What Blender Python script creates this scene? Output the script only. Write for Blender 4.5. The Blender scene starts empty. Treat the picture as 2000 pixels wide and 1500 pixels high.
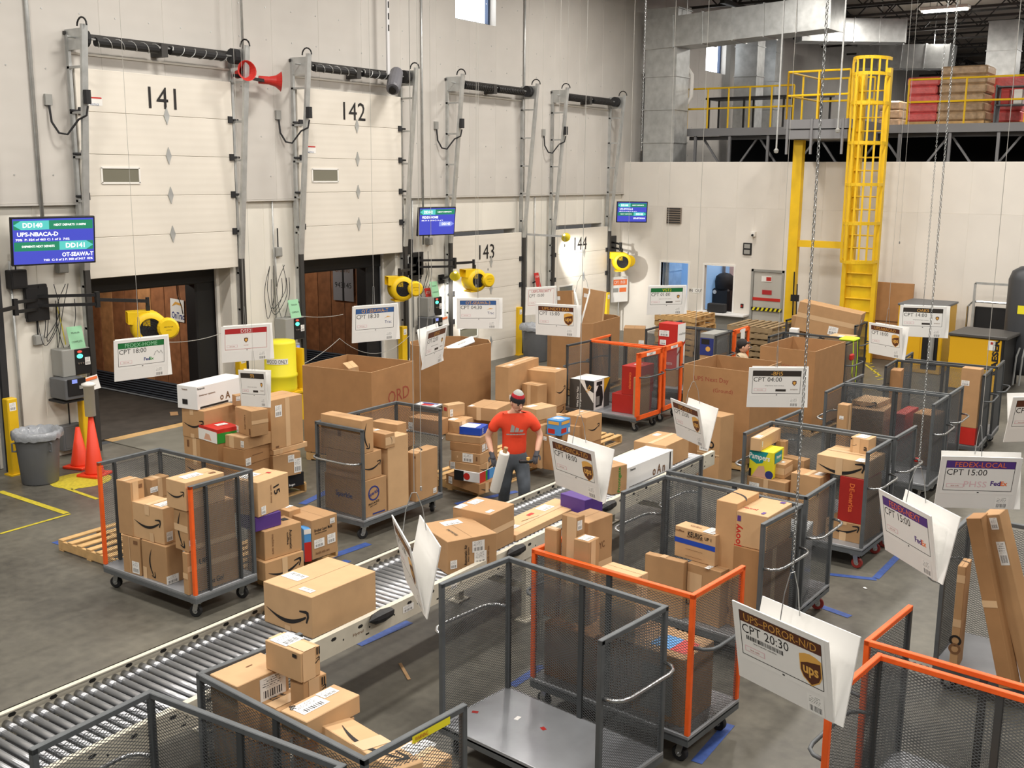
import bpy, bmesh, math, random
from mathutils import Vector, Matrix, Euler
random.seed(7)
sc = bpy.context.scene
COL = sc.collection
R_ = math.radians

# ------------------------------------------------------------ camera
CAMH = 4.4
FPX, YAW, PIT, ROL = 2088.7, .611774, .1928036, -.0077287
FWD = Vector((-math.sin(YAW)*math.cos(PIT), math.cos(YAW)*math.cos(PIT), -math.sin(PIT)))
_r = Vector((math.cos(YAW), math.sin(YAW), 0)); _d = FWD.cross(_r)
RGT = _r*math.cos(ROL) + _d*math.sin(ROL)
DWN = -_r*math.sin(ROL) + _d*math.cos(ROL)
EYE = Vector((0, 0, CAMH))
cam = bpy.data.cameras.new('camera'); camo = bpy.data.objects.new('camera', cam); COL.objects.link(camo)
cam.sensor_width = 36; cam.lens = FPX*36/2000; cam.clip_end = 300
m = Matrix.Identity(4)
for i in range(3):
    m[i][0] = RGT[i]; m[i][1] = -DWN[i]; m[i][2] = -FWD[i]; m[i][3] = EYE[i]
camo.matrix_world = m
sc.camera = camo

# ------------------------------------------------------------ light
w = bpy.data.worlds.new('world'); sc.world = w; w.use_nodes = True
w.node_tree.nodes['Background'].inputs[0].default_value = (1.0, .97, .93, 1)
w.node_tree.nodes['Background'].inputs[1].default_value = .11
def area(loc, sx, sy, power, col=(1, .945, .87)):
    l = bpy.data.lights.new('ceiling_lamp', 'AREA'); l.shape = 'RECTANGLE'; l.size = sx; l.size_y = sy
    l.energy = power; l.color = col
    o = bpy.data.objects.new('ceiling_lamp', l); COL.objects.link(o); o.location = loc
    return o
for lx in (-11.5, -6.5, -1.5, 4):
    for ly in (-1, 5, 11, 17, 23):
        area((lx, ly, 9.3), .5, 1.4, 290)
for lx in (-10, -4, 3):
    for ly in (33, 40, 48):
        area((lx, ly, 9.3), .5, 1.4, 260)
vs = sc.view_settings
vs.view_transform = 'Standard'; vs.look = 'None'; vs.gamma = 1; vs.exposure = -0.12; vs.use_curve_mapping = False

# ------------------------------------------------------------ survey helpers: a pixel of the 2000x1500 photograph -> a point of the room
OX, OY, OS = 0, 0, 1.0
def W(ox, oy, s):
    global OX, OY, OS
    OX, OY, OS = ox, oy, s
def px(p): return (OX + p[0]/OS, OY + p[1]/OS)
def ray(p):
    x, y = px(p); return FWD + RGT*((x-1000)/FPX) + DWN*((y-750)/FPX)
def G(p, z=0.0):
    d = ray(p); t = (z-CAMH)/d.z; v = EYE + d*t; return v
def onX(p, X): d = ray(p); return EYE + d*(X/d.x)
def onY(p, Y): d = ray(p); return EYE + d*(Y/d.y)
def at(p, t): return EYE + ray(p)*t
def ztop(B, zb, N):
    b = G(B, zb); d = ray(N); t = math.hypot(b.x, b.y)/math.hypot(d.x, d.y)
    return CAMH + d.z*t

# ------------------------------------------------------------ materials
MATS = {}
def mat(name, col=None, rough=.6, metal=0., var=0., vscale=6., bump=0., bscale=40., rnd=0., emit=None, estr=1., alpha=None, trans=0., spec=.5, coat=0.):
    if name in MATS: return MATS[name]
    m = bpy.data.materials.new(name); m.use_nodes = True; nt = m.node_tree; b = nt.nodes['Principled BSDF']
    c = tuple(col)+(1,)
    b.inputs['Base Color'].default_value = c; b.inputs['Roughness'].default_value = rough; b.inputs['Metallic'].default_value = metal
    b.inputs['Specular IOR Level'].default_value = spec
    if trans: b.inputs['Transmission Weight'].default_value = trans
    if coat: b.inputs['Coat Weight'].default_value = coat
    tc = None
    last = None
    if var or bump:
        tc = nt.nodes.new('ShaderNodeTexCoord')
    if var:
        n = nt.nodes.new('ShaderNodeTexNoise'); n.inputs['Scale'].default_value = vscale; n.inputs['Detail'].default_value = 5
        nt.links.new(tc.outputs['Object'], n.inputs['Vector'])
        mr = nt.nodes.new('ShaderNodeMapRange'); mr.inputs[1].default_value = .3; mr.inputs[2].default_value = .7
        mr.inputs[3].default_value = 1-var; mr.inputs[4].default_value = 1+var
        nt.links.new(n.outputs['Fac'], mr.inputs[0])
        mx = nt.nodes.new('ShaderNodeVectorMath'); mx.operation = 'SCALE'; mx.inputs[0].default_value = c[:3]
        nt.links.new(mr.outputs[0], mx.inputs['Scale']); last = mx.outputs[0]
    if rnd:
        oi = nt.nodes.new('ShaderNodeObjectInfo')
        mr = nt.nodes.new('ShaderNodeMapRange'); mr.inputs[3].default_value = 1-rnd; mr.inputs[4].default_value = 1+rnd
        nt.links.new(oi.outputs['Random'], mr.inputs[0])
        mx = nt.nodes.new('ShaderNodeVectorMath'); mx.operation = 'SCALE'
        if last: nt.links.new(last, mx.inputs[0])
        else: mx.inputs[0].default_value = c[:3]
        nt.links.new(mr.outputs[0], mx.inputs['Scale']); last = mx.outputs[0]
    if last: nt.links.new(last, b.inputs['Base Color'])
    if bump:
        n = nt.nodes.new('ShaderNodeTexNoise'); n.inputs['Scale'].default_value = bscale
        nt.links.new(tc.outputs['Object'], n.inputs['Vector'])
        bp = nt.nodes.new('ShaderNodeBump'); bp.inputs['Strength'].default_value = bump; bp.inputs['Distance'].default_value = .01
        nt.links.new(n.outputs['Fac'], bp.inputs['Height']); nt.links.new(bp.outputs[0], b.inputs['Normal'])
    if emit:
        b.inputs['Emission Color'].default_value = tuple(emit)+(1,); b.inputs['Emission Strength'].default_value = estr
    MATS[name] = m
    return m
def srgb(r, g, b):
    f = lambda c: ((c/255+.055)/1.055)**2.4 if c/255 > .04045 else c/255/12.92
    return (f(r), f(g), f(b))

mat('card', srgb(182, 143, 101), .75, var=.06, vscale=5, rnd=.10)
mat('cardlight', srgb(200, 163, 121), .7, var=.05, rnd=.06)
mat('carddark', srgb(164, 122, 80), .75, var=.06, rnd=.06)
mat('tape', srgb(214, 180, 140), .32, rnd=.06)
mat('seam', srgb(96, 70, 46), .9)
mat('ink', srgb(26, 22, 22), .7)
mat('inkfaint', srgb(120, 84, 54), .8)
mat('inkred', srgb(176, 52, 44), .7)
mat('inkblue', srgb(40, 52, 120), .7)
mat('paper', srgb(236, 235, 232), .6)
mat('foam', srgb(232, 231, 228), .55, var=.02, vscale=3)
mat('steelgrey', srgb(92, 96, 99), .5, metal=.2, var=.12, vscale=9, rnd=.06)
mat('meshgrey', srgb(70, 73, 75), .5, metal=.3)
mat('deckgrey', srgb(150, 153, 158), .30, metal=.3, var=.10, vscale=3)
mat('orange', srgb(240, 98, 32), .5, var=.08, vscale=12)
mat('chrome', srgb(180, 182, 184), .25, metal=.9)
mat('galv', srgb(186, 188, 187), .36, metal=.5, var=.15, vscale=5)
mat('roller', srgb(176, 178, 182), .33, metal=.75, rnd=.08)
mat('railcream', srgb(206, 200, 184), .5, var=.06, vscale=7)
mat('black', srgb(22, 22, 24), .5)
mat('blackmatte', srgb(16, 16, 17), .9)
mat('rubber', srgb(28, 28, 30), .7)
mat('redwheel', srgb(140, 40, 34), .5)
mat('white', srgb(232, 230, 225), .55)
mat('gloss_white', srgb(238, 238, 238), .3)
mat('yellow', srgb(235, 196, 22), .45, var=.05, vscale=6)
mat('yellowpaint', srgb(226, 184, 24), .5, var=.06, vscale=4)
mat('safety', srgb(226, 208, 40), .55, var=.06)
mat('kaeser', srgb(222, 170, 22), .45)
mat('red', srgb(192, 40, 32), .5, var=.05)
mat('redbox', srgb(168, 34, 28), .5, var=.06)
mat('conered', srgb(226, 60, 26), .5)
mat('green', srgb(40, 140, 50), .5)
mat('teal', srgb(20, 140, 140), .5)
mat('lemon', srgb(232, 220, 40), .5)
mat('blue', srgb(28, 70, 176), .45)
mat('skyblue', srgb(80, 150, 215), .5)
mat('purple', srgb(82, 52, 130), .5)
mat('brown', srgb(88, 46, 26), .5)
mat('tan', srgb(206, 152, 70), .5)
mat('gold', srgb(226, 172, 84), .4)
mat('hdblack', srgb(52, 46, 42), .5)
mat('hdgreen', srgb(24, 110, 54), .5)
mat('hdblue', srgb(52, 92, 150), .5)
mat('hdred', srgb(178, 40, 44), .5)
mat('hdorange', srgb(238, 120, 60), .5)
mat('pinkink', srgb(226, 190, 196), .6)
mat('mint', srgb(150, 205, 165), .6)
mat('charcoal', srgb(72, 70, 68), .5)
mat('trashgrey', srgb(96, 98, 101), .5, var=.04)
mat('bag', srgb(150, 154, 160), .2, trans=.0, var=.12, vscale=14, bump=.6, bscale=25)
mat('pallet', srgb(204, 166, 112), .8, var=.14, vscale=8, rnd=.08)
mat('string', srgb(170, 168, 162), .7)
mat('chain', srgb(178, 180, 180), .35, metal=.8)
mat('plastic_clear', srgb(215, 218, 220), .2, var=.1, vscale=30)
mat('wrapred', srgb(214, 96, 96), .3, var=.16, vscale=9, bump=.5, bscale=18)
mat('wraptan', srgb(178, 150, 118), .3, var=.22, vscale=9, bump=.6, bscale=20)
mat('blueTape', srgb(58, 84, 150), .6, var=.2, vscale=20)
mat('yellowTape', srgb(196, 180, 52), .6, var=.2, vscale=20)
mat('skin', srgb(216, 168, 142), .55)
mat('shirt', srgb(238, 72, 40), .8, var=.05, vscale=8)
mat('jeans', srgb(78, 84, 92), .85, var=.14, vscale=10)
mat('glove', srgb(66, 66, 72), .8)
mat('beanieg', srgb(170, 172, 168), .9)
mat('beanier', srgb(170, 30, 42), .9)
mat('beanieb', srgb(30, 30, 34), .9)
mat('hair', srgb(34, 28, 28), .8)
mat('greyshirt', srgb(196, 178, 150), .8)
mat('plasticgrey', srgb(150, 150, 146), .5)
mat('dark', srgb(40, 40, 42), .8)
mat('lampglow', (1, 1, 1), emit=(1, .97, .9), estr=9)
mat('windowglow', (1, 1, 1), emit=(.93, .97, 1), estr=4.2)
mat('dayglow', (1, 1, 1), emit=(.72, .86, 1.0), estr=1.0)
mat('screenblue', (.02, .02, .1), .3, emit=srgb(72, 82, 205), estr=.95)
mat('screengreen', (.02, .1, .06), .3, emit=srgb(22, 128, 92), estr=.95)
mat('screencyan', (.02, .1, .1), .3, emit=srgb(96, 210, 200), estr=1.0)
mat('screenlav', (.1, .1, .2), .3, emit=srgb(128, 150, 232), estr=1.0)
mat('screenwhite', (.5, .5, .5), .3, emit=(1, 1, 1), estr=1.0)
mat('ledgreen', (.02, .2, .1), .3, emit=(.1, 1, .6), estr=2.5)
mat('ledred', (.3, .02, .02), .3, emit=(1, .15, .1), estr=.8)

def printmat():
    m = mat('labelprint', srgb(238, 237, 234), .55)
    nt = m.node_tree; b = nt.nodes['Principled BSDF']
    tc = nt.nodes.new('ShaderNodeTexCoord'); sp = nt.nodes.new('ShaderNodeSeparateXYZ'); nt.links.new(tc.outputs['Generated'], sp.inputs[0])
    def mth(op, a, c):
        n = nt.nodes.new('ShaderNodeMath'); n.operation = op
        for i, v in enumerate((a, c)):
            if isinstance(v, (int, float)): n.inputs[i].default_value = v
            else: nt.links.new(v, n.inputs[i])
        return n.outputs[0]
    x, y = sp.outputs[0], sp.outputs[1]
    bars = mth('GREATER_THAN', mth('SINE', mth('MULTIPLY', x, 70), 0), mth('MULTIPLY', mth('SINE', mth('MULTIPLY', x, 23), 0), .6))
    inb = mth('MULTIPLY', mth('MULTIPLY', mth('GREATER_THAN', y, .1), mth('LESS_THAN', y, .42)), mth('MULTIPLY', mth('GREATER_THAN', x, .12), mth('LESS_THAN', x, .88)))
    ln = mth('GREATER_THAN', mth('SINE', mth('MULTIPLY', y, 64), 0), .35)
    n = nt.nodes.new('ShaderNodeTexNoise'); n.inputs['Scale'].default_value = 14; nt.links.new(tc.outputs['Generated'], n.inputs['Vector'])
    ln = mth('MULTIPLY', ln, mth('GREATER_THAN', n.outputs['Fac'], .5))
    inl = mth('MULTIPLY', mth('MULTIPLY', mth('GREATER_THAN', y, .52), mth('LESS_THAN', y, .92)), mth('MULTIPLY', mth('GREATER_THAN', x, .1), mth('LESS_THAN', x, .8)))
    f = mth('MAXIMUM', mth('MULTIPLY', bars, inb), mth('MULTIPLY', ln, inl))
    mx = nt.nodes.new('ShaderNodeMix'); mx.data_type = 'RGBA'
    nt.links.new(f, mx.inputs[0]); mx.inputs[6].default_value = srgb(238, 237, 234)+(1,); mx.inputs[7].default_value = srgb(70, 70, 74)+(1,)
    nt.links.new(mx.outputs[2], b.inputs['Base Color'])
printmat()

# ------------------------------------------------------------ mesh building
def cr(pts, k=6):
    pts = [Vector(p) for p in pts]; out = []
    for i in range(len(pts)-1):
        p0, p1, p2, p3 = pts[max(i-1, 0)], pts[i], pts[i+1], pts[min(i+2, len(pts)-1)]
        for j in range(k):
            t = j/k; out.append(.5*((2*p1)+(p2-p0)*t+(2*p0-5*p1+4*p2-p3)*t*t+(3*p1-p0-3*p2+p3)*t*t*t))
    return out+[pts[-1]]
class MB:
    def __init__(s): s.v = []; s.f = []
    def add(s, vs, fs, M=None):
        o = len(s.v)
        for v in vs:
            v = Vector(v); s.v.append(M @ v if M else v)
        for f in fs: s.f.append(tuple(i+o for i in f))
        return s
    def box(s, c, d, M=None):
        x, y, z = d[0]/2, d[1]/2, d[2]/2; c = Vector(c)
        vs = [c+Vector((a*x, b*y, e*z)) for e in (-1, 1) for b in (-1, 1) for a in (-1, 1)]
        return s.add(vs, [(0, 2, 3, 1), (4, 5, 7, 6), (0, 1, 5, 4), (2, 6, 7, 3), (0, 4, 6, 2), (1, 3, 7, 5)], M)
    def bbox(s, a, b, M=None):
        return s.box([(a[i]+b[i])/2 for i in range(3)], [abs(a[i]-b[i]) for i in range(3)], M)
    def cham(s, c, d, r, M=None):
        bm = bmesh.new(); bmesh.ops.create_cube(bm, size=1)
        for v in bm.verts: v.co = Vector((v.co.x*d[0], v.co.y*d[1], v.co.z*d[2]))
        bmesh.ops.bevel(bm, geom=bm.edges[:], offset=r, segments=1, affect='EDGES')
        bm.verts.index_update()
        s.add([v.co+Vector(c) for v in bm.verts], [tuple(v.index for v in f.verts) for f in bm.faces], M); bm.free()
        return s
    def cyl(s, p0, p1, r, n=10, r2=None, caps=True, M=None):
        p0, p1 = Vector(p0), Vector(p1); r2 = r if r2 is None else r2
        z = (p1-p0).normalized(); a = z.orthogonal().normalized(); b = z.cross(a)
        vs = []
        for p, q in ((p0, r), (p1, r2)):
            for i in range(n):
                t = 2*math.pi*i/n; vs.append(p+(a*math.cos(t)+b*math.sin(t))*q)
        fs = [(i, (i+1) % n, n+(i+1) % n, n+i) for i in range(n)]
        if caps: fs += [tuple(range(n))[::-1], tuple(range(n, 2*n))]
        return s.add(vs, fs, M)
    def tube(s, pts, r, n=6, closed=False, M=None):
        pts = [Vector(p) for p in pts]; N = len(pts); vs = []
        up = None
        for i, p in enumerate(pts):
            t = (pts[(i+1) % N] if (closed or i < N-1) else p) - (pts[i-1] if (closed or i > 0) else p)
            t.normalize()
            if up is None: up = t.orthogonal().normalized()
            a = up - t*up.dot(t)
            a = a.normalized() if a.length > 1e-6 else t.orthogonal().normalized()
            up = a; b = t.cross(a)
            for k in range(n):
                q = 2*math.pi*k/n; vs.append(p+(a*math.cos(q)+b*math.sin(q))*r)
        fs = []
        for i in range(N if closed else N-1):
            j = (i+1) % N
            for k in range(n): fs.append((i*n+k, i*n+(k+1) % n, j*n+(k+1) % n, j*n+k))
        if not closed: fs += [tuple(range(n))[::-1], tuple(range((N-1)*n, N*n))]
        return s.add(vs, fs, M)
    def bar(s, p0, p1, w, h, M=None):
        p0, p1 = Vector(p0), Vector(p1); z = (p1-p0).normalized()
        u = Vector((0, 0, 1)) if abs(z.z) < .95 else Vector((0, 1, 0))
        a = z.cross(u).normalized()*w/2; b = a.cross(z).normalized()*h/2
        vs = [p+q for p in (p0, p1) for q in (-a-b, a-b, a+b, -a+b)]
        return s.add(vs, [(3, 2, 1, 0), (4, 5, 6, 7), (0, 1, 5, 4), (1, 2, 6, 5), (2, 3, 7, 6), (3, 0, 4, 7)], M)
    def lathe(s, prof, n=20, M=None, caps=True):
        vs = []; N = len(prof)
        for r, z in prof:
            for i in range(n):
                t = 2*math.pi*i/n; vs.append((r*math.cos(t), r*math.sin(t), z))
        fs = [(j*n+i, j*n+(i+1) % n, (j+1)*n+(i+1) % n, (j+1)*n+i) for j in range(N-1) for i in range(n)]
        if caps: fs += [tuple(range(n))[::-1], tuple(range((N-1)*n, N*n))]
        return s.add(vs, fs, M)
    def poly(s, pts, h0, h1, M=None):
        n = len(pts); vs = [(x, y, h0) for x, y in pts]+[(x, y, h1) for x, y in pts]
        return s.add(vs, [tuple(range(n))[::-1], tuple(range(n, 2*n))]+[(i, (i+1) % n, n+(i+1) % n, n+i) for i in range(n)], M)
    def flat(s, pts, M=None):
        return s.add([(p[0], p[1], p[2] if len(p) > 2 else 0) for p in pts], [tuple(range(len(pts)))], M)
    def mesh(s, name, smooth=False):
        me = bpy.data.meshes.new(name); me.from_pydata([tuple(v) for v in s.v], [], s.f); me.update()
        if smooth: me.polygons.foreach_set('use_smooth', [True]*len(me.polygons))
        return me
    def obj(s, name, mt, parent=None, M=None, smooth=False):
        return link(name, s.mesh(name, smooth), mt, parent, M)
def link(name, me, mt, parent=None, M=None):
    o = bpy.data.objects.new(name, me); COL.objects.link(o)
    if mt:
        m_ = MATS[mt] if isinstance(mt, str) else mt
        if not me.materials: me.materials.append(m_)
        if me.materials[0] is not m_:
            o.material_slots[0].link = 'OBJECT'; o.material_slots[0].material = m_
    if parent: o.parent = parent
    if M is not None: o.matrix_local = M
    return o
DOORN = {'141': 'leftmost', '142': 'second', '143': 'third', '144': 'farthest'}
def tag(o, label=None, cat=None, group=None, kind=None):
    if label:
        for k_, v_ in DOORN.items(): label = label.replace('dock door '+k_, v_+' dock door').replace('of door '+k_, 'of the '+v_+' dock door')
        for k_, v_ in DOORN.items(): label = label.replace('dock doors %s and ' % k_, v_+' dock door and ').replace(' and '+k_, ' and the '+v_+' one')
    if label: o['label'] = label
    if cat: o['category'] = cat
    if group: o['group'] = group
    if kind: o['kind'] = kind
    return o
def empty(name, loc, rz=0, label=None, cat=None, group=None):
    o = bpy.data.objects.new(name, None); COL.objects.link(o); o.empty_display_size = .1
    o.matrix_local = Matrix.Translation(loc) @ Matrix.Rotation(rz, 4, 'Z')
    return tag(o, label, cat, group)
def T_(x, y, z): return Matrix.Translation((x, y, z))
def frame(o, u, v):
    """matrix with x=u, y=v, z=u x v, origin o"""
    u = Vector(u).normalized(); v = Vector(v); n = u.cross(v).normalized(); v = n.cross(u)
    m = Matrix.Identity(4)
    for i in range(3): m[i][0] = u[i]; m[i][1] = v[i]; m[i][2] = n[i]; m[i][3] = o[i]
    return m
TXT = {}
def txtmesh(s, bold=0.):
    k = (s, bold)
    if k in TXT: return TXT[k]
    c = bpy.data.curves.new('lettering', 'FONT'); c.body = s; c.size = 1; c.align_x = 'CENTER'; c.align_y = 'CENTER'; c.offset = bold; c.resolution_u = 2
    o = bpy.data.objects.new('lettering', c); me = bpy.data.meshes.new_from_object(o)
    bpy.data.objects.remove(o); bpy.data.curves.remove(c)
    xs = [v.co.x for v in me.vertices] or [0, 1]; ys = [v.co.y for v in me.vertices] or [0, 1]
    cx, cy = (min(xs)+max(xs))/2, (min(ys)+max(ys))/2
    for v in me.vertices: v.co.x -= cx; v.co.y -= cy
    TXT[k] = (me, max(xs)-min(xs), max(ys)-min(ys)); return TXT[k]
def text(s, M, h, mt, parent, wid=None, bold=0., name='lettering', left=False):
    """flat lettering centred at M; cap height h, optional width"""
    me, w0, h0 = txtmesh(s, bold); k = h/h0; kx = wid/w0 if wid else k
    if left: M = M @ T_(w0*kx/2, 0, 0)
    me2 = me.copy(); me2.materials.clear()
    for v in me2.vertices: v.co.x *= kx; v.co.y *= k
    return link(name, me2, mt, parent, M)
def quad(name, w, h, mt, parent, M):
    x, y = w/2, h/2
    return MB().flat([(-x, -y), (x, -y), (x, y), (-x, y)]).obj(name, mt, parent, M)
def struct(name, mb, mt, parent=None, M=None, smooth=False):
    o = mb.obj(name, mt, parent, M, smooth)
    if parent is None: o['kind'] = 'structure'
    return o
# ============================================================ STRUCTURE
def floormat():
    m = mat('concrete', srgb(128, 124, 112), .42)
    nt = m.node_tree; b = nt.nodes['Principled BSDF']; tc = nt.nodes.new('ShaderNodeTexCoord')
    n1 = nt.nodes.new('ShaderNodeTexNoise'); n1.inputs['Scale'].default_value = .55; n1.inputs['Detail'].default_value = 7; n1.inputs['Roughness'].default_value = .62
    n2 = nt.nodes.new('ShaderNodeTexNoise'); n2.inputs['Scale'].default_value = 9; n2.inputs['Detail'].default_value = 6
    wv = nt.nodes.new('ShaderNodeTexNoise'); wv.inputs['Scale'].default_value = 3
    mp = nt.nodes.new('ShaderNodeMapping'); mp.inputs['Scale'].default_value = (2.5, .22, 1)
    nt.links.new(tc.outputs['Object'], mp.inputs[0]); nt.links.new(mp.outputs[0], wv.inputs['Vector'])
    for n in (n1, n2): nt.links.new(tc.outputs['Object'], n.inputs['Vector'])
    ad = nt.nodes.new('ShaderNodeMath'); ad.operation = 'MULTIPLY_ADD'; ad.inputs[1].default_value = .35
    nt.links.new(n2.outputs['Fac'], ad.inputs[0]); nt.links.new(n1.outputs['Fac'], ad.inputs[2])
    ad2 = nt.nodes.new('ShaderNodeMath'); ad2.operation = 'MULTIPLY_ADD'; ad2.inputs[1].default_value = .14
    nt.links.new(wv.outputs['Fac'], ad2.inputs[0]); nt.links.new(ad.outputs[0], ad2.inputs[2])
    cr = nt.nodes.new('ShaderNodeValToRGB'); e = cr.color_ramp.elements
    e[0].position = .48; e[0].color = srgb(62, 60, 56)+(1,); e[1].position = .92; e[1].color = srgb(112, 109, 99)+(1,)
    nt.links.new(ad2.outputs[0], cr.inputs[0]); nt.links.new(cr.outputs[0], b.inputs['Base Color'])
    mr = nt.nodes.new('ShaderNodeMapRange'); mr.inputs[3].default_value = .3; mr.inputs[4].default_value = .6
    nt.links.new(n1.outputs['Fac'], mr.inputs[0]); nt.links.new(mr.outputs[0], b.inputs['Roughness'])
floormat()
def ribmat(name, col, freq, strength, rough=.6):
    m = mat(name, col, rough); nt = m.node_tree; b = nt.nodes['Principled BSDF']; tc = nt.nodes.new('ShaderNodeTexCoord')
    wv = nt.nodes.new('ShaderNodeTexWave'); wv.bands_direction = 'Z'; wv.inputs['Scale'].default_value = freq; wv.inputs['Distortion'].default_value = .4; wv.inputs['Detail'].default_value = 1
    nt.links.new(tc.outputs['Object'], wv.inputs['Vector'])
    bp = nt.nodes.new('ShaderNodeBump'); bp.inputs['Strength'].default_value = strength; bp.inputs['Distance'].default_value = .01
    nt.links.new(wv.outputs['Fac'], bp.inputs['Height']); nt.links.new(bp.outputs[0], b.inputs['Normal'])
    n = nt.nodes.new('ShaderNodeTexNoise'); n.inputs['Scale'].default_value = .8; n.inputs['Detail'].default_value = 4
    nt.links.new(tc.outputs['Object'], n.inputs['Vector'])
    mr = nt.nodes.new('ShaderNodeMapRange'); mr.inputs[1].default_value = .3; mr.inputs[2].default_value = .7; mr.inputs[3].default_value = .93; mr.inputs[4].default_value = 1.04
    nt.links.new(n.outputs['Fac'], mr.inputs[0])
    mx = nt.nodes.new('ShaderNodeVectorMath'); mx.operation = 'SCALE'; mx.inputs[0].default_value = col
    nt.links.new(mr.outputs[0], mx.inputs['Scale']); nt.links.new(mx.outputs[0], b.inputs['Base Color'])
ribmat('wallupper', srgb(198, 194, 188), 1.3, .14)
ribmat('walllower', srgb(226, 222, 212), .8, .06)
ribmat('walloffice', srgb(222, 217, 209), .3, .03)
ribmat('doorpanel', srgb(222, 216, 205), 2.6, .10)
mat('plywood', srgb(140, 92, 60), .55, var=.3, vscale=5, rnd=.18)
mat('plywoodlight', srgb(178, 128, 84), .55, var=.28, vscale=5)
mat('scuff', srgb(70, 76, 86), .5, metal=.3)
mat('trailerfloor', srgb(64, 58, 52), .8, var=.2, vscale=4)
mat('leveler', srgb(120, 118, 108), .6, var=.12, vscale=3)
mat('roof', srgb(128, 118, 108), .8)
mat('joist', srgb(52, 50, 48), .6)
mat('mezz', srgb(122, 122, 124), .6)

fl = MB().bbox((-15.3, -6, -.12), (9, 62, 0)); struct('floor', fl, 'concrete')
WX = -15.2
ZL = 3.93
def panels(parent, name, axis, f0, f1, bounds, z0, z1, holes, mt, ch=.006):
    """upright panels side by side along an axis; f0..f1 is the thickness; holes = (a0,a1,z0,z1)"""
    bs = set(bounds)
    for h in holes: bs.add(h[0]); bs.add(h[1]); bs = {b for b in bs if b in (h[0], h[1]) or not (h[0]-.3 < b < h[0]+.3 or h[1]-.3 < b < h[1]+.3) or b in [q for hh in holes for q in hh[:2]]}
    bs = sorted(bs)
    for a, b in zip(bs, bs[1:]):
        segs = [(z0, z1)]
        for h in holes:
            if a >= h[0]-1e-6 and b <= h[1]+1e-6:
                segs = [(s0, min(s1, h[2])) for s0, s1 in segs if s0 < h[2]] + [(max(s0, h[3]), s1) for s0, s1 in segs if s1 > h[3]]
        for s0, s1 in segs:
            if s1-s0 < .02: continue
            c = ((f0+f1)/2, 0, (s1-s0)/2) if axis == 'y' else (0, (f0+f1)/2, (s1-s0)/2)
            d = (abs(f1-f0), b-a, s1-s0) if axis == 'y' else (b-a, abs(f1-f0), s1-s0)
            M = T_(0, (a+b)/2, s0) if axis == 'y' else T_((a+b)/2, 0, s0)
            MB().cham(c, d, ch).obj(name, mt, parent, M)
def fr(a, b, n): return [a+(b-a)*i/n for i in range(n+1)]

# dock wall : upper insulated panels, a shadow ledge, lower white panels between the door openings
OPEN = {140: (5.40, 8.30), 141: (9.93, 12.83), 142: (14.48, 17.30), 143: (19.05, 21.75), 144: (23.28, 25.95)}
W(0, 0, 1)
w2a, w2b = onX((1378, 100), WX+.05), onX((1417, 100), WX+.05)
w2t, w2l = onX((1395, 60), WX+.05).z, onX((1380, 139), WX+.05).z
WIN = [(19.30, 20.80, 7.76, 9.70), (w2a.y, w2b.y, w2l, w2t)]
wl = MB().bbox((WX-.02, -6, ZL-.03), (WX+.09, 27.05, ZL)); wl = struct('wall_left', wl, 'wallupper')
panels(wl, 'wall_panel', 'y', WX-.35, WX+.08, fr(-6, 62, 58), ZL, 10.4, WIN, 'wallupper')
rv = MB()
for i in range(60):
    for z in (4.35, 5.05, 5.9, 6.75, 7.3, 8.2, 8.9):
        y = 4.3+i*.62+(.2 if int(z*10) % 2 else 0)
        rv.cyl((WX+.078, y, z), (WX+.088, y, z), .012, 5)
o = rv.obj('fastener_heads', 'galv', wl); o['kind'] = 'stuff'
lows = [(-6, OPEN[140][0], 6), (OPEN[140][1], OPEN[141][0], 2), (OPEN[141][1], OPEN[142][0], 2), (OPEN[142][1], OPEN[143][0], 2), (OPEN[143][1], OPEN[144][0], 2), (OPEN[144][1], 27.05, 1)]
wl2 = MB().bbox((WX-.36, OPEN[140][0], 3.1), (WX-.1, 27.0, ZL)); wl2 = struct('wall_left', wl2, 'walllower')
for a, b, n in lows: panels(wl2, 'wall_panel', 'y', WX-.35, WX, fr(a, b, n), 0, ZL, [], 'walllower', .008)
for k, (a, b) in OPEN.items():
    panels(wl2, 'lintel_panel', 'y', WX-.35, WX, fr(a, b, 2), 3.12, ZL, [], 'walllower', .008)
# window panes of the dock wall
for i, h in enumerate(WIN):
    b = MB()
    x = WX-.22
    for p, q in (((x, h[0], h[2]), (x+.1, h[0]+.05, h[3])), ((x, h[1]-.07, h[2]), (x+.12, h[1], h[3])), ((x, h[0], h[2]), (x+.1, h[1], h[2]+.05)), ((x, h[0], h[3]-.05), (x+.1, h[1], h[3]))): b.bbox(p, q)
    mat('winframe', srgb(44, 66, 100), .4)
    f_ = struct('window_%d' % (i+1), b, 'winframe')
    MB().bbox((x+.02, h[0], h[2]), (x+.03, h[1], h[3])).obj('pane', 'windowglow', f_)

# back wall : white office module with two windows and a door
BY = 27.0
def by(x, y): return onY((x, y), BY)
hw1 = (by(1290, 560).x, by(1343, 560).x, by(1300, 612).z, by(1315, 513).z)
hw2 = (by(1375, 560).x, by(1432, 560).x, by(1400, 607).z, by(1400, 519).z)
hdr = (by(1466, 580).x, by(1530, 580).x, 0, by(1498, 527).z)
wb = MB().bbox((WX+.08, BY+.02, 4.70), (7, BY+.12, 4.79)); wb = struct('wall_back', wb, 'walloffice')
bz = by(1450, 407).z
panels(wb, 'wall_panel', 'x', BY, BY+.12, fr(WX, 7, 19), 0, bz, [hw1, hw2, hdr], 'walloffice', .004)
panels(wb, 'wall_panel', 'x', BY, BY+.12, fr(WX, 7, 19), bz, 4.78, [], 'walloffice', .004)
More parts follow.
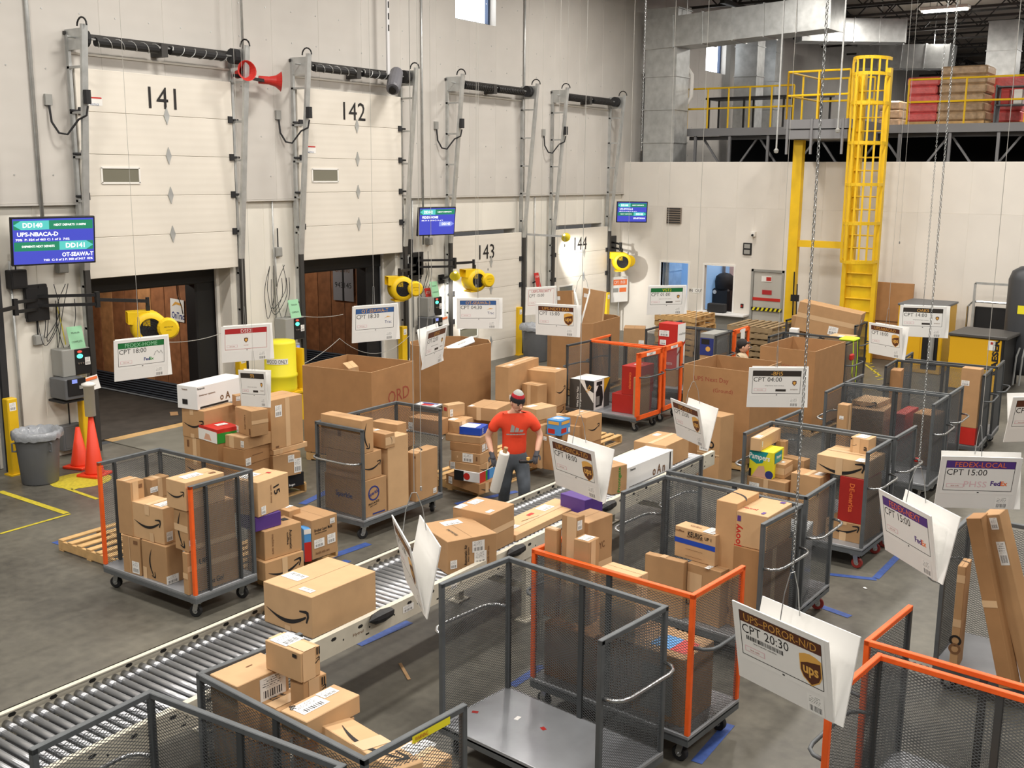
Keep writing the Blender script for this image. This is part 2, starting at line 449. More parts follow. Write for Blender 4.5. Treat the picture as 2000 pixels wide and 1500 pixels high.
# the rooms behind the office windows
mat('officeblueglow', srgb(150, 190, 235), .6, emit=srgb(150, 195, 240), estr=.35); mat('officepink', srgb(226, 186, 170), .7)  # the blue wall glows faintly by itself to look lit
ob = MB().bbox((WX, BY+2.2, 0), ((hw1[1]+hw2[0])/2, BY+2.3, 3)).bbox(((hw1[1]+hw2[0])/2-.06, BY+.12, 0), ((hw1[1]+hw2[0])/2, BY+2.2, 3)); struct('wall_office', ob, 'officeblueglow')
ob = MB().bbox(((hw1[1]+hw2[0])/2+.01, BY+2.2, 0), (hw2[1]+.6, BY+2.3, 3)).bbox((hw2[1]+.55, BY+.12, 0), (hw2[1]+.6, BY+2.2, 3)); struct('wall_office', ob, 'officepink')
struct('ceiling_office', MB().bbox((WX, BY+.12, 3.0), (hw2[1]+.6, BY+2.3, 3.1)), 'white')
area((hw2[0]+.6, BY+1.2, 2.8), .5, .5, 14); area((hw1[0]+.8, BY+1.2, 2.8), .6, .6, 22, (.75, .88, 1))
for n, h in (('window_3', hw1), ('window_4', hw2)):
    b = MB()
    for p, q in (((h[0]-.05, h[2]-.05), (h[0], h[3]+.05)), ((h[1], h[2]-.05), (h[1]+.05, h[3]+.05)), ((h[0], h[2]-.05), (h[1], h[2])), ((h[0], h[3]), (h[1], h[3]+.05))):
        b.bbox((p[0], BY-.02, p[1]), (q[0], BY+.13, q[1]))
    struct(n, b, 'white')
W(0, 0, 1)
# steel door with warning signs
b = MB()
for p, q in (((hdr[0], 0), (hdr[0]+.06, hdr[3])), ((hdr[1]-.06, 0), (hdr[1], hdr[3])), ((hdr[0], hdr[3]-.06), (hdr[1], hdr[3]))): b.bbox((p[0], BY-.03, p[1]), (q[0], BY+.1, q[1]))
mat('doorgrey', srgb(186, 184, 178), .5)
dr = struct('door_1', b, 'plasticgrey')
MB().cham(((hdr[0]+hdr[1])/2, BY+.03, hdr[3]/2-.03), (hdr[1]-hdr[0]-.13, .05, hdr[3]-.07), .005).obj('door_leaf', 'doorgrey', dr)
def wallplate(name, x0, y0, x1, y1, mt, parent, Y=BY-.006, t=.012):
    a, c = onY((x0, y0), Y), onY((x1, y1), Y)
    return MB().bbox((a.x, Y-t, a.z), (c.x, Y, c.z)).obj(name, mt, parent)
wallplate('notice', 1488, 539, 1507, 551, 'paper', dr, BY+.004); wallplate('notice_print', 1497, 541, 1506, 549, 'red', dr, BY-.009, .003)
wallplate('warning_sign', 1489, 566, 1507, 576, 'hdred', dr, BY+.004)
wallplate('red_band', 1469, 580, 1526, 590, 'red', dr, BY+.004)
a, c = onY((1467, 599), BY-.05), onY((1526, 610), BY-.05)
MB().bbox((a.x, BY-.06, c.z), (c.x, BY-.02, a.z)).obj('crash_bar', 'black', dr)
for i in range(7):
    t = a.x+(c.x-a.x)*(i+.2)/7; wq = (c.x-a.x)/14
    MB().flat([(t, c.z), (t+wq, c.z), (t+wq*1.7, a.z), (t+wq*.7, a.z)]).obj('hazard_stripe', 'lemon', dr, Matrix(((1, 0, 0, 0), (0, 0, -1, BY-.0615), (0, 1, 0, 0), (0, 0, 0, 1))))

# roof deck and bar joists far right
struct('ceiling', MB().bbox((-15.6, -6, 10.4), (9, 62, 10.5)), 'roof')
struct('wall_far', MB().bbox((-15.6, 61.5, 0), (9, 61.7, 10.4)), 'wallupper')
J = None
def joist(y, z0=9.35, z1=10.25, x0=-15, x1=8.5, parent=None):
    b = MB(); b.bar((x0, y, z0), (x1, y, z0), .08, .07); b.bar((x0, y, z1), (x1, y, z1), .08, .07)
    n = 26
    for i in range(n):
        a = x0+(x1-x0)*i/n; c = x0+(x1-x0)*(i+1)/n
        b.bar((a, y, z0 if i % 2 else z1), (c, y, z1 if i % 2 else z0), .035, .035)
    return b
for i, y in enumerate((30.5, 32.6, 34.7, 36.8, 39, 42, 45, 48, 52, 56)):
    o = joist(y).obj('roof_joist', 'joist'); o['kind'] = 'structure'
for x in (-13.5, -6, 1.5):
    b = MB(); b.bar((x, 29.5, 9.3), (x, 61, 9.3), .14, .12); b.bar((x, 29.5, 10.2), (x, 61, 10.2), .14, .12)
    for i in range(30): b.bar((x, 29.5+i*1.05, 9.3 if i % 2 else 10.2), (x, 30.55+i*1.05, 10.2 if i % 2 else 9.3), .06, .06)
    o = b.obj('roof_girder', 'joist'); o['kind'] = 'structure'

# mezzanine behind the office module
MY = 28.6
def my(x, y): return onY((x, y), MY)
mz0, mz1 = my(1430, 265).z, my(1430, 250).z
ml = my(1338, 250).x
struct('mezzanine_deck', MB().bbox((ml, MY, mz1-.12), (8.5, 61, mz1)), 'mezz')
b = MB().bbox((ml, MY-.05, mz0), (8.5, MY+.02, mz1)); struct('mezzanine_edge_beam', b, 'mezz')
b = MB().bbox((ml, MY+3.2, 0), (8.5, MY+3.3, mz0)); struct('mezzanine_shade_backdrop', b, 'blackmatte')  # black backdrop standing in for the shade under the mezzanine
b = MB()
x = ml+.4
while x < 8.2:
    b.bar((x, MY+.35, mz0-.02), (x+.85, MY+.35, 4.35), .06, .05); b.bar((x+.85, MY+.35, 4.35), (x+1.7, MY+.35, mz0-.02), .06, .05); x += 1.7
b.bar((ml, MY+.35, mz0-.05), (8.5, MY+.35, mz0-.05), .1, .1); b.bar((ml, MY+.35, 4.3), (8.5, MY+.35, 4.3), .1, .1)
struct('mezzanine_truss', b, 'mezz')
# floor markings
def tapeline(p0, p1, wd, mt, z=.004, name='floor_marking'):
    p0, p1 = Vector(p0), Vector(p1); p0.z = p1.z = z; d = (p1-p0).normalized(); n = Vector((-d.y, d.x, 0))*wd/2
    o = MB().add([p0-n, p1-n, p1+n, p0+n], [(0, 1, 2, 3)]).obj(name, mt); o['kind'] = 'structure'; return o
W(0, 0, 1)
for a, c, wd in (((108, 1058), (260, 1108), .10), ((590, 985), (650, 955), .12), ((640, 1090), (720, 1062), .12), ((1210, 1140), (1390, 1200), .1), ((1590, 1180), (1660, 1205), .09), ((1710, 1130), (1760, 1080), .08), ((1620, 1122), (1712, 1132), .08), ((1360, 1490), (1425, 1415), .09), ((935, 1450), (1010, 1390), .1), ((1000, 1340), (1060, 1300), .08), ((1940, 1300), (1975, 1245), .07), ((600, 1130), (680, 1095), .1), ((890, 985), (1010, 960), .1), ((700, 1260), (800, 1215), .1)):
    tapeline(G(a), G(c), wd, 'blueTape')
for a, c, wd in (((0, 1043), (137, 1004), .05), ((0, 960), (130, 1003), .09), ((118, 950), (190, 975), .06), ((140, 957), (188, 942), .05), ((1690, 712), (1720, 735), .05)):
    tapeline(G(a), G(c), wd, 'yellowTape')
q = G((158, 938))
o = MB().poly([(.42*math.cos(t*math.pi/12), .42*math.sin(t*math.pi/12)) for t in range(24)], 0, .002).obj('floor_marking', 'yellowTape', None, T_(q.x, q.y, .0005)); o['kind'] = 'structure'
for k in range(7):
    tapeline(G((1690+k*4, 706+k*6)), G((1700+k*4, 704+k*6)), .04, 'yellowTape')
# ============================================================ DOCK DOORS, TRACKS, TRAILERS
def dockdoor(num, z0, tilt):
    a, c = OPEN[num]; wd = c-a+.1; H = .64
    x = WX+.14
    r = empty('dock_door', (x, (a+c)/2, z0), 0, '%s white sectional dock door, numbered %d, %s' % (DOORN[str(num)], num, 'raised' if z0 > 1 else 'closed'), 'dock door')
    F = Matrix(((0, 0, 1, .032), (1, 0, 0, 0), (0, 1, 0, 0), (0, 0, 0, 1)))
    for i in range(5):
        p = MB().cham((0, 0, H/2), (.05, wd, H-.004), .006).obj('door_section', 'doorpanel', r, T_(0, 0, i*H))
        if i == 2 or (i == 1 and z0 < 1):
            yw = -wd*.27
            b = MB()
            for q in ((0, .31, .75, .02), (0, -.0, 0, 0)): pass
            b.box((.03, yw, .44), (.02, .70, .03)); b.box((.03, yw, .20), (.02, .70, .03)); b.box((.03, yw-.345, .32), (.02, .03, .24)); b.box((.03, yw+.345, .32), (.02, .03, .24))
            wf = b.obj('window_frame', 'white', p)
            mat('dimglass', srgb(120, 118, 104), .15)
            MB().box((.027, yw, .32), (.006, .66, .21)).obj('window_pane', 'dimglass', wf)
    for i in range(1, 5):
        zz = i*H
        MB().poly([(0, .14), (.055, 0), (0, -.14), (-.055, 0)], 0, .012).obj('hinge_plate', 'galv', r, F @ T_(.12, zz, -.004))
        for s in (-1, 1):
            MB().cyl((.03, s*(wd/2-.05), zz), (.03, s*(wd/2+.12), zz), .02, 6).box((.04, s*(wd/2-.06), zz), (.03, .09, .11)).obj('roller_bracket', 'dark', r)
    text(str(num), F @ T_(.06 if num < 143 else -.05, 2.84 if num < 143 else 2.80, 0), .34, 'ink', r)
    # small red/blue safety notice
    if num < 143:
        zn = 2.72 if num == 141 else 2.08
        quad('notice', .28, .13, 'paper', r, F @ T_(-wd/2+.3, zn, -.003)); quad('notice_band', .26, .022, 'red', r, F @ T_(-wd/2+.3, zn+.05, -.001))
        text('NOTICE', F @ T_(-wd/2+.3, zn-.05, -.001), .03, 'hdblue', r)
    if num == 143:
        MB().box((.03, .0, 2.38), (.01, .01, .05)).obj('pull_cord', 'dark', r)
    return r
for n, z0 in ((141, 2.75), (142, 2.77), (143, -.17), (144, -.17)): dockdoor(n, z0, 0)

def track(num):
    a, c = OPEN[num]; top = 6.42
    r = empty('door_track', (WX, (a+c)/2, 0), 0, 'galvanised lift track with torsion springs of dock door %d' % num, 'door track', 'lift tracks of the dock doors')
    for s, y in ((-1, a-.10), (1, c+.10)):
        y -= (a+c)/2
        fx0, fx1 = .2, .55
        MB().bar((.10, y, 0), (.10, y, top), .09, .05).obj('wall_angle', 'galv', r)
        MB().bar((fx0, y, .0), (fx0, y, 2.9), .05, .09).obj('lower_track', 'joist', r)
        MB().bar((fx0, y, 2.9), (fx1, y, top+.12), .05, .10).obj('vertical_track', 'galv', r)
        b = MB()
        for k in range(1, 10):
            z = k*.66; xx = fx0 if z < 2.9 else fx0+(fx1-fx0)*(z-2.9)/(top-2.9)
            b.bar((.09, y, z), (xx, y, z), .05, .035)
        b.obj('track_brackets', 'galv', r)['kind'] = 'stuff'
        # cable drum, bearing plate and strap
        MB().box((.28, y, top-.08), (.40, .03, .30)).obj('bearing_plate', 'galv', r)
        MB().cyl((.34, y-s*.05, top-.06), (.34, y-s*.17, top-.06), .13, 14).obj('cable_drum', 'dark', r)
        pts = [(.5+.12*math.cos(t), y, top+.10+.12*math.sin(t)) for t in [i*math.pi/8 for i in range(9)]]
        MB().tube(pts, .014, 5).obj('strap', 'black', r)
        b = MB().cyl((.10, y, 0.12), (.10, y, .5), .03, 6)
    L = (c-a)
    MB().bar((.05, -L/2-.15, top+.02), (.05, L/2+.15, top+.02), .12, .05).obj('header_angle', 'joist', r)
    MB().bar((.06, -L/2-.1, top-.26), (.06, L/2+.1, top-.26), .1, .03).obj('header_pad', 'walllower', r)
    MB().cyl((.34, -L/2-.25, top-.06), (.34, L/2+.22, top-.06), .016, 8).obj('shaft', 'galv', r)
    MB().box((.22, 0, top-.1), (.30, .12, .2)).obj('centre_bracket', 'joist', r)
    for s in (-1, 1):
        y0, y1 = s*.12, s*(L/2-.22); n = 44; pts = []
        MB().cyl((.34, y0, top-.09), (.34, y1, top-.09), .068, 10).obj('spring_core', 'black', r)
        turns = 5 if num < 143 else 15
        for i in range(turns*10+1):
            t = i/10*2*math.pi; y = y0+(y1-y0)*i/(turns*10); pts.append((.34+.074*math.cos(t), y, top-.09+.074*math.sin(t)))
        MB().tube(pts, .007 if num < 143 else .012, 4).obj('spring_coil', 'galv' if num < 143 else 'joist', r)
    # limit switch with loop of cable
    y = -L/2-.1; zz = 5.35
    MB().box((.10, y-.38, zz+.1), (.06, .11, .16)).obj('junction_box', 'plasticgrey', r)
    MB().cyl((.52, y, zz+.05), (.52, y, zz+.25), .055, 8).obj('limit_switch', 'dark', r)
    pts = [(.12+.02*i, y-.38+.19*math.sin(i*math.pi/20)**1*(i/10), zz-.0-.42*math.sin(i*math.pi/10)) for i in range(11)]
    pts = [(.12, y-.38, zz+.02), (.14, y-.37, zz-.22), (.2, y-.3, zz-.38), (.26, y-.2, zz-.40), (.32, y-.13, zz-.28), (.38, y-.08, zz-.18), (.5, y-.02, zz-.12), (.52, y, zz+.02)]
    MB().tube(pts, .017, 6).obj('cable', 'dark', r)
    return r
for n in (141, 142, 143, 144): track(n)
# end of the neighbouring door frame at the left edge
y = OPEN[140][1]+.05
r = empty('door_track', (WX, y, 0), 0, 'dark lower track of the neighbouring dock door at the left edge', 'door track', 'lift tracks of the dock doors')
MB().bar((.1, 0, 0), (.1, 0, 5), .12, .06).obj('wall_angle', 'galv', r); MB().bar((.22, -.02, 0), (.3, -.02, 5), .06, .1).obj('vertical_track', 'dark', r)
MB().box((.02, -.25, 1.5), (.06, .3, 3)).obj('rubber_seal', 'black', r)

def trailer(num, light):
    a, c = OPEN[num]; yw = c+.02
    r = empty('semi_trailer', (WX-.7, yw, 0), 0, 'open trailer with plywood lined side backed up to dock door %d' % num, 'trailer')
    nb = 12
    for i in range(nb):
        mt = 'plywoodlight' if (num == 142 and i in (0,)) or (num == 141 and i in (4, 7)) else 'plywood'
        MB().cham((0, 0, 0), (.40, .03, 2.75), .006).obj('lining_plank', mt, r, T_(-.2-i*.415, 0, 1.73))
    MB().box((-2.5, .05, 1.6), (5.2, .04, 3.0)).obj('side_wall', 'dark', r)
    b = MB()
    for k in range(7):
        z = .06+k*.05; b.add([(.05, -.02, z), (-5, -.02, z), (-5, -.045, z+.025), (.05, -.045, z+.025), (.05, -.02, z+.05), (-5, -.02, z+.05)], [(0, 1, 2, 3), (3, 2, 5, 4)])
    b.obj('scuff_band', 'scuff', r)
    MB().bbox((.35, -(c-a)-.3, -.02), (-5, .03, .015)).obj('trailer_floor', 'trailerfloor', r)
    MB().bbox((0, -(c-a)-.3, 3.1), (-5, .03, 3.16)).obj('trailer_roof', 'dark', r)
    MB().cham((-1.6, -(c-a)/2, 3.07), (.5, .2, .05), .01).obj('fill_housing', 'white', r)  # invented housing for the added fill light below
    l_ = bpy.data.lights.new('trailer_fill', 'AREA'); l_.size = .5; l_.energy = 55 if num == 141 else 30; l_.color = (1, .93, .82); lo_ = bpy.data.objects.new('trailer_fill', l_); COL.objects.link(lo_); lo_.parent = r; lo_.location = (-1.6, -(c-a)/2, 3.03)  # fill light added to brighten the plywood lining
    MB().bbox((0, -(c-a)-.34, 0), (-5, -(c-a)-.3, 3.1)).obj('side_wall', 'plywood', r)
    MB().bbox((-5, -(c-a)-.3, 0), (-5.06, .03, 3.1)).obj('front_wall', 'plywood', r)
    return r
tr1 = trailer(141, 0); tr2 = trailer(142, 1)
# dock seals around the two open doors
for n in (141, 142):
    a, c = OPEN[n]
    r = empty('dock_seal', (WX-.55, (a+c)/2, 0), 0, 'black foam dock seal framing open dock door %d' % n, 'dock seal')
    L = c-a
    MB().cham((0, 0, 2.72), (.34, L, .54), .03).obj('head_pad', 'black', r)
    MB().cham((-.02, L/2-.24, 1.35), (.32, .44, 2.6), .03).obj('side_pad', 'black', r)
    MB().cham((-.02, -L/2+.1, 1.35), (.32, .2, 2.6), .03).obj('side_pad', 'black', r)
    MB().bar((.2, L/2-.02, 0), (.2, L/2-.02, 2.7), .05, .08).obj('jamb_angle', 'white', r)
    o = MB().bbox((WX-.3+.0, a+.35, .002), (WX+2.05, c-.35, .012)).obj('dock_leveler', 'leveler'); tag(o, 'flat steel dock leveler plate in the floor before dock door %d' % n, 'dock leveler')
    MB().bbox((WX-.32, a+.35, .012), (WX-.1, c-.35, .016)).obj('hinge_strip', 'pallet', o)
# OnTrac poster on the plywood
q = onY((346, 606), OPEN[141][1]-.02)
p = quad('poster', .40, .42, 'paper', None, frame((q.x, q.y, q.z), (1, 0, -.04), (0.04, 0, 1))); tag(p, 'white carrier poster taped to the plywood of dock door 141', 'poster')
text('OnTrac', T_(.02, -.1, .002), .13, 'inkblue', p, .36, bold=.02)
MB().poly([(-.16, .06), (-.05, .16), (.12, .14), (.17, .05), (.1, .1), (-.03, .11)], 0, .002).obj('printed_swoosh', 'gold', p, T_(0, 0, .001))
MB().tube([(.0, .5, .005), (.02, .3, .005), (.13, .1, .005), (.17, -.05, .005)], .008, 5).obj('strap', 'black', p)
q = onY((671, 548), OPEN[142][1]-.02)
mat('greysheet', srgb(150, 150, 156), .4, metal=.3)
p = MB().box((0, 0, 0), (.62, .9, .01)).obj('metal_sheet', 'greysheet', None, frame((q.x, q.y-.01, q.z), (1, 0, 0), (0, 0, 1))); tag(p, 'grey metal patch with stencilled number on the trailer lining of door 142', 'metal sheet')
text('943145', T_(.0, -.1, .008), .12, 'ink', p, .5); text('Ground', T_(-.03, .25, .008), .13, 'inkfaint', p, .45)
for x in (0, ): MB().box((x, 0, .008), (.05, .9, .006)).obj('lining_gap', 'black', p)
# ============================================================ CONVEYOR
CX0, CX1, CZ = -6.58, -5.67, .85
cv = empty('roller_conveyor', ((CX0+CX1)/2, 8, 0), 0, 'long cream railed roller conveyor running diagonally through the carts', 'conveyor')
CY0, CY1 = 2.2-8, 12.75-8
hw = (CX1-CX0)/2
mat('slot', srgb(30, 28, 26), .8)
for s in (-1, 1):
    x = s*hw
    b = MB().bbox((x-.006, CY0, CZ-.185), (x+.006, CY1, CZ)).bbox((x-.006, CY0, CZ-.008), (x-s*.045, CY1, CZ)).bbox((x-.006, CY0, CZ-.185), (x-s*.04, CY1, CZ-.177))
    rl = b.obj('side_rail', 'railcream', cv)
    hs = MB(); ax = MB()
    y = CY0+.1; k = 0
    while y < CY1:
        # oval slots and bolt holes on the inner face of the far rail and the outer face of the near rail
        xx = x+.0065 if s < 0 else x+.0065
        hs.add([(xx, y-.032, CZ-.05), (xx, y-.018, CZ-.064), (xx, y+.018, CZ-.064), (xx, y+.032, CZ-.05), (xx, y+.018, CZ-.036), (xx, y-.018, CZ-.036)], [(0, 1, 2, 3, 4, 5)])
        hs.add([(xx, y+.10, CZ-.10), (xx, y+.115, CZ-.10), (xx, y+.115, CZ-.085), (xx, y+.10, CZ-.085)], [(0, 1, 2, 3)])
        if k % 3 == 0: hs.add([(xx, y+.06, CZ-.15), (xx, y+.10, CZ-.15), (xx, y+.10, CZ-.135), (xx, y+.06, CZ-.135)], [(0, 1, 2, 3)])
        y += .305; k += 1
    hs.obj('rail_slots', 'slot', rl)['kind'] = 'stuff'
rm = MB().cyl((-hw+.05, 0, 0), (hw-.02, 0, 0), .0245, 12).cyl((-hw+.01, 0, 0), (-hw+.12, 0, 0), .0275, 12).mesh('roller', True)
cm = MB().cham((-hw+.075, .03, -.022), (.08, .03, .03), .004).mesh('roller_bracket')
y = CY0+.05; k = 0
while y < CY1-.05:
    link('roller', rm, 'roller', cv, T_(0, y, CZ-.095)); y += .0762; k += 1
mat('belt', srgb(46, 46, 48), .7)
MB().bbox((-hw+.1, CY0, CZ-.165), (hw-.1, CY1, CZ-.155)).obj('drive_belt', 'belt', cv)
for y in (-4.5, -2.9, .4, 3.6):
    b = MB()
    for s in (-1, 1): b.bar((s*(hw-.03), y, 0), (s*(hw-.03), y, CZ-.18), .05, .09); b.box((s*(hw-.03), y, .008), (.14, .2, .016))
    b.bar((-hw, y, .35), (hw, y, .35), .05, .05)
    b.obj('support_leg', 'railcream', cv)
W(380, 1080, 3.572)
# black photo eye on the near rail, second sensor further along
def sensor(p):
    q = G(p, CZ-.03)
    o = MB().lathe([(.0, -.16), (.04, -.11), (.055, 0), (.045, .09), (.0, .16)], 10).obj('photo_eye', 'black', cv)
    o.matrix_local = T_(CX1+.05-cv.location.x, q.y-8, CZ-.02) @ Matrix.Rotation(R_(90), 4, 'X')
sensor((1270, 435)); W(0, 0, 1); sensor((1000, 1075)); sensor((1168, 985))
q = G((700, 1235), CZ-.09)
text('Hytrol', frame((CX1+.008-cv.location.x, q.y-8, CZ-.10), (0, 1, 0), (0, 0, 1)), .035, 'inkfaint', cv, .12)
for yy, ww in ((q.y-8+.62, .2), (q.y-8+1.25, .12)):
    quad('equipment_label', ww*.7, .06, 'labelprint', cv, frame((CX1+.008-cv.location.x, yy, CZ-.09), (0, 1, 0), (0, 0, 1)))
quad('warning_label', .12, .035, 'redbox', cv, frame((CX1+.008-cv.location.x, q.y-8+1.5, CZ-.07), (0, 1, 0), (0, 0, 1)))

# ============================================================ MESH CARTS
CL, CW, RZ, DZ = 1.52, .80, 1.40, .27
def expanded(w, h, name):
    """expanded metal: staggered diamonds of three sided strands, in the XZ plane, centred in x, from z=0"""
    dx, dz = .040, .021
    nx, nz = int(w/dx), int(h/dz); b = MB(); r = .0018
    sx, sz = w/nx, h/nz
    V = []; Fc = []
    def strand(p, q):
        d = Vector((q[0]-p[0], 0, q[1]-p[1])).normalized(); n = Vector((-d.z, 0, d.x))
        o = len(V)
        for c in (p, q):
            P = Vector((c[0], 0, c[1]))
            V.extend((P+n*r*1.15, P-n*r*.6+Vector((0, r*1.3, 0)), P-n*r*.6-Vector((0, r*1.3, 0))))
        Fc.extend(((o, o+1, o+4, o+3), (o+1, o+2, o+5, o+4), (o+2, o, o+3, o+5)))
    for i in range(nx):
        for j in range(nz):
            x0, x1, z0, z1 = -w/2+i*sx, -w/2+(i+1)*sx, j*sz, (j+1)*sz
            xm, zm = (x0+x1)/2, (z0+z1)/2
            strand((x0, zm), (xm, z1)); strand((xm, z1), (x1, zm)); strand((x0, zm), (xm, z0)); strand((xm, z0), (x1, zm))
    me = bpy.data.meshes.new(name); me.from_pydata([tuple(v) for v in V], [], Fc); me.update(); return me
mesh_long = expanded(CL-.06, RZ-DZ-.06, 'mesh_panel'); mesh_end = expanded(CW-.06, RZ-DZ-.06, 'mesh_panel')
t = .038
def m_of(b, n): return b.mesh(n)
deck_m = MB().cham((0, 0, DZ-.022), (CL, CW, .044), .004).mesh('deck')
skirt_m = MB()
for s in (-1, 1): skirt_m.box((0, s*(CW/2-.012), DZ-.055), (CL, .024, .06)).box((s*(CL/2-.012), 0, DZ-.055), (.024, CW-.05, .06))
skirt_m = skirt_m.mesh('deck_skirt')
post_m = MB().cham((0, 0, (RZ-DZ)/2), (t, t, RZ-DZ-.002), .004).mesh('post')
raill_m = MB().cham((0, 0, 0), (CL, t, t), .004).mesh('top_rail')
raile_m = MB().cham((0, 0, 0), (t, CW, t), .004).mesh('top_rail')
mid_m = MB().cham((0, 0, (RZ-DZ-t)/2), (.045, .028, RZ-DZ-t), .003).mesh('upright')
hp = [(0, -CW/2+.03, 0), (.07, -CW/2+.05, 0), (.115, -CW/2+.10, 0), (.13, -CW/2+.17, 0), (.13, CW/2-.17, 0), (.115, CW/2-.10, 0), (.07, CW/2-.05, 0), (0, CW/2-.03, 0)]
hand_m = MB().tube(hp, .014, 8).mesh('handle', True)
fork_m = MB().box((0, 0, .075), (.10, .09, .012)).bar((0, -.034, .075), (.02, -.034, -.015), .05, .006).bar((0, .034, .075), (.02, .034, -.015), .05, .006).cyl((.02, -.045, -.02), (.02, .045, -.02), .012, 8).mesh('caster')
wheel_m = MB().lathe([(.03, -.024), (.058, -.024), (.064, -.015), (.064, .015), (.058, .024), (.03, .024)], 18).mesh('wheel', False)
hub_m = MB().cyl((0, 0, -.027), (0, 0, .027), .026, 10).mesh('hub')
CARTS = {}
def cart(key, bx, by_, ang, label, frame_m='steelgrey', post_cols=None, wheel='rubber', endmid=False, panel_m='meshgrey', rails=None, handles=True):
    a = R_(ang); yl = Vector((-math.sin(a), math.cos(a)))
    c = Vector((bx, by_)) - yl*CW/2
    r = empty('mesh_cart', (c.x, c.y, 0), a, label, 'cart', 'wire mesh warehouse carts')
    CARTS[key] = r
    link('deck', deck_m, 'deckgrey', r); link('deck_skirt', skirt_m, 'steelgrey', r)
    pc = post_cols or [frame_m]*4; k = 0
    rl = rails or [frame_m]*3
    for x, y in ((-1, 1), (1, 1), (-1, -1), (1, -1)):
        link('post', post_m, pc[k], r, T_(x*(CL-t)/2, y*(CW-t)/2, DZ)); k += 1
    link('top_rail', raill_m, rl[0], r, T_(0, (CW-t)/2, RZ-t/2))
    for i, s in enumerate((-1, 1)): link('top_rail', raile_m, rl[1+i], r, T_(s*(CL-t)/2, 0, RZ-t/2+.0015))
    link('upright', mid_m, 'meshgrey', r, T_(0, (CW-t)/2, DZ))
    if endmid:
        for s in (-1, 1):
            for y in (-.2, .2): link('upright', mid_m, 'meshgrey', r, T_(s*(CL-t)/2, y, DZ))
    o = link('mesh_panel', mesh_long, panel_m, r, T_(0, (CW-t)/2, DZ)); o['kind'] = 'stuff'
    for s in (-1, 1):
        o = link('mesh_panel', mesh_end, panel_m, r, T_(s*(CL-t)/2, 0, DZ) @ Matrix.Rotation(R_(90), 4, 'Z')); o['kind'] = 'stuff'
        if handles: link('handle', hand_m, 'chrome' if frame_m == 'steelgrey' else 'steelgrey', r, T_(s*(CL/2), 0, .98) @ (Matrix.Rotation(R_(180), 4, 'Z') if s < 0 else Matrix.Identity(4)))
    for x in (-1, 1):
        for y in (-1, 1):
            f = link('caster', fork_m, 'chrome', r, T_(x*(CL/2-.1), y*(CW/2-.1), .084) @ Matrix.Rotation(random.choice((0, .5, 2.6, 3.6)), 4, 'Z'))
            w_ = link('wheel', wheel_m, wheel, f, T_(.02, 0, -.02) @ Matrix.Rotation(R_(90), 4, 'X')); link('hub', hub_m, 'galv', f, T_(.02, 0, -.02) @ Matrix.Rotation(R_(90), 4, 'X'))
    return r
ORG = 'orange'
cart('A', -3.95, 6.60, -6, 'empty grey mesh cart with bare deck in the foreground centre')
cart('B', -3.89, 6.86, 175.5, 'orange framed mesh cart full of boxes, backed against the empty grey cart', ORG)
cart('C', -4.04, 9.51, -4.5, 'grey mesh cart holding the coffee maker box with blue band', wheel='redwheel')
cart('C2', -4.09, 9.70, 179, 'grey mesh cart back to back with the coffee maker box cart', wheel='redwheel')
cart('D', -4.10, 12.56, -2, 'grey mesh cart with yellow diaper box and red carton', wheel='redwheel')
cart('D2', -4.08, 12.66, 178, 'grey mesh cart directly behind the one with the diaper box', wheel='redwheel')
cart('E', -4.20, 15.66, 0, 'grey mesh cart with brown boxes under the upright purple sign', wheel='rubber')
cart('E2', -4.20, 15.75, 180, 'grey mesh cart with red box, behind the upright purple sign')
cart('F', -4.17, 18.36, 3, 'dark mesh cart with a tall narrow box leaning in its left corner', 'meshgrey')
cart('F2', -4.13, 18.52, 183, 'dark mesh cart nearest the yellow compressor', 'meshgrey')
cart('G', -9.07, 7.20, 0, 'dark mesh cart with orange corner posts piled with smile printed boxes', 'steelgrey', ['steelgrey', 'steelgrey', ORG, ORG], endmid=True, handles=False)
cart('H', -9.39, 9.90, 90, 'grey mesh cart turned sideways holding a tall narrow carton', 'steelgrey')
cart('I', -4.35, 3.62, 3, 'grey mesh cart cut off at the bottom left corner of the picture')
cart('J', -4.30, 3.80, 175, 'grey mesh cart beside the conveyor in the lower left, with yellow maker plate')
cart('K1', -1.00, 6.57, -5, 'orange framed mesh cart cut off by the bottom right corner', ORG, ['meshgrey', 'meshgrey', ORG, ORG])
cart('K2', -1.13, 6.70, 175, 'orange framed mesh cart back to back with the bottom right corner cart', ORG, [ORG, ORG, 'meshgrey', 'meshgrey'])
cart('L', -1.19, 10.02, -2, 'grey mesh cart holding long flat cartons at the right edge')
cart('M', -9.38, 16.96, -3, 'mesh cart with wide orange frame at right carrying the grey vacuum box', 'meshgrey', ['meshgrey', ORG, 'meshgrey', ORG], rails=[ORG, 'meshgrey', ORG])
cart('M2', -9.42, 17.05, 182, 'orange ended mesh cart behind the grey vacuum box', 'meshgrey', [ORG, ORG, ORG, 'meshgrey'], rails=[ORG, ORG, ORG])
cart('N', -9.27, 19.70, 2, 'dark mesh cart holding the tall red and white box', 'meshgrey')
cart('N2', -9.27, 19.80, 182, 'dark mesh cart with orange end frame and white paper hung on it', 'meshgrey', ['orange', 'meshgrey', ORG, 'meshgrey'], rails=['meshgrey', ORG, 'meshgrey'])
cart('O', -6.92, 20.30, 0, 'dark mesh cart draped with lime green straps beside the open carton', 'meshgrey')
cart('P', -7.55, 22.86, 0, 'dark mesh cart with a large carton balanced on its rim', 'meshgrey')

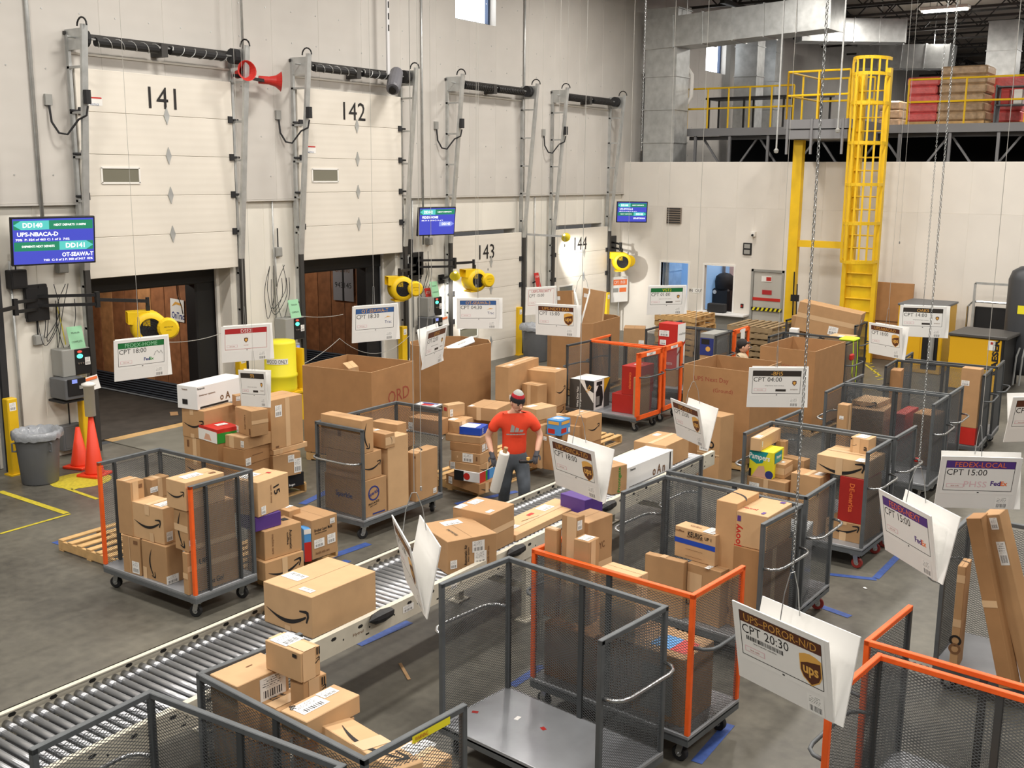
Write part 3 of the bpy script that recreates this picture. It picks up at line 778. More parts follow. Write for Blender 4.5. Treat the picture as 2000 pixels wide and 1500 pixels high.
# wide orange kick frames of the cart ends next to the vacuum box
def endframe(key, s):
    r = CARTS[key]; b = MB(); x = s*(CL/2+.012); y0, y1, z0, z1, wv = -CW/2, CW/2, DZ-.05, RZ-.005, .075
    for p, q in (((y0, z0), (y0+wv, z1)), ((y1-wv, z0), (y1, z1)), ((y0, z0), (y1, z0+wv)), ((y0, z1-wv), (y1, z1))): b.bbox((x-.012, p[0], p[1]), (x+.012, q[0], q[1]))
    b.obj('end_frame', 'orange', r)
    quad('tape_label', .3, .05, 'paper', r, frame((x+s*.0135, 0, z1-.04), (0, s, 0), (0, 0, 1))); text('SORT', frame((x+s*.015, 0, z1-.04), (0, s, 0), (0, 0, 1)), .035, 'ink', r)
endframe('M', 1); endframe('M2', -1); endframe('N2', -1)
# details on single carts
r = CARTS['J']
quad('maker_plate', .30, .045, 'lemon', r, frame((-(CL/2)-.002, -.1, RZ-.035), (0, -1, 0), (0, 0, 1)))
text('WARNING', frame((-(CL/2)-.004, -.02, RZ-.035), (0, -1, 0), (0, 0, 1)), .025, 'hdred', r, .1)
r = CARTS['A']
for x, y, sx, mt in ((-.35, .05, .06, 'paper'), (-.1, .06, .05, 'redbox'), (-.66, -.1, .05, 'redbox')):
    quad('scrap_of_tape', sx, .035, mt, r, T_(x, y, DZ+.002) @ Matrix.Rotation(x*4, 4, 'Z'))
r = CARTS['D2']
MB().lathe([(0, 0), (.03, 0), (.035, .02), (.02, .045), (0, .05)], 10).obj('red_knob', 'red', r, T_(-CL/2-.03, -CW/2+.02, .95))

# ============================================================ PALLETS
def pallet(label, c, rz, nx=1.2, ny=1.0, z=0., mt='pallet', grp='wooden pallets'):
    r = empty('pallet', (c[0], c[1], z), rz, label, 'pallet', grp)
    bm_ = MB().cham((0, 0, 0), (nx, .09, .018), .003).mesh('deck_board')
    n = 7
    for i in range(n): link('deck_board', bm_, mt, r, T_(0, -ny/2+.05+i*(ny-.1)/(n-1), .131))
    for i in (0, 3, 6): link('bottom_board', bm_, mt, r, T_(0, -ny/2+.05+i*(ny-.1)/(n-1), .009))
    sm = MB().cham((0, 0, 0), (.04, ny, .10), .003).mesh('stringer')
    for x in (-1, 0, 1): link('stringer', sm, mt, r, T_(x*(nx/2-.02), 0, .07))
    return r

def angmean(e1, e2):
    a2 = math.atan2(e2.y, e2.x); a1 = math.atan2(e1.y, e1.x)-math.pi/2
    while a1-a2 > math.pi: a1 -= 2*math.pi
    while a1-a2 < -math.pi: a1 += 2*math.pi
    w1, w2 = e1.length**2, e2.length**2
    return (a2*w2+a1*w1)/(w1+w2)
# ============================================================ GAYLORD BOXES (open bulk cartons)
def gaylord(label, N, L, Rr, zt, zb, octo=0., flaps=(), mt='card', writing=None, grp='open bulk cartons'):
    n, l, r_ = G(N, zt), G(L, zt), G(Rr, zt)
    e1, e2 = l-n, r_-n
    a = angmean(e1, e2)
    lx, ly = e2.length, e1.length
    ux, uy = Vector((math.cos(a), math.sin(a), 0)), Vector((-math.sin(a), math.cos(a), 0))
    c = n+ux*lx/2+uy*ly/2
    h = zt-zb; th = .012
    def ring(k):
        x, y, o = lx/2-k, ly/2-k, octo
        if o: return [(-x+o, -y), (x-o, -y), (x, -y+o), (x, y-o), (x-o, y), (-x+o, y), (-x, y-o), (-x, -y+o)]
        return [(-x, -y), (x, -y), (x, y), (-x, y)]
    o_, i_ = ring(0), ring(th); k = len(o_)
    vs = [(x, y, 0) for x, y in o_]+[(x, y, h) for x, y in o_]+[(x, y, h) for x, y in i_]+[(x, y, .02) for x, y in i_]
    fs = [tuple(range(k))[::-1], tuple(range(3*k, 4*k))]
    for i in range(k):
        j = (i+1) % k
        fs += [(i, j, k+j, k+i), (k+i, k+j, 2*k+j, 2*k+i), (2*k+i, 2*k+j, 3*k+j, 3*k+i)]
    M = T_(c.x, c.y, zb) @ Matrix.Rotation(a, 4, 'Z')
    o = MB().add(vs, fs).obj('bulk_carton', mt, None, M); tag(o, label, 'carton', grp)
    mat('cardedge', srgb(196, 158, 116), .8)
    b = MB()
    for i in range(k):
        j = (i+1) % k; b.add([(o_[i][0], o_[i][1], h+.001), (o_[j][0], o_[j][1], h+.001), (i_[j][0], i_[j][1], h+.001), (i_[i][0], i_[i][1], h+.001)], [(0, 1, 2, 3)])
    b.obj('rim', 'cardedge', o)
    mat('marker', srgb(150, 70, 52), .8)
    if writing:
        for s, face, u, v, hh in writing:
            if face == 'R': Mf = frame((-lx/2+u*lx, -ly/2-.002, h*v), (1, 0, .05), (0, 0, 1))
            else: Mf = frame((-lx/2-.002, ly/2-u*ly, h*v), (0, -1, .03), (0, 0, 1))
            text(s, Mf, hh, 'marker', o, name='handwriting')
    return o, c, a, lx, ly
W(0, 0, 1)
def base(label, g, grp='pallets under the bulk cartons'):
    pallet(label, (g[1].x, g[1].y), g[2], g[3]*.98, g[4]*.98, 0, 'pallet', grp)
g = gaylord('large open square bulk carton behind the sideways mesh cart', (725, 728), (597, 712), (799, 704), 1.5, .142, writing=[('ORD', 'R', .62, .66, .2)], mt='carddark'); base('pallet beneath the bulk carton beside the yellow barrel', g)
g = gaylord('open eight sided bulk carton standing before dock door 143', (880, 684), (789, 669), (969, 665), 1.5, .142, octo=.26, mt='carddark'); base('pallet beneath the eight sided bulk carton', g)
g = gaylord('open bulk carton with folded cardboard sheets standing in it, by dock door 144', (1150, 634), (1063, 626), (1216, 616), 1.5, .142, octo=.2, mt='carddark'); base('pallet beneath the carton of folded cardboard', g)
GC = g
g = gaylord('open bulk carton with red handwriting under the 23:00 sign', (1468, 727), (1336, 711), (1527, 707), 1.55, .142, writing=[('UPS Next Day', 'L', .42, .86, .09), ('(Ground)', 'L', .6, .75, .08)], mt='carddark'); base('pallet beneath the bulk carton with red handwriting', g)
g = gaylord('open bulk carton beside the cart with lime green straps', (1593, 687), (1487, 675), (1649, 667), 1.5, .142, writing=[('(Ground)', 'L', .55, .78, .07)], mt='carddark'); base('pallet beneath the bulk carton next to the lime straps', g)
# things poking out of the bulk cartons
# ============================================================ BOXES
def smile(wd):
    """printed arrow: crescent with a hooked head, centred, width wd"""
    b = MB(); n = 22; top = []; bot = []
    for i in range(n+1):
        s = i/n; x = -.5+.93*s; y = -.30*math.sin(math.pi*(s*.86+.02))*.62+.10*(s)
        th = .072*math.sin(math.pi*min(1, .04+s*.78))
        top.append((x*wd, (y+th*.5)*wd)); bot.append((x*wd, (y-th*.5)*wd))
    for i in range(n): b.add([(*bot[i], 0), (*bot[i+1], 0), (*top[i+1], 0), (*top[i], 0)], [(0, 1, 2, 3)])
    hx, hy = top[-1][0]+.03*wd, top[-1][1]+.02*wd
    hd = [(-.17, .045), (-.02, .075), (.035, .06), (.04, -.02), (-.005, -.13), (-.035, -.12), (-.005, -.02), (-.02, .025), (-.17, .02)]
    b.flat([(hx+x*wd*1.05, hy+y*wd*1.05) for x, y in hd])
    return b
BOX = {}; PT = {}; FP = {}
def faceM(f, lx, ly, h):
    if f == 'R': return frame((-lx/2, -ly/2-.0015, 0), (1, 0, 0), (0, 0, 1)), lx, h
    if f == 'L': return frame((-lx/2-.0015, ly/2, 0), (0, -1, 0), (0, 0, 1)), ly, h
    if f == 'T': return frame((-lx/2, -ly/2, h+.0015), (1, 0, 0), (0, 1, 0)), lx, ly
def bx(key, label, N, L, Rr, top, zb, deco=(), mt='card', name='cardboard_box', cat='box', grp=None, seam=True, ch=.004, inn=None):
    """box from the picture corners of its top: near corner N, left corner L, right corner R; `top` is its height
    above the floor or the picture point below N on the resting plane zb (a number or the key of the box underneath)"""
    if isinstance(zb, str): zb = BOX[zb]+.003
    if isinstance(top, tuple) and top[0] == 'pl':
        mi = CARTS[top[1]].matrix_basis.inverted(); e_ = mi @ EYE; d_ = mi.to_3x3() @ ray(N)
        zt = (EYE+ray(N)*((top[3]-e_[top[2]])/d_[top[2]])).z
    elif isinstance(top, tuple) and top[0] == 'over':
        d_ = ray(N); zt = CAMH+d_.z*math.hypot(top[1].x, top[1].y)/math.hypot(d_.x, d_.y)
    elif isinstance(top, tuple): zt = ztop(top[0], top[1], N) if isinstance(top[0], tuple) else ztop(top, zb, N)
    else: zt = top
    n, l, r_ = G(N, zt), G(L, zt), G(Rr, zt)
    e1, e2 = l-n, r_-n
    a = angmean(e1, e2)
    lx, ly, h = max(e2.length, .06), max(e1.length, .06), zt-zb
    ux, uy = Vector((math.cos(a), math.sin(a), 0)), Vector((-math.sin(a), math.cos(a), 0))
    c = n+ux*lx/2+uy*ly/2
    if inn:
        cm_ = CARTS[inn].matrix_basis; ca = math.atan2(cm_[1][0], cm_[0][0])
        k = round((a-ca)/(math.pi/2)); dev = a-ca-k*math.pi/2; dev = max(-.06, min(.06, dev)); a = ca+k*math.pi/2+dev
        lc = cm_.inverted() @ Vector((c.x, c.y, 0)); sx, sy = (lx, ly) if k % 2 == 0 else (ly, lx)
        lim = ((-CL/2+.045, CL/2-.045), (-CW/2-.02, CW/2-.045)); mg = abs(dev)*.5
        out = []
        for v_, s_, (a0, a1) in ((lc.x, sx*(1)+mg*sy, lim[0]), (lc.y, sy+mg*sx, lim[1])):
            lo, hi = max(v_-s_/2, a0), min(v_+s_/2, a1)
            if hi-lo < min(s_, .1):
                s2 = min(s_, a1-a0); vv = min(max(v_, a0+s2/2), a1-s2/2); lo, hi = vv-s2/2, vv+s2/2
            out.append(((lo+hi)/2, hi-lo))
        c = cm_ @ Vector((out[0][0], out[1][0], 0)); fx, fy = max(.05, out[0][1]-mg*sy), max(.05, out[1][1]-mg*sx)
        lx, ly = (fx, fy) if k % 2 == 0 else (fy, fx)
    o = box(label, c.x, c.y, zb, a, lx, ly, h, deco, mt, name, cat, grp, seam, ch)
    BOX[key] = zt; PT[key] = (n, l, r_); FP[key] = (c.x, c.y, a, lx, ly, zb)
    return o
def under(key, label, zb, deco=(), mt='card', grp=None):
    """a box filling the space straight below another one"""
    x, y, a, lx, ly, z1 = FP[key]
    return box(label, x, y, zb, a, lx*.98, ly*.98, z1-.003-zb, deco, mt, 'cardboard_box', 'box', grp)
def box(label, x, y, zb, a, lx, ly, h, deco=(), mt='card', name='cardboard_box', cat='box', grp=None, seam=True, ch=.004, M=None):
    o = MB().cham((0, 0, h/2), (lx, ly, h), min(ch, h*.2)).obj(name, mt, None, M or (T_(x, y, zb) @ Matrix.Rotation(a, 4, 'Z')))
    tag(o, label, cat, grp)
    if seam and not any(d[0] == 'tape' and d[1] == 'T' for d in deco):
        if ly > lx: quad('flap_seam', .003, ly-.01, 'seam', o, T_(0, 0, h+.0008))
        else: quad('flap_seam', lx-.01, .003, 'seam', o, T_(0, 0, h+.0008))
    for i, d in enumerate(deco):
        k, f = d[0], d[1]; Mf, fw, fh = faceM(f, lx, ly, h); dz = T_(0, 0, .0006*(i+1))
        if k == 'smile':      # face, u, v, size fraction of width, rotation
            u, v, s, rt = (list(d[2:])+[.5, .45, .8, 0][len(d)-2:])
            wd = s*(fw if abs(rt) not in (90, 270) else fh)
            smile(wd).obj('printed_arrow', 'ink', o, Mf @ T_(fw*u, fh*v, 0) @ dz @ Matrix.Rotation(R_(rt), 4, 'Z'))
        elif k == 'tape':     # face, direction 'u'/'v', centre, width, (start,end)
            di, ce, wd = d[2], d[3], d[4] if len(d) > 4 else .055
            s0, s1 = d[5] if len(d) > 5 else (0, 1)
            if di == 'v': quad('packing_tape', wd, fh*(s1-s0), 'tape', o, Mf @ T_(fw*ce, fh*(s0+s1)/2, 0) @ dz)
            else: quad('packing_tape', fw*(s1-s0), wd, 'tape', o, Mf @ T_(fw*(s0+s1)/2, fh*ce, 0) @ dz)
        elif k == 'label':    # face, u, v, w, h, rot
            rt = d[6] if len(d) > 6 else 0
            quad('shipping_label', min(d[4], fw*.95), min(d[5], fh*.95), 'labelprint', o, Mf @ T_(fw*d[2], fh*d[3], 0) @ dz @ Matrix.Rotation(R_(rt), 4, 'Z'))
        elif k == 'text':     # face, u, v, cap height, string, material, rot, width
            rt = d[7] if len(d) > 7 else 0
            text(d[5], Mf @ T_(fw*d[2], fh*d[3], 0) @ dz @ Matrix.Rotation(R_(rt), 4, 'Z'), d[4], d[6], o, d[8] if len(d) > 8 else None, bold=.02)
        elif k == 'rect':     # face, u0, v0, u1, v1, material
            quad('printed_panel', fw*(d[4]-d[2]), fh*(d[5]-d[3]), d[6], o, Mf @ T_(fw*(d[2]+d[4])/2, fh*(d[3]+d[5])/2, 0) @ dz)
        elif k == 'poly':     # face, points, material
            MB().flat([(fw*p[0], fh*p[1]) for p in d[2]]).obj('printed_shape', d[3], o, Mf @ dz)
        elif k == 'ring':     # face,u,v,r0,r1,mat
            b = MB(); q = 20
            vs = [(rr*math.cos(2*math.pi*j/q), rr*math.sin(2*math.pi*j/q), 0) for rr in (d[4], d[5]) for j in range(q)]
            b.add(vs, [(j, (j+1) % q, q+(j+1) % q, q+j) for j in range(q)]).obj('printed_ring', d[6], o, Mf @ T_(fw*d[2], fh*d[3], 0) @ dz)
    return o
LB = lambda f, u, v, w=.15, h=.10, r=0: ('label', f, u, v, w, h, r)
TP = lambda f, d, c, w=.055, se=(0, 1): ('tape', f, d, c, w, se)
SM = lambda f, u=.5, v=.5, s=.8, r=0: ('smile', f, u, v, s, r)
TX = lambda f, u, v, h, s, m='ink', r=0, w=None: ('text', f, u, v, h, s, m, r, w)
RC = lambda f, a, b, c, d, m: ('rect', f, a, b, c, d, m)
# ---- on the conveyor
RT = CZ-.095+.0245+.004
W(380, 1080, 3.572)
bx('cv1', 'very large smile printed box alone on the conveyor rollers', (815, 312), (510, 186), (1240, 120), (838, 600), RT, [SM('L', .5, .42, .88), LB('T', .32, .78, .2, .13, 90), LB('T', .12, .25, .14, .06, 90), TP('L', 'v', .5, .07, (0, .12))], 'cardlight', grp='boxes on the conveyor')
W(840, 940, 6.25)
bx('cv2', 'brown box with two white labels on its side, hindmost pair on the conveyor', (212, 742), (40, 500), (682, 575), (198, 1142), RT, [LB('T', .55, .8, .2, .12), LB('R', .62, .7, .13, .11), LB('R', .66, .3, .13, .15), LB('R', .12, .28, .07, .08), TX('R', .36, .5, .03, 'Automatic Air', 'ink', 90, .2), TX('R', .42, .5, .02, 'filter system', 'ink', 90, .14), TX('R', .82, .4, .02, 'handle with care', 'inkfaint', 90, .16), TX('T', .3, .35, .03, 'KitchenAid', 'ink', 90, .2)], grp='boxes on the conveyor')
bx('cv3', 'plain cube shaped brown box with three top labels on the conveyor', (735, 410), (275, 315), (1032, 275), (735, 888), RT, [LB('T', .15, .88, .14, .08), LB('T', .62, .8, .17, .1), LB('T', .2, .14, .1, .05), TP('R', 'u', .52, .06)], grp='boxes on the conveyor', seam=False)
bx('cv4', 'long low box with torn top flap lying on the conveyor', (1050, 660), (742, 560), (1842, 272), (1040, 735), RT, [LB('T', .72, .72, .2, .13), RC('T', .46, .66, .54, .78, 'red'), TP('T', 'u', .42, .05), ('poly', 'T', [(.3, .55), (.5, .43), (.52, .44), (.31, .565)], 'seam'), LB('T', .15, .5, .14, .1)], 'cardlight', grp='boxes on the conveyor', seam=False)
W(1040, 960, 6.25)
bx('cv5', 'purple box under the hanging sign on the conveyor', (640, 110), (385, 10), (800, 30), .99, RT, [], 'purple', grp='boxes on the conveyor', seam=False)
bx('cv5b', 'flat green mailer beside the purple box on the conveyor', (690, 150), (650, 130), (800, 90), .87, RT, [], 'green', name='mailer', cat='mailer', seam=False)
W(1180, 820, 6.25)
bx('cv6', 'narrow brown box with green lettering on the conveyor', (100, 580), (-20, 520), (240, 530), (102, 920), RT, [TX('R', .5, .5, .06, 'Frontgate', 'green', 90, .3)], grp='boxes on the conveyor')
bx('cv7', 'long glossy white box with faint line drawing on the conveyor', (282, 590), (165, 490), (765, 350), (268, 850), RT, [TX('R', .12, .85, .03, 'Panasonic', 'ink', 0, .12), RC('R', .92, .05, .945, .95, 'ink'), TX('R', .68, .35, .12, 'o A n', 'inkfaint', 0, .3), RC('R', .05, .05, .9, .075, 'ink')], 'gloss_white', grp='boxes on the conveyor', seam=False)
bx('cv8', 'taped brown box behind the glossy white one on the conveyor', (755, 320), (385, 248), (1010, 190), (760, 600), RT, [TP('T', 'u', .5, .06), LB('T', .7, .8, .13, .08)], grp='boxes on the conveyor')

# ---- orange cornered cart at the left
GR = 'boxes in the orange cornered cart'
W(180, 860, 5.882)
GF = (868, 1800)
bx('g6', 'box with upright arrow print at the front bottom of the orange cornered cart', (845, 1228), (560, 1140), (1040, 1165), ('pl', 'G', 1, -.37), DZ, [SM('L', .42, .45, .75, -90), TP('L', 'v', .1, .06, (0, .3)), LB('R', .3, .12, .15, .09)], grp=GR, inn='G')
bx('g5', 'plain box at the bottom left of the orange cornered cart', (548, 1132), (322, 1088), (720, 1080), ('pl', 'G', 1, -.37), DZ, [LB('L', .72, .2, .11, .13), RC('L', .66, .82, .9, .92, 'inkfaint'), TP('L', 'v', .42, .01)], grp=GR, inn='G')
bx('g4', 'smile printed box with address label tilted on the pile in the orange cornered cart', (808, 790), (475, 690), (1010, 705), (832, 1205), 'g6', [SM('L', .5, .52, .85), TP('L', 'v', .5, .07, (.72, 1)), TP('T', 'u', .5, .07), LB('T', .5, .25, .2, .12), LB('R', .25, .2, .08, .1), TP('L', 'v', .62, .06, (0, .25))], 'cardlight', grp=GR, inn='G')
bx('g1', 'tall narrow taped box at the left of the orange cornered cart', (455, 487), (265, 458), (600, 440), ((440, 1110), BOX['g5']+.003), 'g5', [TP('R', 'v', .35, .07), TP('T', 'u', .5, .05), RC('R', .6, .86, .85, .93, 'inkfaint')], grp=GR, inn='G')
bx('g7', 'wide box with printed lettering along the mesh of the orange cornered cart', (1090, 1310), (1035, 1290), (1700, 1130), ('pl', 'G', 0, .70), DZ, [TP('L', 'u', .45, .06), TP('R', 'u', .62, .06), TX('R', .55, .18, .06, 'to Go!', 'ink', 0, .16), TX('R', .3, .72, .06, 'UP', 'ink', 0)], 'card', grp=GR, inn='G')
bx('g3', 'box with sideways arrow and cross tape in the orange cornered cart', (1090, 822), (908, 768), (1660, 680), ('pl', 'G', 0, .70), 'g7', [SM('L', .5, .5, .85, -90), TP('L', 'u', .55, .07), LB('R', .08, .18, .08, .1), TP('R', 'u', .1, .05)], grp=GR, inn='G')
bx('g2', 'smile printed box with white label on top of the orange cornered cart pile', (1062, 492), (857, 430), (1508, 366), ('pl', 'G', 0, .70), 'g3', [SM('L', .5, .55, .9), LB('T', .42, .55, .22, .12), ('rect', 'T', .75, .2, .9, .35, 'inkfaint')], 'cardlight', grp=GR, inn='G')
bx('g8', 'small taped box at the back of the orange cornered cart', (690, 458), (520, 385), (940, 360), 1.12, .9, [TP('T', 'v', .45, .06), TP('R', 'v', .45, .06), LB('R', .1, .5, .1, .06)], grp=GR, inn='G')
under('g8', 'plain box under the small taped box at the back of the orange cornered cart', DZ, [], 'card', grp=GR)
bx('g9', 'shallow box leaning behind the tall one in the orange cornered cart', (625, 528), (583, 495), (858, 462), 1.02, DZ, [], grp=GR, inn='G')
# ---- pile behind that cart
GR = 'boxes piled behind the orange cornered cart'
W(340, 900, 5.882)
pallet('pallet under the pile behind the orange cornered cart', (-9.0, 8.02), R_(90), 1.15, 1.0)
PZ = .143
bx('p1', 'smile printed box at the bottom of the pile behind the orange cornered cart', (1045, 1178), (800, 1110), (1505, 1040), (1045, 1400), PZ, [SM('R', .5, .45, .85), TP('R', 'v', .5, .07)], grp=GR)
bx('p2', 'brown box with upright lettering on the smile printed box behind the orange cart', (1035, 818), (860, 735), (1450, 697), ((1050, 1152), BOX['p1']), 'p1', [TX('R', .7, .5, .035, 'Automatic', 'ink', -90, .22), TX('R', .62, .55, .025, 'coffee', 'ink', -90, .14), TX('R', .22, .5, .025, 'machine care', 'inkfaint', -90, .22), LB('T', .55, .8, .2, .1), RC('T', .75, .5, .9, .75, 'dark'), LB('T', .06, .3, .1, .06)], grp=GR)
bx('p4', 'tall brown box with two white labels right of the pile behind the orange cart', (1575, 692), (1285, 585), (1838, 590), (1590, 1142), PZ, [TX('R', .45, .72, .035, 'Brother Laser Multi', 'ink', 0, .26), TX('R', .35, .64, .025, 'function printer', 'ink', 0, .18), LB('R', .28, .38, .15, .1), LB('R', .75, .4, .12, .11), LB('R', .8, .85, .07, .06), TX('R', .4, .14, .03, 'handle with care', 'inkfaint', 0, .2)], grp=GR)
bx('p5', 'thin red and blue box squeezed beside the tall two label box', (1490, 792), (1455, 745), (1556, 772), ((1505, 1165), PZ), PZ, [RC('R', 0, 0, 1, .6, 'red'), RC('R', 0, .85, 1, 1, 'paper')], 'skyblue', grp=GR, seam=False)
bx('p6', 'flat purple and white box wedged under the tan box with footprint icon', (930, 660), (760, 600), (1225, 575), ('over', PT['p2'][0]), 'p2', [RC('T', .1, .2, .9, .8, 'paper')], 'purple', grp=GR, seam=False)
bx('p3', 'large tan box with footprint icon tilted on top of the pile behind the orange cart', (955, 255), (700, 190), (1285, 127), ('over', PT['p2'][0]), 'p6', [LB('T', .35, .75, .22, .12), RC('T', .7, .4, .78, .55, 'inkred'), TX('R', .6, .62, .09, '15', 'ink', -80, .1), TX('R', .42, .55, .03, 'team lift heavy', 'inkfaint', -90, .2), LB('R', .16, .16, .07, .09)], 'cardlight', grp=GR)
bx('p7', 'small brown box peeking out behind the tall two label box', (1320, 582), (1205, 535), (1425, 535), .66, PZ, [LB('T', .7, .7, .1, .06)], grp=GR)
# ---- pallet stack left of the yellow barrel
GR = 'boxes stacked on the pallet by dock door 141'
W(340, 720, 6.25)
S1F = ((469-340)*6.25, (1003-720)*6.25)
pallet('pallet under the tall stack with the white box on top', (-11.25, 9.62), R_(90), 1.2, 1.12)
bx('s1', 'smile printed box carrying the long white box', (362, 522), (85, 478), (760, 428), 1.28, .887, [SM('L', .52, .52, .9), TP('L', 'v', .45, .07, (.8, 1)), TP('L', 'v', .45, .07, (0, .15)), LB('T', .15, .5, .15, .09)], 'card', grp=GR)
under('s1', 'smile printed box at the bottom left of the tall stack with the white box', PZ, [SM('L', .5, .45, .85), TP('L', 'v', .5, .07, (.5, 1)), RC('L', .15, .82, .25, .95, 'inkfaint')], 'card', grp=GR)
bx('s2', 'long white appliance box on top of the pallet stack', (275, 226), (75, 186), (850, 85), 1.60, 's1', [TX('R', .08, .9, .03, 'Panasonic', 'ink', 0, .14), RC('R', .05, .03, .62, .12, 'ink'), TX('R', .2, .6, .03, 'inverter system', 'inkfaint', 0, .3), TX('R', .56, .35, .1, 'o A', 'inkfaint', 0, .2), RC('L', .26, .2, .52, .42, 'ink'), TX('L', .4, .85, .025, 'Panasonic', 'inkfaint', 0, .1)], 'gloss_white', grp=GR, seam=False)
bx('s3', 'small brown box right of the long white appliance box', (755, 330), (735, 310), (860, 310), 1.43, 's1', [LB('R', .2, .7, .06, .06)], grp=GR)
bx('s4', 'long worn brown box across the front of the tall pallet stack', (850, 1002), (450, 952), (1215, 905), .837, .627, [LB('R', .15, .2, .1, .1), RC('R', .3, .5, .7, .55, 'inkfaint')], 'carddark', grp=GR)
under('s4', 'plain box beneath the long worn brown box of the pallet stack', PZ, [], 'carddark', grp=GR)
bx('s5', 'flat taped box on the long worn box of the pallet stack', (845, 852), (582, 800), (1212, 757), 1.0, 's4', [TP('L', 'v', .45, .09), TP('T', 'v', .1, .09), LB('L', .95, .5, .06, .09)], grp=GR)
bx('s6', 'brown box under the SFB sign on the pallet stack', (940, 522), (705, 470), (1172, 500), 1.35, 's5', [TX('L', .6, .5, .03, 'Handle', 'inkfaint', -90, .2), LB('L', .1, .15, .07, .09), RC('L', .82, .05, .92, .3, 'inkfaint'), TP('R', 'u', .55, .05)], grp=GR)
bx('s7', 'red and green diaper box in the middle of the pallet stack', (520, 748), (378, 668), (720, 680), 1.087, .895, [RC('L', .0, .0, 1, .8, 'paper'), ('poly', 'L', [(.3, .1), (.7, .1), (.6, .5), (.4, .55)], 'skin'), RC('R', 0, 0, 1, .72, 'green'), RC('R', 0, .72, 1, 1, 'red'), LB('T', .6, .5, .16, .1)], 'red', grp=GR, seam=False)
under('s7', 'hidden box holding up the red and green diaper box', PZ, [], 'carddark', grp=GR)
bx('s8', 'tall taped box at the right of the pallet stack beside the barrel', (1172, 392), (960, 340), (1542, 305), 1.42, .737, [TP('R', 'v', .52, .08), LB('R', .24, .76, .12, .16), RC('R', .12, .02, .22, .06, 'inkfaint')], grp=GR)
bx('s9', 'shallow lidded box under the tall taped box by the barrel', (1215, 1002), (1060, 950), (1607, 885), .733, .662, [TP('R', 'v', .22, .05)], 'cardlight', grp=GR)
bx('s10', 'box with two labels under the shallow lidded box by the barrel', (1205, 1072), (1060, 1010), (1532, 1000), .658, .335, [LB('R', .65, .75, .1, .1), LB('R', .88, .4, .12, .2)], 'card', grp=GR)
bx('s11', 'black glossy box at the bottom right of the tall pallet stack', (1372, 1308), (1250, 1260), (1568, 1250), .33, PZ, [TX('R', .3, .2, .04, 'logo', 'paper', 0, .1)], 'black', grp=GR, seam=False)
# ---- sideways cart
GR = 'boxes in the sideways cart'
W(590, 770, 6.667)
bx('h3', 'box with blue towel logo print at the bottom of the sideways cart', (800, 1142), (300, 1000), (1068, 1050), ('pl', 'H', 0, -.70), DZ, [('ring', 'R', .42, .62, .075, .095, 'inkblue'), TX('R', .42, .62, .06, 'Sparkle', 'inkblue', 12, .18), TX('R', .42, .36, .028, 'PICK-A-SIZE', 'ink', 8, .18), TX('R', .4, .29, .02, 'paper towels', 'ink', 8, .12), RC('R', .35, .04, .9, .08, 'inkblue'), TX('L', .5, .5, .09, 'Sparkle', 'inkblue', 0, .3)], grp=GR, inn='H')
bx('h2', 'smile printed box above the towel box in the sideways cart', (785, 790), (290, 690), (1060, 725), ('pl', 'H', 0, -.70), 'h3', [SM('R', .48, .5, .95)], grp=GR, inn='H')
bx('h1', 'long box sticking out over the rim of the sideways cart', (772, 350), (240, 246), (880, 304), ('pl', 'H', 0, -.70), 'h2', [SM('R', .45, .5, .78, -90), RC('L', .42, .42, .5, .6, 'inkfaint')], grp=GR, inn='H')
bx('h4', 'very tall narrow carton standing in the sideways cart', (1105, 582), (1010, 540), (1362, 510), ('pl', 'H', 1, -.37), DZ, [RC('R', .1, .88, .2, .92, 'inkfaint')], 'cardlight', grp=GR, inn='H')
bx('h5', 'small crumpled taped box beside the tall narrow carton', (938, 532), (885, 430), (1098, 512), 1.26, 'h2', [TP('R', 'u', .5, .1), SM('R', .6, .5, .5, 90), LB('T', .6, .6, .08, .05)], 'card', grp=GR, inn='H')
bx('h6', 'box with black and white label at the back of the sideways cart', (1262, 396), (905, 352), (1362, 356), 1.24, .9, [LB('L', .8, .3, .1, .1), RC('L', .66, .2, .72, .55, 'ink'), LB('L', .4, .35, .07, .07)], grp=GR, inn='H')
under('h6', 'plain box under the black and white label box in the sideways cart', DZ, [], 'carddark', grp=GR)
bx('h7', 'upright box with arrow on top at the right end of the sideways cart', (1562, 792), (1368, 742), (1822, 690), (1567, 1425), DZ, [SM('T', .4, .6, .7, 40), TP('T', 'v', .3, .06), LB('R', .85, .1, .07, .07), RC('L', .8, .9, .98, .95, 'inkfaint')], 'card', grp=GR, inn='H')
# ---- pallet stack left of the worker
GR = 'boxes stacked left of the worker'
W(780, 760, 6.25)
pallet('pallet under the stack of flat boxes left of the worker', (-9.12, 12.08), R_(90), 1.2, 1.0)
S2 = ((934-780)*6.25+10, (968-760)*6.25)
bx('t1', 'smile printed flat box at the bottom of the stack left of the worker', (975, 1162), (575, 1030), (1200, 1100), (975, 1285), PZ, [SM('R', .55, .5, .9), LB('L', .14, .5, .08, .1), TP('R', 'v', .4, .06)], 'carddark', grp=GR)
bx('t2', 'white box with orange and blue ends in the stack left of the worker', (980, 1028), (640, 995), (1218, 950), ((978, 1155), BOX['t1']), 't1', [RC('R', 0, 0, .38, 1, 'red'), RC('R', .38, 0, .6, 1, 'green'), RC('R', .6, 0, 1, 1, 'skyblue'), RC('R', .5, 0, .62, 1, 'blue'), RC('L', 0, 0, .38, 1, 'black'), ('ring', 'L', .5, .5, .0, .05, 'red')], 'gloss_white', grp=GR, seam=False)
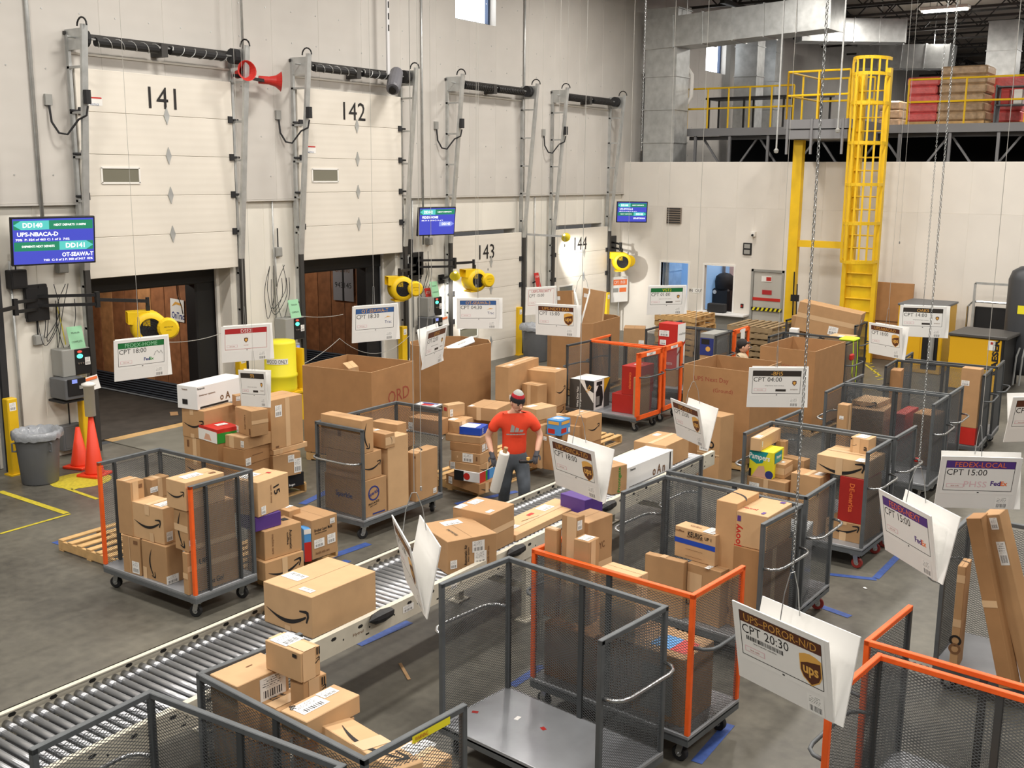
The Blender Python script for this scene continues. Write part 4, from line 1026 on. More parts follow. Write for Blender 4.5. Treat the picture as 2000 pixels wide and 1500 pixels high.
bx('t3', 'smile printed flat box above the white box with orange end', (978, 932), (595, 880), (1195, 850), ((980, 1024), BOX['t2']), 't2', [SM('R', .5, .5, .9), LB('L', .12, .45, .08, .1), TP('R', 'v', .5, .05)], grp=GR)
bx('t4', 'flat box with large square label in the stack left of the worker', (990, 797), (612, 758), (1185, 735), ((985, 928), BOX['t3']), 't3', [LB('L', .57, .5, .16, .12), RC('L', .2, .4, .24, .6, 'tape'), RC('L', .85, .3, .9, .7, 'inkfaint')], grp=GR)
bx('t5', 'flat box with two end labels in the stack left of the worker', (988, 682), (596, 648), (1170, 635), ((990, 793), BOX['t4']), 't4', [LB('R', .35, .5, .1, .1), LB('R', .75, .55, .1, .1)], 'carddark', grp=GR)
bx('t6', 'flat box carrying the blue box left of the worker', (990, 592), (555, 548), (1120, 545), ((988, 678), BOX['t5']), 't5', [], grp=GR)
bx('t8', 'bright blue flat box with white lid left of the worker', (990, 480), (725, 460), (1102, 428), ((995, 577), BOX['t6']), 't6', [RC('T', .0, .25, .8, .95, 'paper'), TX('R', .3, .5, .04, 'Wii', 'paper', 90)], 'blue', grp=GR, seam=False)
bx('t7', 'box with open tape flap behind the bright blue box', (735, 402), (548, 380), (905, 342), ((740, 547), BOX['t6']), 't6', [LB('T', .3, .7, .12, .1), TP('R', 'v', .3, .1)], grp=GR)
bx('w1', 'box with small label standing upright behind the sideways cart', (595, 200), (505, 182), (806, 172), ((605, 352), BOX['t7']), 't7', [LB('R', .2, .35, .05, .1), RC('L', .3, .5, .8, .8, 'inkred')], 'cardlight', grp=GR)
bx('v1', 'wide brown box seen through the right end of the sideways cart', (480, 388), (100, 345), (640, 352), BOX['t6']+.22, 't6', [LB('L', .06, .45, .07, .1)], 'carddark', grp=GR)
bx('v2', 'dark grey game box with picture lid behind the sideways cart', (465, 226), (158, 186), (520, 178), ((465, 300), BOX['v1']), 'v1', [RC('T', .1, .1, .9, .9, 'paper'), RC('T', .2, .3, .6, .7, 'hdred'), RC('T', .6, .2, .85, .8, 'inkblue')], 'charcoal', grp=GR, seam=False)
# second stack directly behind the first
GR = 'boxes behind the worker'
pallet('pallet under the flat boxes behind the worker', (-9.25, 13.45), R_(90), 1.2, 1.0)
bx('w3', 'plain box left of the worker behind the blue box', (1150, 356), (900, 350), (1260, 325), .98, PZ, [], grp=GR)
bx('w2', 'wide shallow box with taped front behind the worker', (1185, 246), (815, 214), (1400, 160), 1.17, .985, [TP('L', 'v', .4, .07), LB('T', .1, .9, .1, .06)], grp=GR)
W(940, 680, 6.25)
GR = 'boxes right of the worker'
pallet('pallet under the boxes right of the worker', (-9.0, 14.75), R_(90), 1.2, 1.0)
bx('r1', 'flat box with a large white label right of the worker', (672, 752), (520, 705), (897, 695), 1.03, .86, [LB('T', .3, .7, .16, .1)], 'cardlight', grp=GR)
under('r1', 'brown box under the flat large label box right of the worker', PZ, [], 'carddark', grp=GR)
bx('r3', 'open pale box at the worker elbow', (735, 945), (600, 905), (800, 912), .80, PZ, [LB('T', .4, .7, .1, .06)], 'cardlight', grp=GR)
bx('r4', 'yellow box low down right of the worker', (745, 1170), (575, 1140), (850, 1130), .50, PZ+.02, [RC('L', .1, .3, .5, .7, 'skyblue')], 'lemon', grp=GR, seam=False)
bx('r5', 'brown box with small label under the blue toy box', (880, 1078), (745, 1062), (1010, 1045), .66, PZ, [LB('L', .15, .9, .06, .06)], 'carddark', grp=GR)
bx('r8', 'blue toy box with orange car pictures', (965, 890), (798, 866), (1097, 850), ((968, 1080), BOX['r5']), 'r5', [RC('L', .08, .1, .6, .4, 'red'), RC('L', .1, .7, .9, .9, 'gold'), RC('R', .1, .15, .6, .45, 'red'), RC('R', .1, .7, .9, .9, 'gold'), RC('R', .78, .1, .92, .4, 'paper'), LB('T', .45, .55, .12, .12), RC('T', .3, .1, .6, .2, 'pinkink')], 'skyblue', grp=GR, seam=False)
bx('r2', 'taped brown box behind the blue toy box', (830, 868), (722, 845), (1022, 802), .86, PZ, [TP('T', 'u', .5, .06), LB('T', .2, .6, .1, .07)], grp=GR)
bx('r7', 'low brown box between blue toy box and smile printed box', (1190, 962), (1095, 935), (1278, 912), .58, PZ, [LB('T', .5, .6, .12, .07)], grp=GR)
bx('r6', 'smile printed box at the right end of the row behind the conveyor sign', (1280, 852), (1028, 795), (1428, 785), .72, .30, [SM('R', .5, .55, .7), TP('T', 'u', .5, .05), LB('T', .75, .7, .1, .05)], grp=GR)
under('r6', 'plain box under the smile printed box behind the conveyor sign', 0.0, [], 'carddark', grp=GR)
GR = 'boxes before the eight sided carton'
pallet('pallet under the big boxes beside the eight sided carton', (-10.62, 15.75), R_(90), 1.35, 1.15)
bx('q1', 'biggest brown box with taped lid beside the eight sided carton', (335, 236), (185, 216), (697, 114), 1.15, .55, [TP('T', 'u', .5, .08), LB('T', .2, .3, .14, .08), LB('R', .05, .12, .07, .08)], grp=GR)
under('q1', 'plain dark box under the biggest brown box by the eight sided carton', PZ, [], 'carddark', grp=GR)
bx('q2', 'brown box with arrow on its right side near the grey vacuum box', (905, 296), (530, 256), (1036, 246), 1.0, .36, [SM('R', .5, .45, .8), TP('T', 'v', .5, .08), LB('T', .8, .2, .1, .08)], grp=GR)
under('q2', 'dark open box below the arrow box near the vacuum box', PZ, [SM('R', .5, .6, .7)], 'carddark', grp=GR)
bx('q3', 'small taped upright box in front of the arrow box', (690, 462), (488, 432), (818, 438), .80, PZ, [TP('L', 'v', .45, .08), TP('T', 'v', .5, .08)], grp=GR)
# ---- cart with the vacuum box
GR = 'boxes in the carts with wide orange frames'
W(940, 680, 6.25)
o = bx('m1', 'grey and white vacuum cleaner box with product picture in the orange framed cart', (1345, 416), (1060, 374), (1552, 346), (1346, 772), DZ, [RC('T', .02, .02, .98, .98, 'paper'), ('poly', 'L', [(.4, 1), (1, 1), (1, .25)], 'paper'), ('poly', 'L', [(.62, 1), (1, 1), (1, .6), (.72, .72)], 'dark'), TX('L', .8, .72, .07, 'NO!', 'gold', 60, .14), TX('L', .36, .4, .05, 'Wet Dry Vac', 'paper', 90, .38), TX('L', .48, .3, .03, '2.5 gallon', 'paper', 90, .25), RC('R', 0, 0, .62, 1, 'paper'), ('poly', 'R', [(.12, .08), (.5, .08), (.58, .35), (.5, .75), (.3, .85), (.12, .6)], 'ink'), RC('R', .15, .82, .5, .95, 'ink'), ('poly', 'R', [(.62, 1), (1, 1), (.62, .5)], 'kaeser'), RC('R', .15, .15, .35, .45, 'plasticgrey')], 'charcoal', grp=GR, seam=False, inn='M')
W(1200, 580, 5.556)
bx('m2', 'lower of two stacked red boxes in the orange framed cart', (255, 1078), (5, 1035), (430, 1000), ('pl', 'M', 0, .66), DZ, [], 'redbox', grp=GR, inn='M')
bx('m3', 'upper of two stacked red boxes with vertical print in the orange framed cart', (262, 765), (125, 735), (455, 702), ('pl', 'M', 0, .66), 'm2', [TX('L', .5, .5, .05, 'electronics', 'hdorange', 90, .3), LB('T', .5, .5, .16, .1)], 'redbox', grp=GR, inn='M')
bx('m4', 'tall brown carton seen through the orange frame', (450, 900), (380, 890), (520, 860), .95, DZ, [], 'card', grp=GR, inn='M')
GR = 'boxes in the far carts'
bx('n1', 'tall red and white box in the far cart', (690, 300), (470, 284), (808, 284), ('pl', 'N', 1, -.25), .62, [RC('R', 0, 0, 1, 1, 'paper'), ('poly', 'R', [(0, .3), (1, .55), (1, .62), (0, .36)], 'redbox'), TX('R', .6, .78, .05, 'washlet', 'plasticgrey', 0, .3), LB('L', .3, .78, .22, .12), LB('L', .25, .58, .14, .1), TX('L', .6, .12, .05, 'TOTO', 'paper', 0, .14)], 'red', grp=GR, seam=False, inn='N')
under('n1', 'brown box supporting the tall red and white box', DZ, [], 'carddark', grp=GR)
bx('n2', 'blue printed box in the far cart', (1078, 406), (938, 390), (1285, 350), ('pl', 'N', 0, .66), .98, [RC('L', 0, 0, 1, .8, 'inkblue'), RC('L', .1, .5, .7, .75, 'ink'), ('ring', 'L', .6, .3, 0, .05, 'gold')], 'plasticgrey', grp=GR, seam=False, inn='N')
under('n2', 'brown box below the blue printed one in the far cart', DZ, [], 'card', grp=GR)
q = G((900, 690), .3)
o = MB().cyl((0, 0, 0), (0, 0, .95), .075, 16).obj('cardboard_tube', 'cardlight', None, T_(-8.75, 19.25, .275)); tag(o, 'upright pale cardboard tube beside the tall red and white box', 'tube')
o2 = MB().cyl((0, 0, .951), (0, 0, .955), .06, 16).obj('tube_end', 'tape', o)
bx('f1', 'upper taped box of the pair behind the orange cart by the back wall', (330, 345), (100, 340), (352, 312), .92, .50, [LB('L', .85, .2, .12, .12)], grp='boxes near the back wall')
under('f1', 'lower box of the pair behind the orange cart by the back wall', 0.0, [], 'card', grp='boxes near the back wall')
# ---- cart with the coffee maker box
GR = 'boxes in the coffee maker box cart'
W(1240, 920, 5.0)
bx('c2', 'big plain box with arrow on its lid left of the coffee maker box', (480, 897), (100, 806), (520, 872), ('pl', 'C', 1, -.37), DZ, [SM('T', .3, .5, .5, 60), TP('T', 'u', .55, .06)], grp=GR, inn='C')
bx('c3', 'box with recycling print under the coffee maker box', (840, 990), (518, 890), (930, 940), ('pl', 'C', 1, -.33), DZ, [RC('L', .02, .5, .45, .85, 'tape'), TX('L', .12, .3, .05, 'UP', 'ink'), LB('T', .3, .4, .14, .05)], grp=GR, inn='C')
bx('c1', 'coffee maker box with a blue band', (772, 637), (408, 520), (862, 592), ((752, 942), BOX['c3']), 'c3', [RC('L', 0, .48, 1, .64, 'blue'), TX('L', .5, .84, .05, 'KEURIG', 'ink', 0, .16), TX('L', .5, .74, .02, 'single serve coffee maker', 'inkfaint', 0, .18), TX('L', .82, .82, .03, 'UP 1', 'ink', 0), TX('L', .12, .88, .02, 'coffee', 'inkfaint', 0, .1), ('poly', 'L', [(.28, .34), (.7, .34), (.7, .33), (.28, .33)], 'inkfaint'), ('poly', 'L', [(.28, .12), (.7, .12), (.7, .11), (.28, .11)], 'inkfaint'), LB('T', .5, .2, .18, .12), TX('T', .5, .6, .03, 'KEURIG', 'inkfaint', -90, .12), RC('R', .4, .05, .8, .35, 'paper')], 'cardlight', grp=GR, seam=False, inn='C')
bx('c6', 'plain box under the stroller box in the coffee maker cart', (1268, 802), (950, 735), (1556, 660), ('pl', 'C', 0, .69), DZ, [TP('R', 'v', .35, .08)], 'carddark', grp=GR, inn='C')
bx('c5', 'stroller box with red vertical lettering in the coffee maker cart', (1303, 452), (1000, 385), (1556, 300), ('pl', 'C', 0, .69), 'c6', [TX('L', .1, .3, .08, 'joovy', 'red', 90, .22), TX('T', .25, .75, .05, 'joovy', 'red', 90, .14), RC('L', .04, .72, .15, .88, 'purple'), RC('T', .08, .2, .2, .3, 'purple'), RC('T', .85, .15, .95, .3, 'purple'), RC('L', .8, .05, .84, .7, 'hdred')], 'cardlight', grp=GR, seam=False, inn='C')
bx('c4', 'tall box with curved arrow on its lid behind the coffee maker box', (1000, 322), (820, 272), (1200, 205), ('over', PT['c5'][1]), DZ, [SM('T', .5, .5, .75, 50), RC('L', .45, .1, .85, .15, 'inkfaint')], 'card', grp=GR, seam=False, inn='C')
bx('c7', 'low open carton on the deck of the coffee maker cart', (905, 1150), (520, 1090), (960, 1080), .5, DZ, [], 'carddark', grp=GR) if False else None
# ---- orange cart behind the empty cart
GR = 'boxes in the orange framed foreground cart'
W(1040, 960, 6.25)
bx('b1', 'large handwritten carton in the orange framed foreground cart', (682, 388), (440, 300), (948, 265), ('pl', 'B', 1, .05), .75, [TX('R', .45, .72, .06, '116 YC', 'inkfaint', 5, .16), TP('R', 'u', .5, .1, (.4, 1))], grp=GR, inn='B')
bx('b2', 'tall taped carton with small square label in the orange foreground cart', (505, 325), (322, 285), (678, 308), ('pl', 'B', 1, .28), .80, [TP('L', 'v', .75, .1), LB('R', .45, .92, .06, .08), RC('R', .25, .72, .7, .8, 'inkfaint')], grp=GR, inn='B')
bx('b3', 'smaller carton at the left of the orange foreground cart', (258, 466), (98, 436), (330, 442), ('pl', 'B', 1, .28), .80, [RC('T', .1, .1, .9, .9, 'tape')], grp=GR, inn='B')
bx('b4', 'small taped carton in front of the handwritten one', (695, 622), (528, 568), (785, 552), ('pl', 'B', 1, .33), .85, [TP('R', 'v', .4, .07), LB('T', .5, .5, .12, .1)], grp=GR, inn='B')
for i, (x, y, lx, ly, z0, h, nm) in enumerate(((-4.32, 7.28, .5, .52, DZ, .47, 'first'), (-3.80, 7.26, .34, .52, DZ, .50, 'second'))):
    box('%s supporting box low inside the orange foreground cart, from the conveyor' % nm, x, y, z0, R_(-4), lx, ly, h, [], 'carddark', grp=GR)
bx('b5', 'long flat carton along the rim of the orange foreground cart', (1270, 1052), (835, 918), (1412, 985), ('pl', 'B', 1, .28), .80, [TP('R', 'v', .5, .02)], 'cardlight', grp=GR, inn='B')
box('box with blue and orange print seen through the grey mesh', -3.45, 7.15, DZ, R_(-4), .46, .46, .55, [RC('T', .2, .2, .6, .7, 'skyblue'), RC('T', .6, .2, .9, .7, 'red'), RC('R', .2, .1, .8, .8, 'plasticgrey'), RC('L', .2, .1, .8, .8, 'plasticgrey')], 'card', grp=GR)
# ---- cart with the diaper box
GR = 'boxes in the yellow diaper box cart'
W(1440, 800, 5.556)
bx('d3', 'shallow box carrying the yellow diaper box', (512, 802), (85, 706), (585, 772), ('pl', 'D', 1, -.36), .56, [LB('L', .2, .6, .13, .1), TP('L', 'v', .5, .06)], grp=GR, inn='D')
under('d3', 'plain box below the shallow one under the diaper box', DZ, [], 'carddark', grp=GR)
bx('d2', 'yellow and teal diaper box with baby picture', (424, 470), (122, 445), (532, 405), ((402, 757), BOX['d3']), 'd3', [('poly', 'L', [(0, .98), (.78, .98), (.55, .55), (.3, .5), (0, .66)], 'teal'), TX('L', .42, .74, .09, 'Pampers', 'paper', -4, .26), ('poly', 'L', [(.12, 0), (.75, 0), (.62, .45), (.4, .42)], 'skin'), ('ring', 'L', .85, .14, 0, .05, 'inkblue'), RC('R', .1, .55, .8, .95, 'teal'), TX('R', .5, .75, .05, 'Pampers', 'paper', 0, .16), RC('L', 0, 0, .1, .3, 'ink')], 'lemon', grp=GR, seam=False, inn='D')
bx('d1', 'long narrow box lying on the yellow diaper box', (217, 312), (105, 300), (487, 150), ((215, 452), BOX['d2']), 'd2', [LB('T', .15, .5, .14, .07), LB('R', .1, .5, .03, .07)], 'cardlight', grp=GR, inn='D')
bx('d4', 'small taped cube right of the yellow diaper box', (522, 602), (430, 580), (587, 545), ((505, 757), BOX['d3']), 'd3', [TP('L', 'u', .5, .08), TP('R', 'u', .5, .08), LB('T', .4, .5, .06, .04)], grp=GR, inn='D')
bx('d5', 'small upright box behind the taped cube', (640, 478), (545, 458), (688, 455), .98, DZ, [LB('R', .5, .15, .06, .07)], grp=GR, inn='D')
bx('d6', 'tiny box with arrow on its top behind the diaper box', (540, 348), (428, 335), (577, 312), 1.2, DZ, [SM('T', .5, .5, .6)], grp=GR, inn='D')
bx('d7', 'long plain box across the back of the diaper box cart', (905, 458), (592, 390), (960, 430), 1.02, DZ, [], grp=GR, inn='D')
bx('d8', 'smile printed box in the middle of the diaper box cart', (895, 745), (588, 678), (1000, 692), ('pl', 'D', 1, -.30), DZ, [SM('L', .55, .7, .85), TP('T', 'u', .5, .06), LB('T', .6, .2, .14, .1)], grp=GR, inn='D')
bx('d12', 'large smile printed box at the bottom right of the diaper box cart', (1352, 1262), (985, 1160), (1632, 1075), ('pl', 'D', 0, .69), DZ, [SM('L', .5, .68, .9), TP('L', 'v', .5, .08, (0, .45)), TP('L', 'v', .5, .08, (.85, 1))], grp=GR, inn='D')
bx('d11', 'upright crimson box under the large smile box', (1372, 768), (1090, 716), (1602, 690), ('pl', 'D', 0, .67), 'd12', [TX('L', .5, .55, .06, 'DE-merica', 'hdorange', -90, .34), RC('R', 0, 0, 1, 1, 'card')], 'redbox', grp=GR, seam=False, inn='D')
bx('d9', 'wide smile printed box on the crimson box', (1412, 577), (885, 473), (1655, 420), ('pl', 'D', 0, .69), 'd11', [SM('L', .5, .5, .92), TP('L', 'v', .45, .08), TP('T', 'v', .55, .08), LB('T', .1, .15, .16, .1)], 'cardlight', grp=GR, inn='D')
bx('d10', 'small taped box topmost in the diaper box cart', (1402, 326), (1213, 290), (1578, 270), ((1397, 492), BOX['d9']), 'd9', [TP('L', 'v', .35, .08), SM('L', .2, .5, .3), TX('L', .85, .35, .05, 'a', 'ink'), LB('T', .5, .5, .18, .12), RC('L', .02, .85, .1, .95, 'ink')], 'cardlight', grp=GR, inn='D')
# ---- the carts behind
GR = 'boxes in the upright purple sign cart'
W(1600, 680, 5.556)
bx('e2', 'big plain box behind mesh in the upright purple sign cart', (702, 690), (330, 640), (800, 600), ('pl', 'E2', 1, .30), DZ, [], 'card', grp=GR, inn='E2')
bx('e1', 'smile printed box on the big plain one behind mesh', (605, 600), (330, 520), (722, 500), ('pl', 'E2', 1, .16), 'e2', [SM('L', .5, .5, .9), TP('L', 'v', .45, .07)], 'cardlight', grp=GR, inn='E2')
bx('e3', 'narrow upright box with small label in the upright purple sign cart', (298, 622), (220, 600), (338, 600), ('pl', 'E', 1, -.34), .8, [LB('L', .45, .55, .06, .05), TP('R', 'v', .5, .04)], grp=GR, inn='E')
under('e3', 'hidden box under the narrow upright box in the upright purple sign cart', DZ, [], 'carddark', grp=GR)
bx('e5', 'large dark box at the right of the upright purple sign cart', (1205, 735), (1010, 690), (1385, 690), ('pl', 'E2', 1, .30), DZ, [], 'carddark', grp=GR, inn='E2')
GR = 'boxes in the carts near the compressor'
bx('e4', 'red box behind two layers of mesh', (935, 722), (822, 702), (1075, 640), ('pl', 'E2', 1, .25), DZ, [], 'redbox', grp=GR, inn='E2')
bx('e6', 'tall red carton at the cart end near the compressor', (1612, 680), (1430, 655), (1640, 650), .78, DZ, [], 'red', grp=GR, inn='E2')
bx('e7', 'leaning brown box before the tall red carton', (1450, 750), (1400, 730), (1510, 690), .62, DZ, [], 'cardlight', grp=GR, inn='E2')
bx('ff1', 'tall narrow box standing in the left corner of the dark cart', (770, 235), (655, 225), (790, 205), ('pl', 'F', 1, -.2), DZ, [], 'carddark', grp=GR, inn='F')
bx('ff2', 'tall carton with white label at the right of the dark cart', (1690, 265), (1525, 230), (1785, 215), ('pl', 'F', 0, .66), .55, [LB('L', .25, .75, .12, .08)], grp=GR, inn='F')
under('ff2', 'red carton under the labelled tall carton of the dark cart', DZ, [], 'red', grp=GR)
bx('ff3', 'narrow taped carton before the labelled one in the dark cart', (1660, 372), (1570, 352), (1700, 340), 1.2, DZ, [LB('L', .6, .3, .08, .16)], 'cardlight', grp=GR, inn='F')
# ---- lower left cart
GR = 'boxes in the lower left conveyor side cart'
W(380, 1200, 5.0)
bx('j1', 'wide box with big barcode label in the lower left cart', (415, 708), (165, 575), (905, 480), ('pl', 'J', 1, .33), 1.215, [LB('R', .68, .45, .2, .15), ('poly', 'T', [(.5, .6), (.62, .6), (.62, .64), (.5, .64)], 'inkfaint')], 'cardlight', grp=GR, seam=False, inn='J')
under('j1', 'plain box beneath the big barcode label box', DZ, [], 'card', grp=GR)
bx('j3', 'lower of two stacked arrow boxes in the lower left cart', (1060, 668), (905, 612), (1302, 580), ('pl', 'J', 1, .04), 1.2, [SM('R', .55, .5, .85, 8), TP('R', 'v', .45, .08), TX('R', .85, .8, .05, 'II', 'ink')], grp=GR, inn='J')
under('j3', 'plain carton below the two stacked arrow boxes', DZ, [], 'carddark', grp=GR)
bx('j2', 'upper of two stacked arrow boxes with white label on its lid', (1092, 372), (660, 280), (1262, 280), ('pl', 'J', 1, .02), 'j3', [SM('R', .55, .5, .85, 8), TP('R', 'v', .4, .1), TP('T', 'v', .5, .1), LB('T', .55, .68, .2, .15), TX('R', .88, .86, .05, 'II', 'ink'), RC('L', .78, .8, .9, .92, 'ink')], 'cardlight', grp=GR, inn='J')
bx('j4', 'flat box lettered A17 in the lower left cart', (830, 945), (640, 850), (1130, 800), ('pl', 'J', 1, .15), 1.0, [TX('T', .35, .7, .06, 'A17', 'ink', 90, .1), TX('T', .6, .8, .03, '- 6447', 'ink', 90, .1), TP('T', 'u', .45, .09)], 'card', grp=GR, inn='J')
bx('j5', 'broad flat box with two white labels in the lower left cart', (1095, 1055), (858, 930), (1606, 780), ('pl', 'J', 1, .30), 1.25, [LB('T', .35, .6, .2, .12), LB('T', .75, .75, .12, .08), TX('T', .15, .85, .04, '98', 'ink', 60)], 'cardlight', grp=GR, seam=False, inn='J')
bx('j6', 'narrow upright box under the broad flat box', (1350, 1120), (1230, 1060), (1560, 1000), 1.245, DZ, [TP('R', 'v', .6, .08)], 'card', grp=GR, inn='J')
bx('j7', 'smile printed box leaning at the near rail of the lower left cart', (1690, 1400), (1190, 1110), (1782, 1340), 1.18, .8, [SM('T', .55, .5, .85, 180), TP('T', 'v', .5, .1)], 'cardlight', grp=GR, seam=False) if False else None
W(660, 1300, 5.882)
bx('j8', 'pale box with two round labels behind the end mesh of the lower left cart', (1180, 1180), (510, 1060), (1460, 900), ('pl', 'J', 0, -.66), DZ, [LB('T', .35, .65, .18, .12), LB('T', .8, .55, .16, .1), TP('T', 'u', .4, .05)], 'cardlight', grp=GR, seam=False, inn='J')
# ============================================================ HANGING SIGNS
SBW, SBH = .60, .44
lnk = MB().tube([(.011*math.cos(t), 0, .019*math.sin(t)) for t in [i*math.pi/5 for i in range(10)]], .0042, 5, True)
board_m = MB().cham((0, 0, 0), (SBW, SBH, .008), .001).mesh('foam_board')
def shield(k, M, par, size):
    pts = [(-.4, .42), (-.2, .5), (0, .53), (.2, .5), (.4, .42), (.4, -.1), (.3, -.32), (0, -.53), (-.3, -.32), (-.4, -.1)]
    MB().flat([(x*size, y*size) for x, y in pts]).obj('logo_shield', 'gold', par, M @ T_(0, 0, .0006))
    pts2 = [(-.36, .14), (-.1, .24), (.36, .33), (.36, -.1), (.27, -.29), (0, -.48), (-.27, -.29), (-.36, -.1)]
    MB().flat([(x*size, y*size) for x, y in pts2]).obj('logo_field', 'brown' if k == 'ups' else 'hdblack', par, M @ T_(0, 0, .0012))
    text('ups', M @ T_(0, -.08*size, .0018), .36*size, 'gold', par, .56*size, bold=.03, name='logo_lettering')
def smallshield(M, par, size):
    pts = [(-.4, .42), (0, .53), (.4, .42), (.4, -.1), (0, -.53), (-.4, -.1)]
    MB().flat([(x*size, y*size) for x, y in pts]).obj('emblem', 'brown', par, M @ T_(0, 0, .0006))
    MB().flat([(x*size*.6, y*size*.6) for x, y in pts]).obj('emblem_core', 'gold', par, M @ T_(0, 0, .0012))
def sign(TL, TR, h, head, cpt, hmat, tmat, logo, label, note=None, ceil=10.3, spread=.17, chain=False, hang=True, border='ink', swing=None, sx=1.0):
    mid = ((TL[0]+TR[0])/2, (TL[1]+TR[1])/2)
    tdist = 500/h
    top = at(mid, tdist); zt = top.z
    a, b = G(TL, zt), G(TR, zt)
    ang = math.atan2(b.y-a.y, b.x-a.x) if swing is None else R_(swing)
    r = empty('hanging_sign', (top.x, top.y, zt-SBH), ang, label, 'sign', 'hanging lane signs')
    lean = math.atan2(spread/2, SBH)
    r.scale.x = sx
    Mf = T_(0, -spread/4, SBH/2) @ Matrix.Rotation(R_(90)+lean, 4, 'X')
    link('foam_board', board_m, 'foam', r, Mf)
    Mb = T_(.05, spread/4, SBH/2) @ Matrix.Rotation(R_(90)-lean, 4, 'X')
    link('foam_board', board_m, 'foam', r, Mb)
    M = Mf @ T_(0, .02, .0045)
    quad('printed_sheet', .55, .30, 'paper', r, M @ T_(0, .035, 0))
    # frame, header
    fw, y0, y1 = .51, -.085, .165; e = .004
    for nm, w_, h_, x_, y_ in (('t', fw, e, 0, y1), ('b', fw, e, 0, y0), ('l', e, y1-y0, -fw/2, (y0+y1)/2), ('r', e, y1-y0, fw/2, (y0+y1)/2)): quad('printed_border', w_, h_, border, r, M @ T_(x_, y_, .0006))
    if hmat: quad('header_band', fw, .06, hmat, r, M @ T_(0, y1-.03, .0006))
    me, w0, h0 = txtmesh(head, .0)
    text(head, M @ T_(0, y1-.03, .0012), .042, tmat, r, min(.47, w0/h0*.042*1.0))
    if cpt:
        text(cpt, M @ T_(-fw/2+.01, y1-.095, .0006), .05, 'ink', r, .30, left=True)
    if logo == 'ups': shield('ups', M @ T_(.185, .0, 0), r, .165)
    elif logo == 'fedex':
        text('Fed', M @ T_(.13, -.02, .0006), .04, 'purple', r, .075, bold=.03, name='logo_lettering'); text('Ex', M @ T_(.193, -.02, .0006), .038, 'hdorange', r, .05, bold=.03, name='logo_lettering')
    elif logo == 'fedexg':
        text('Fed', M @ T_(.06, -.03, .0006), .035, 'inkblue', r, .065, bold=.03, name='logo_lettering'); text('Ex', M @ T_(.115, -.03, .0006), .033, 'green', r, .045, bold=.03, name='logo_lettering')
        MB().tube([(.14, .0, .001), (.16, .04, .001), (.18, .05, .001), (.2, .02, .001), (.22, .05, .001), (.24, .01, .001)], .0015, 4).obj('pet_sketch', 'ink', r, M)
    elif logo == 'trac':
        MB().flat([(.12, .03), (.17, .06), (.22, .05), (.16, .045)]).obj('logo_swoosh', 'gold', r, M @ T_(0, 0, .0006)); text('Trac', M @ T_(.18, -.01, .0006), .035, 'inkblue', r, name='logo_lettering')
    elif logo == 'small':
        smallshield(M @ T_(.19, .03, 0), r, .055); quad('barcode', .11, .025, 'hdblack', r, M @ T_(.05, -.05, .0006)); text('amazon', M @ T_(.19, -.04, .0006), .012, 'inkfaint', r)
        text('shipment lane notice', M @ T_(-.02, .0, .0006), .012, 'ink', r, .2)
    elif logo == 'ship': smallshield(M @ T_(.0, .02, 0), r, .06); text('carrier', M @ T_(0, -.04, .0006), .014, 'inkred', r)
    quad('red_box_outline', .13, .032, 'pinkink', r, M @ T_(-.17, -.045, .0004)); quad('red_box_inner', .12, .024, 'paper', r, M @ T_(-.17, -.045, .0008)); text('lane code', M @ T_(-.17, -.045, .0012), .011, 'inkred', r)
    if note == 'bar':
        b_ = MB(); x = -.22; random.seed(5)
        while x < .02:
            wv = random.choice((.003, .005, .007)); b_.flat([(x, .01), (x+wv, .01), (x+wv, .034), (x, .034)]); x += wv+random.choice((.003, .005))
        b_.obj('barcode', 'ink', r, M @ T_(0, 0, .0006))
        text('lane transfer manifest', M @ T_(-.1, -.0, .0006), .01, 'ink', r, .15)
    elif note: text(note, M @ T_(-.02, -.03, .0006), .05, 'pinkink', r, .17, name='handwriting')
    # tag at the lower right, with bars only
    quad('lane_tag', .10, .10, 'labelprint', r, M @ T_(.2, -.185, .0006))
    quad('clip', .014, .008, 'ink', r, M @ T_(.01, -.1, .0012))
    # wire loop and string up to the roof
    zt2 = SBH
    lp = [(0, -spread*.42, zt2-.02), (0, -spread*.30, zt2+.12), (0, -.015, zt2+.22), (0, .015, zt2+.22), (0, spread*.30, zt2+.12), (0, spread*.42, zt2-.02)]
    MB().tube(lp, .003, 5).obj('wire_hanger', 'chain', r)
    if chain:
        b_ = MB(); z_ = 0; k_ = 0
        while z_ < ceil-zt-.25: b_.add(lnk.v, lnk.f, T_(0, 0, zt2+.24+z_) @ Matrix.Rotation(R_(90*(k_ % 2)), 4, 'Z') @ Matrix.Diagonal((chain, chain, chain, 1))); z_ += .034*chain; k_ += 1
        b_.obj('chain', 'chain', r)
    elif hang: MB().cyl((0, 0, zt2+.22), (0, 0, ceil-(zt-SBH)), .0024, 5).obj('cord', 'string', r)
    return r
W(0, 0, 1)
sign((1446, 1160), (1640, 1243), 96, 'UPS–POROR-N/D', 'CPT 20:30', 'brown', 'tan', 'ups', 'largest near sign, brown headed, with barcode', 'bar', chain=.55)
sign((1730, 947), (1848, 1008), 73, 'FEDEX-NEXT', 'CPT 15:00', 'purple', 'hdorange', 'fedex', 'turned purple headed sign over the floor aisle', chain=.5)
sign((1833, 884), (1989, 888), 61, 'FEDEX-LOCAL', 'CPT 15:00', 'purple', 'hdorange', 'fedex', 'upright purple headed sign with faint red handwriting', 'PHSS')
sign((1968, 771), (2088, 768), 52, 'UPS-PDX-N', 'CPT 17:00', 'brown', 'tan', 'ups', 'sign cut off by the right edge of the picture')
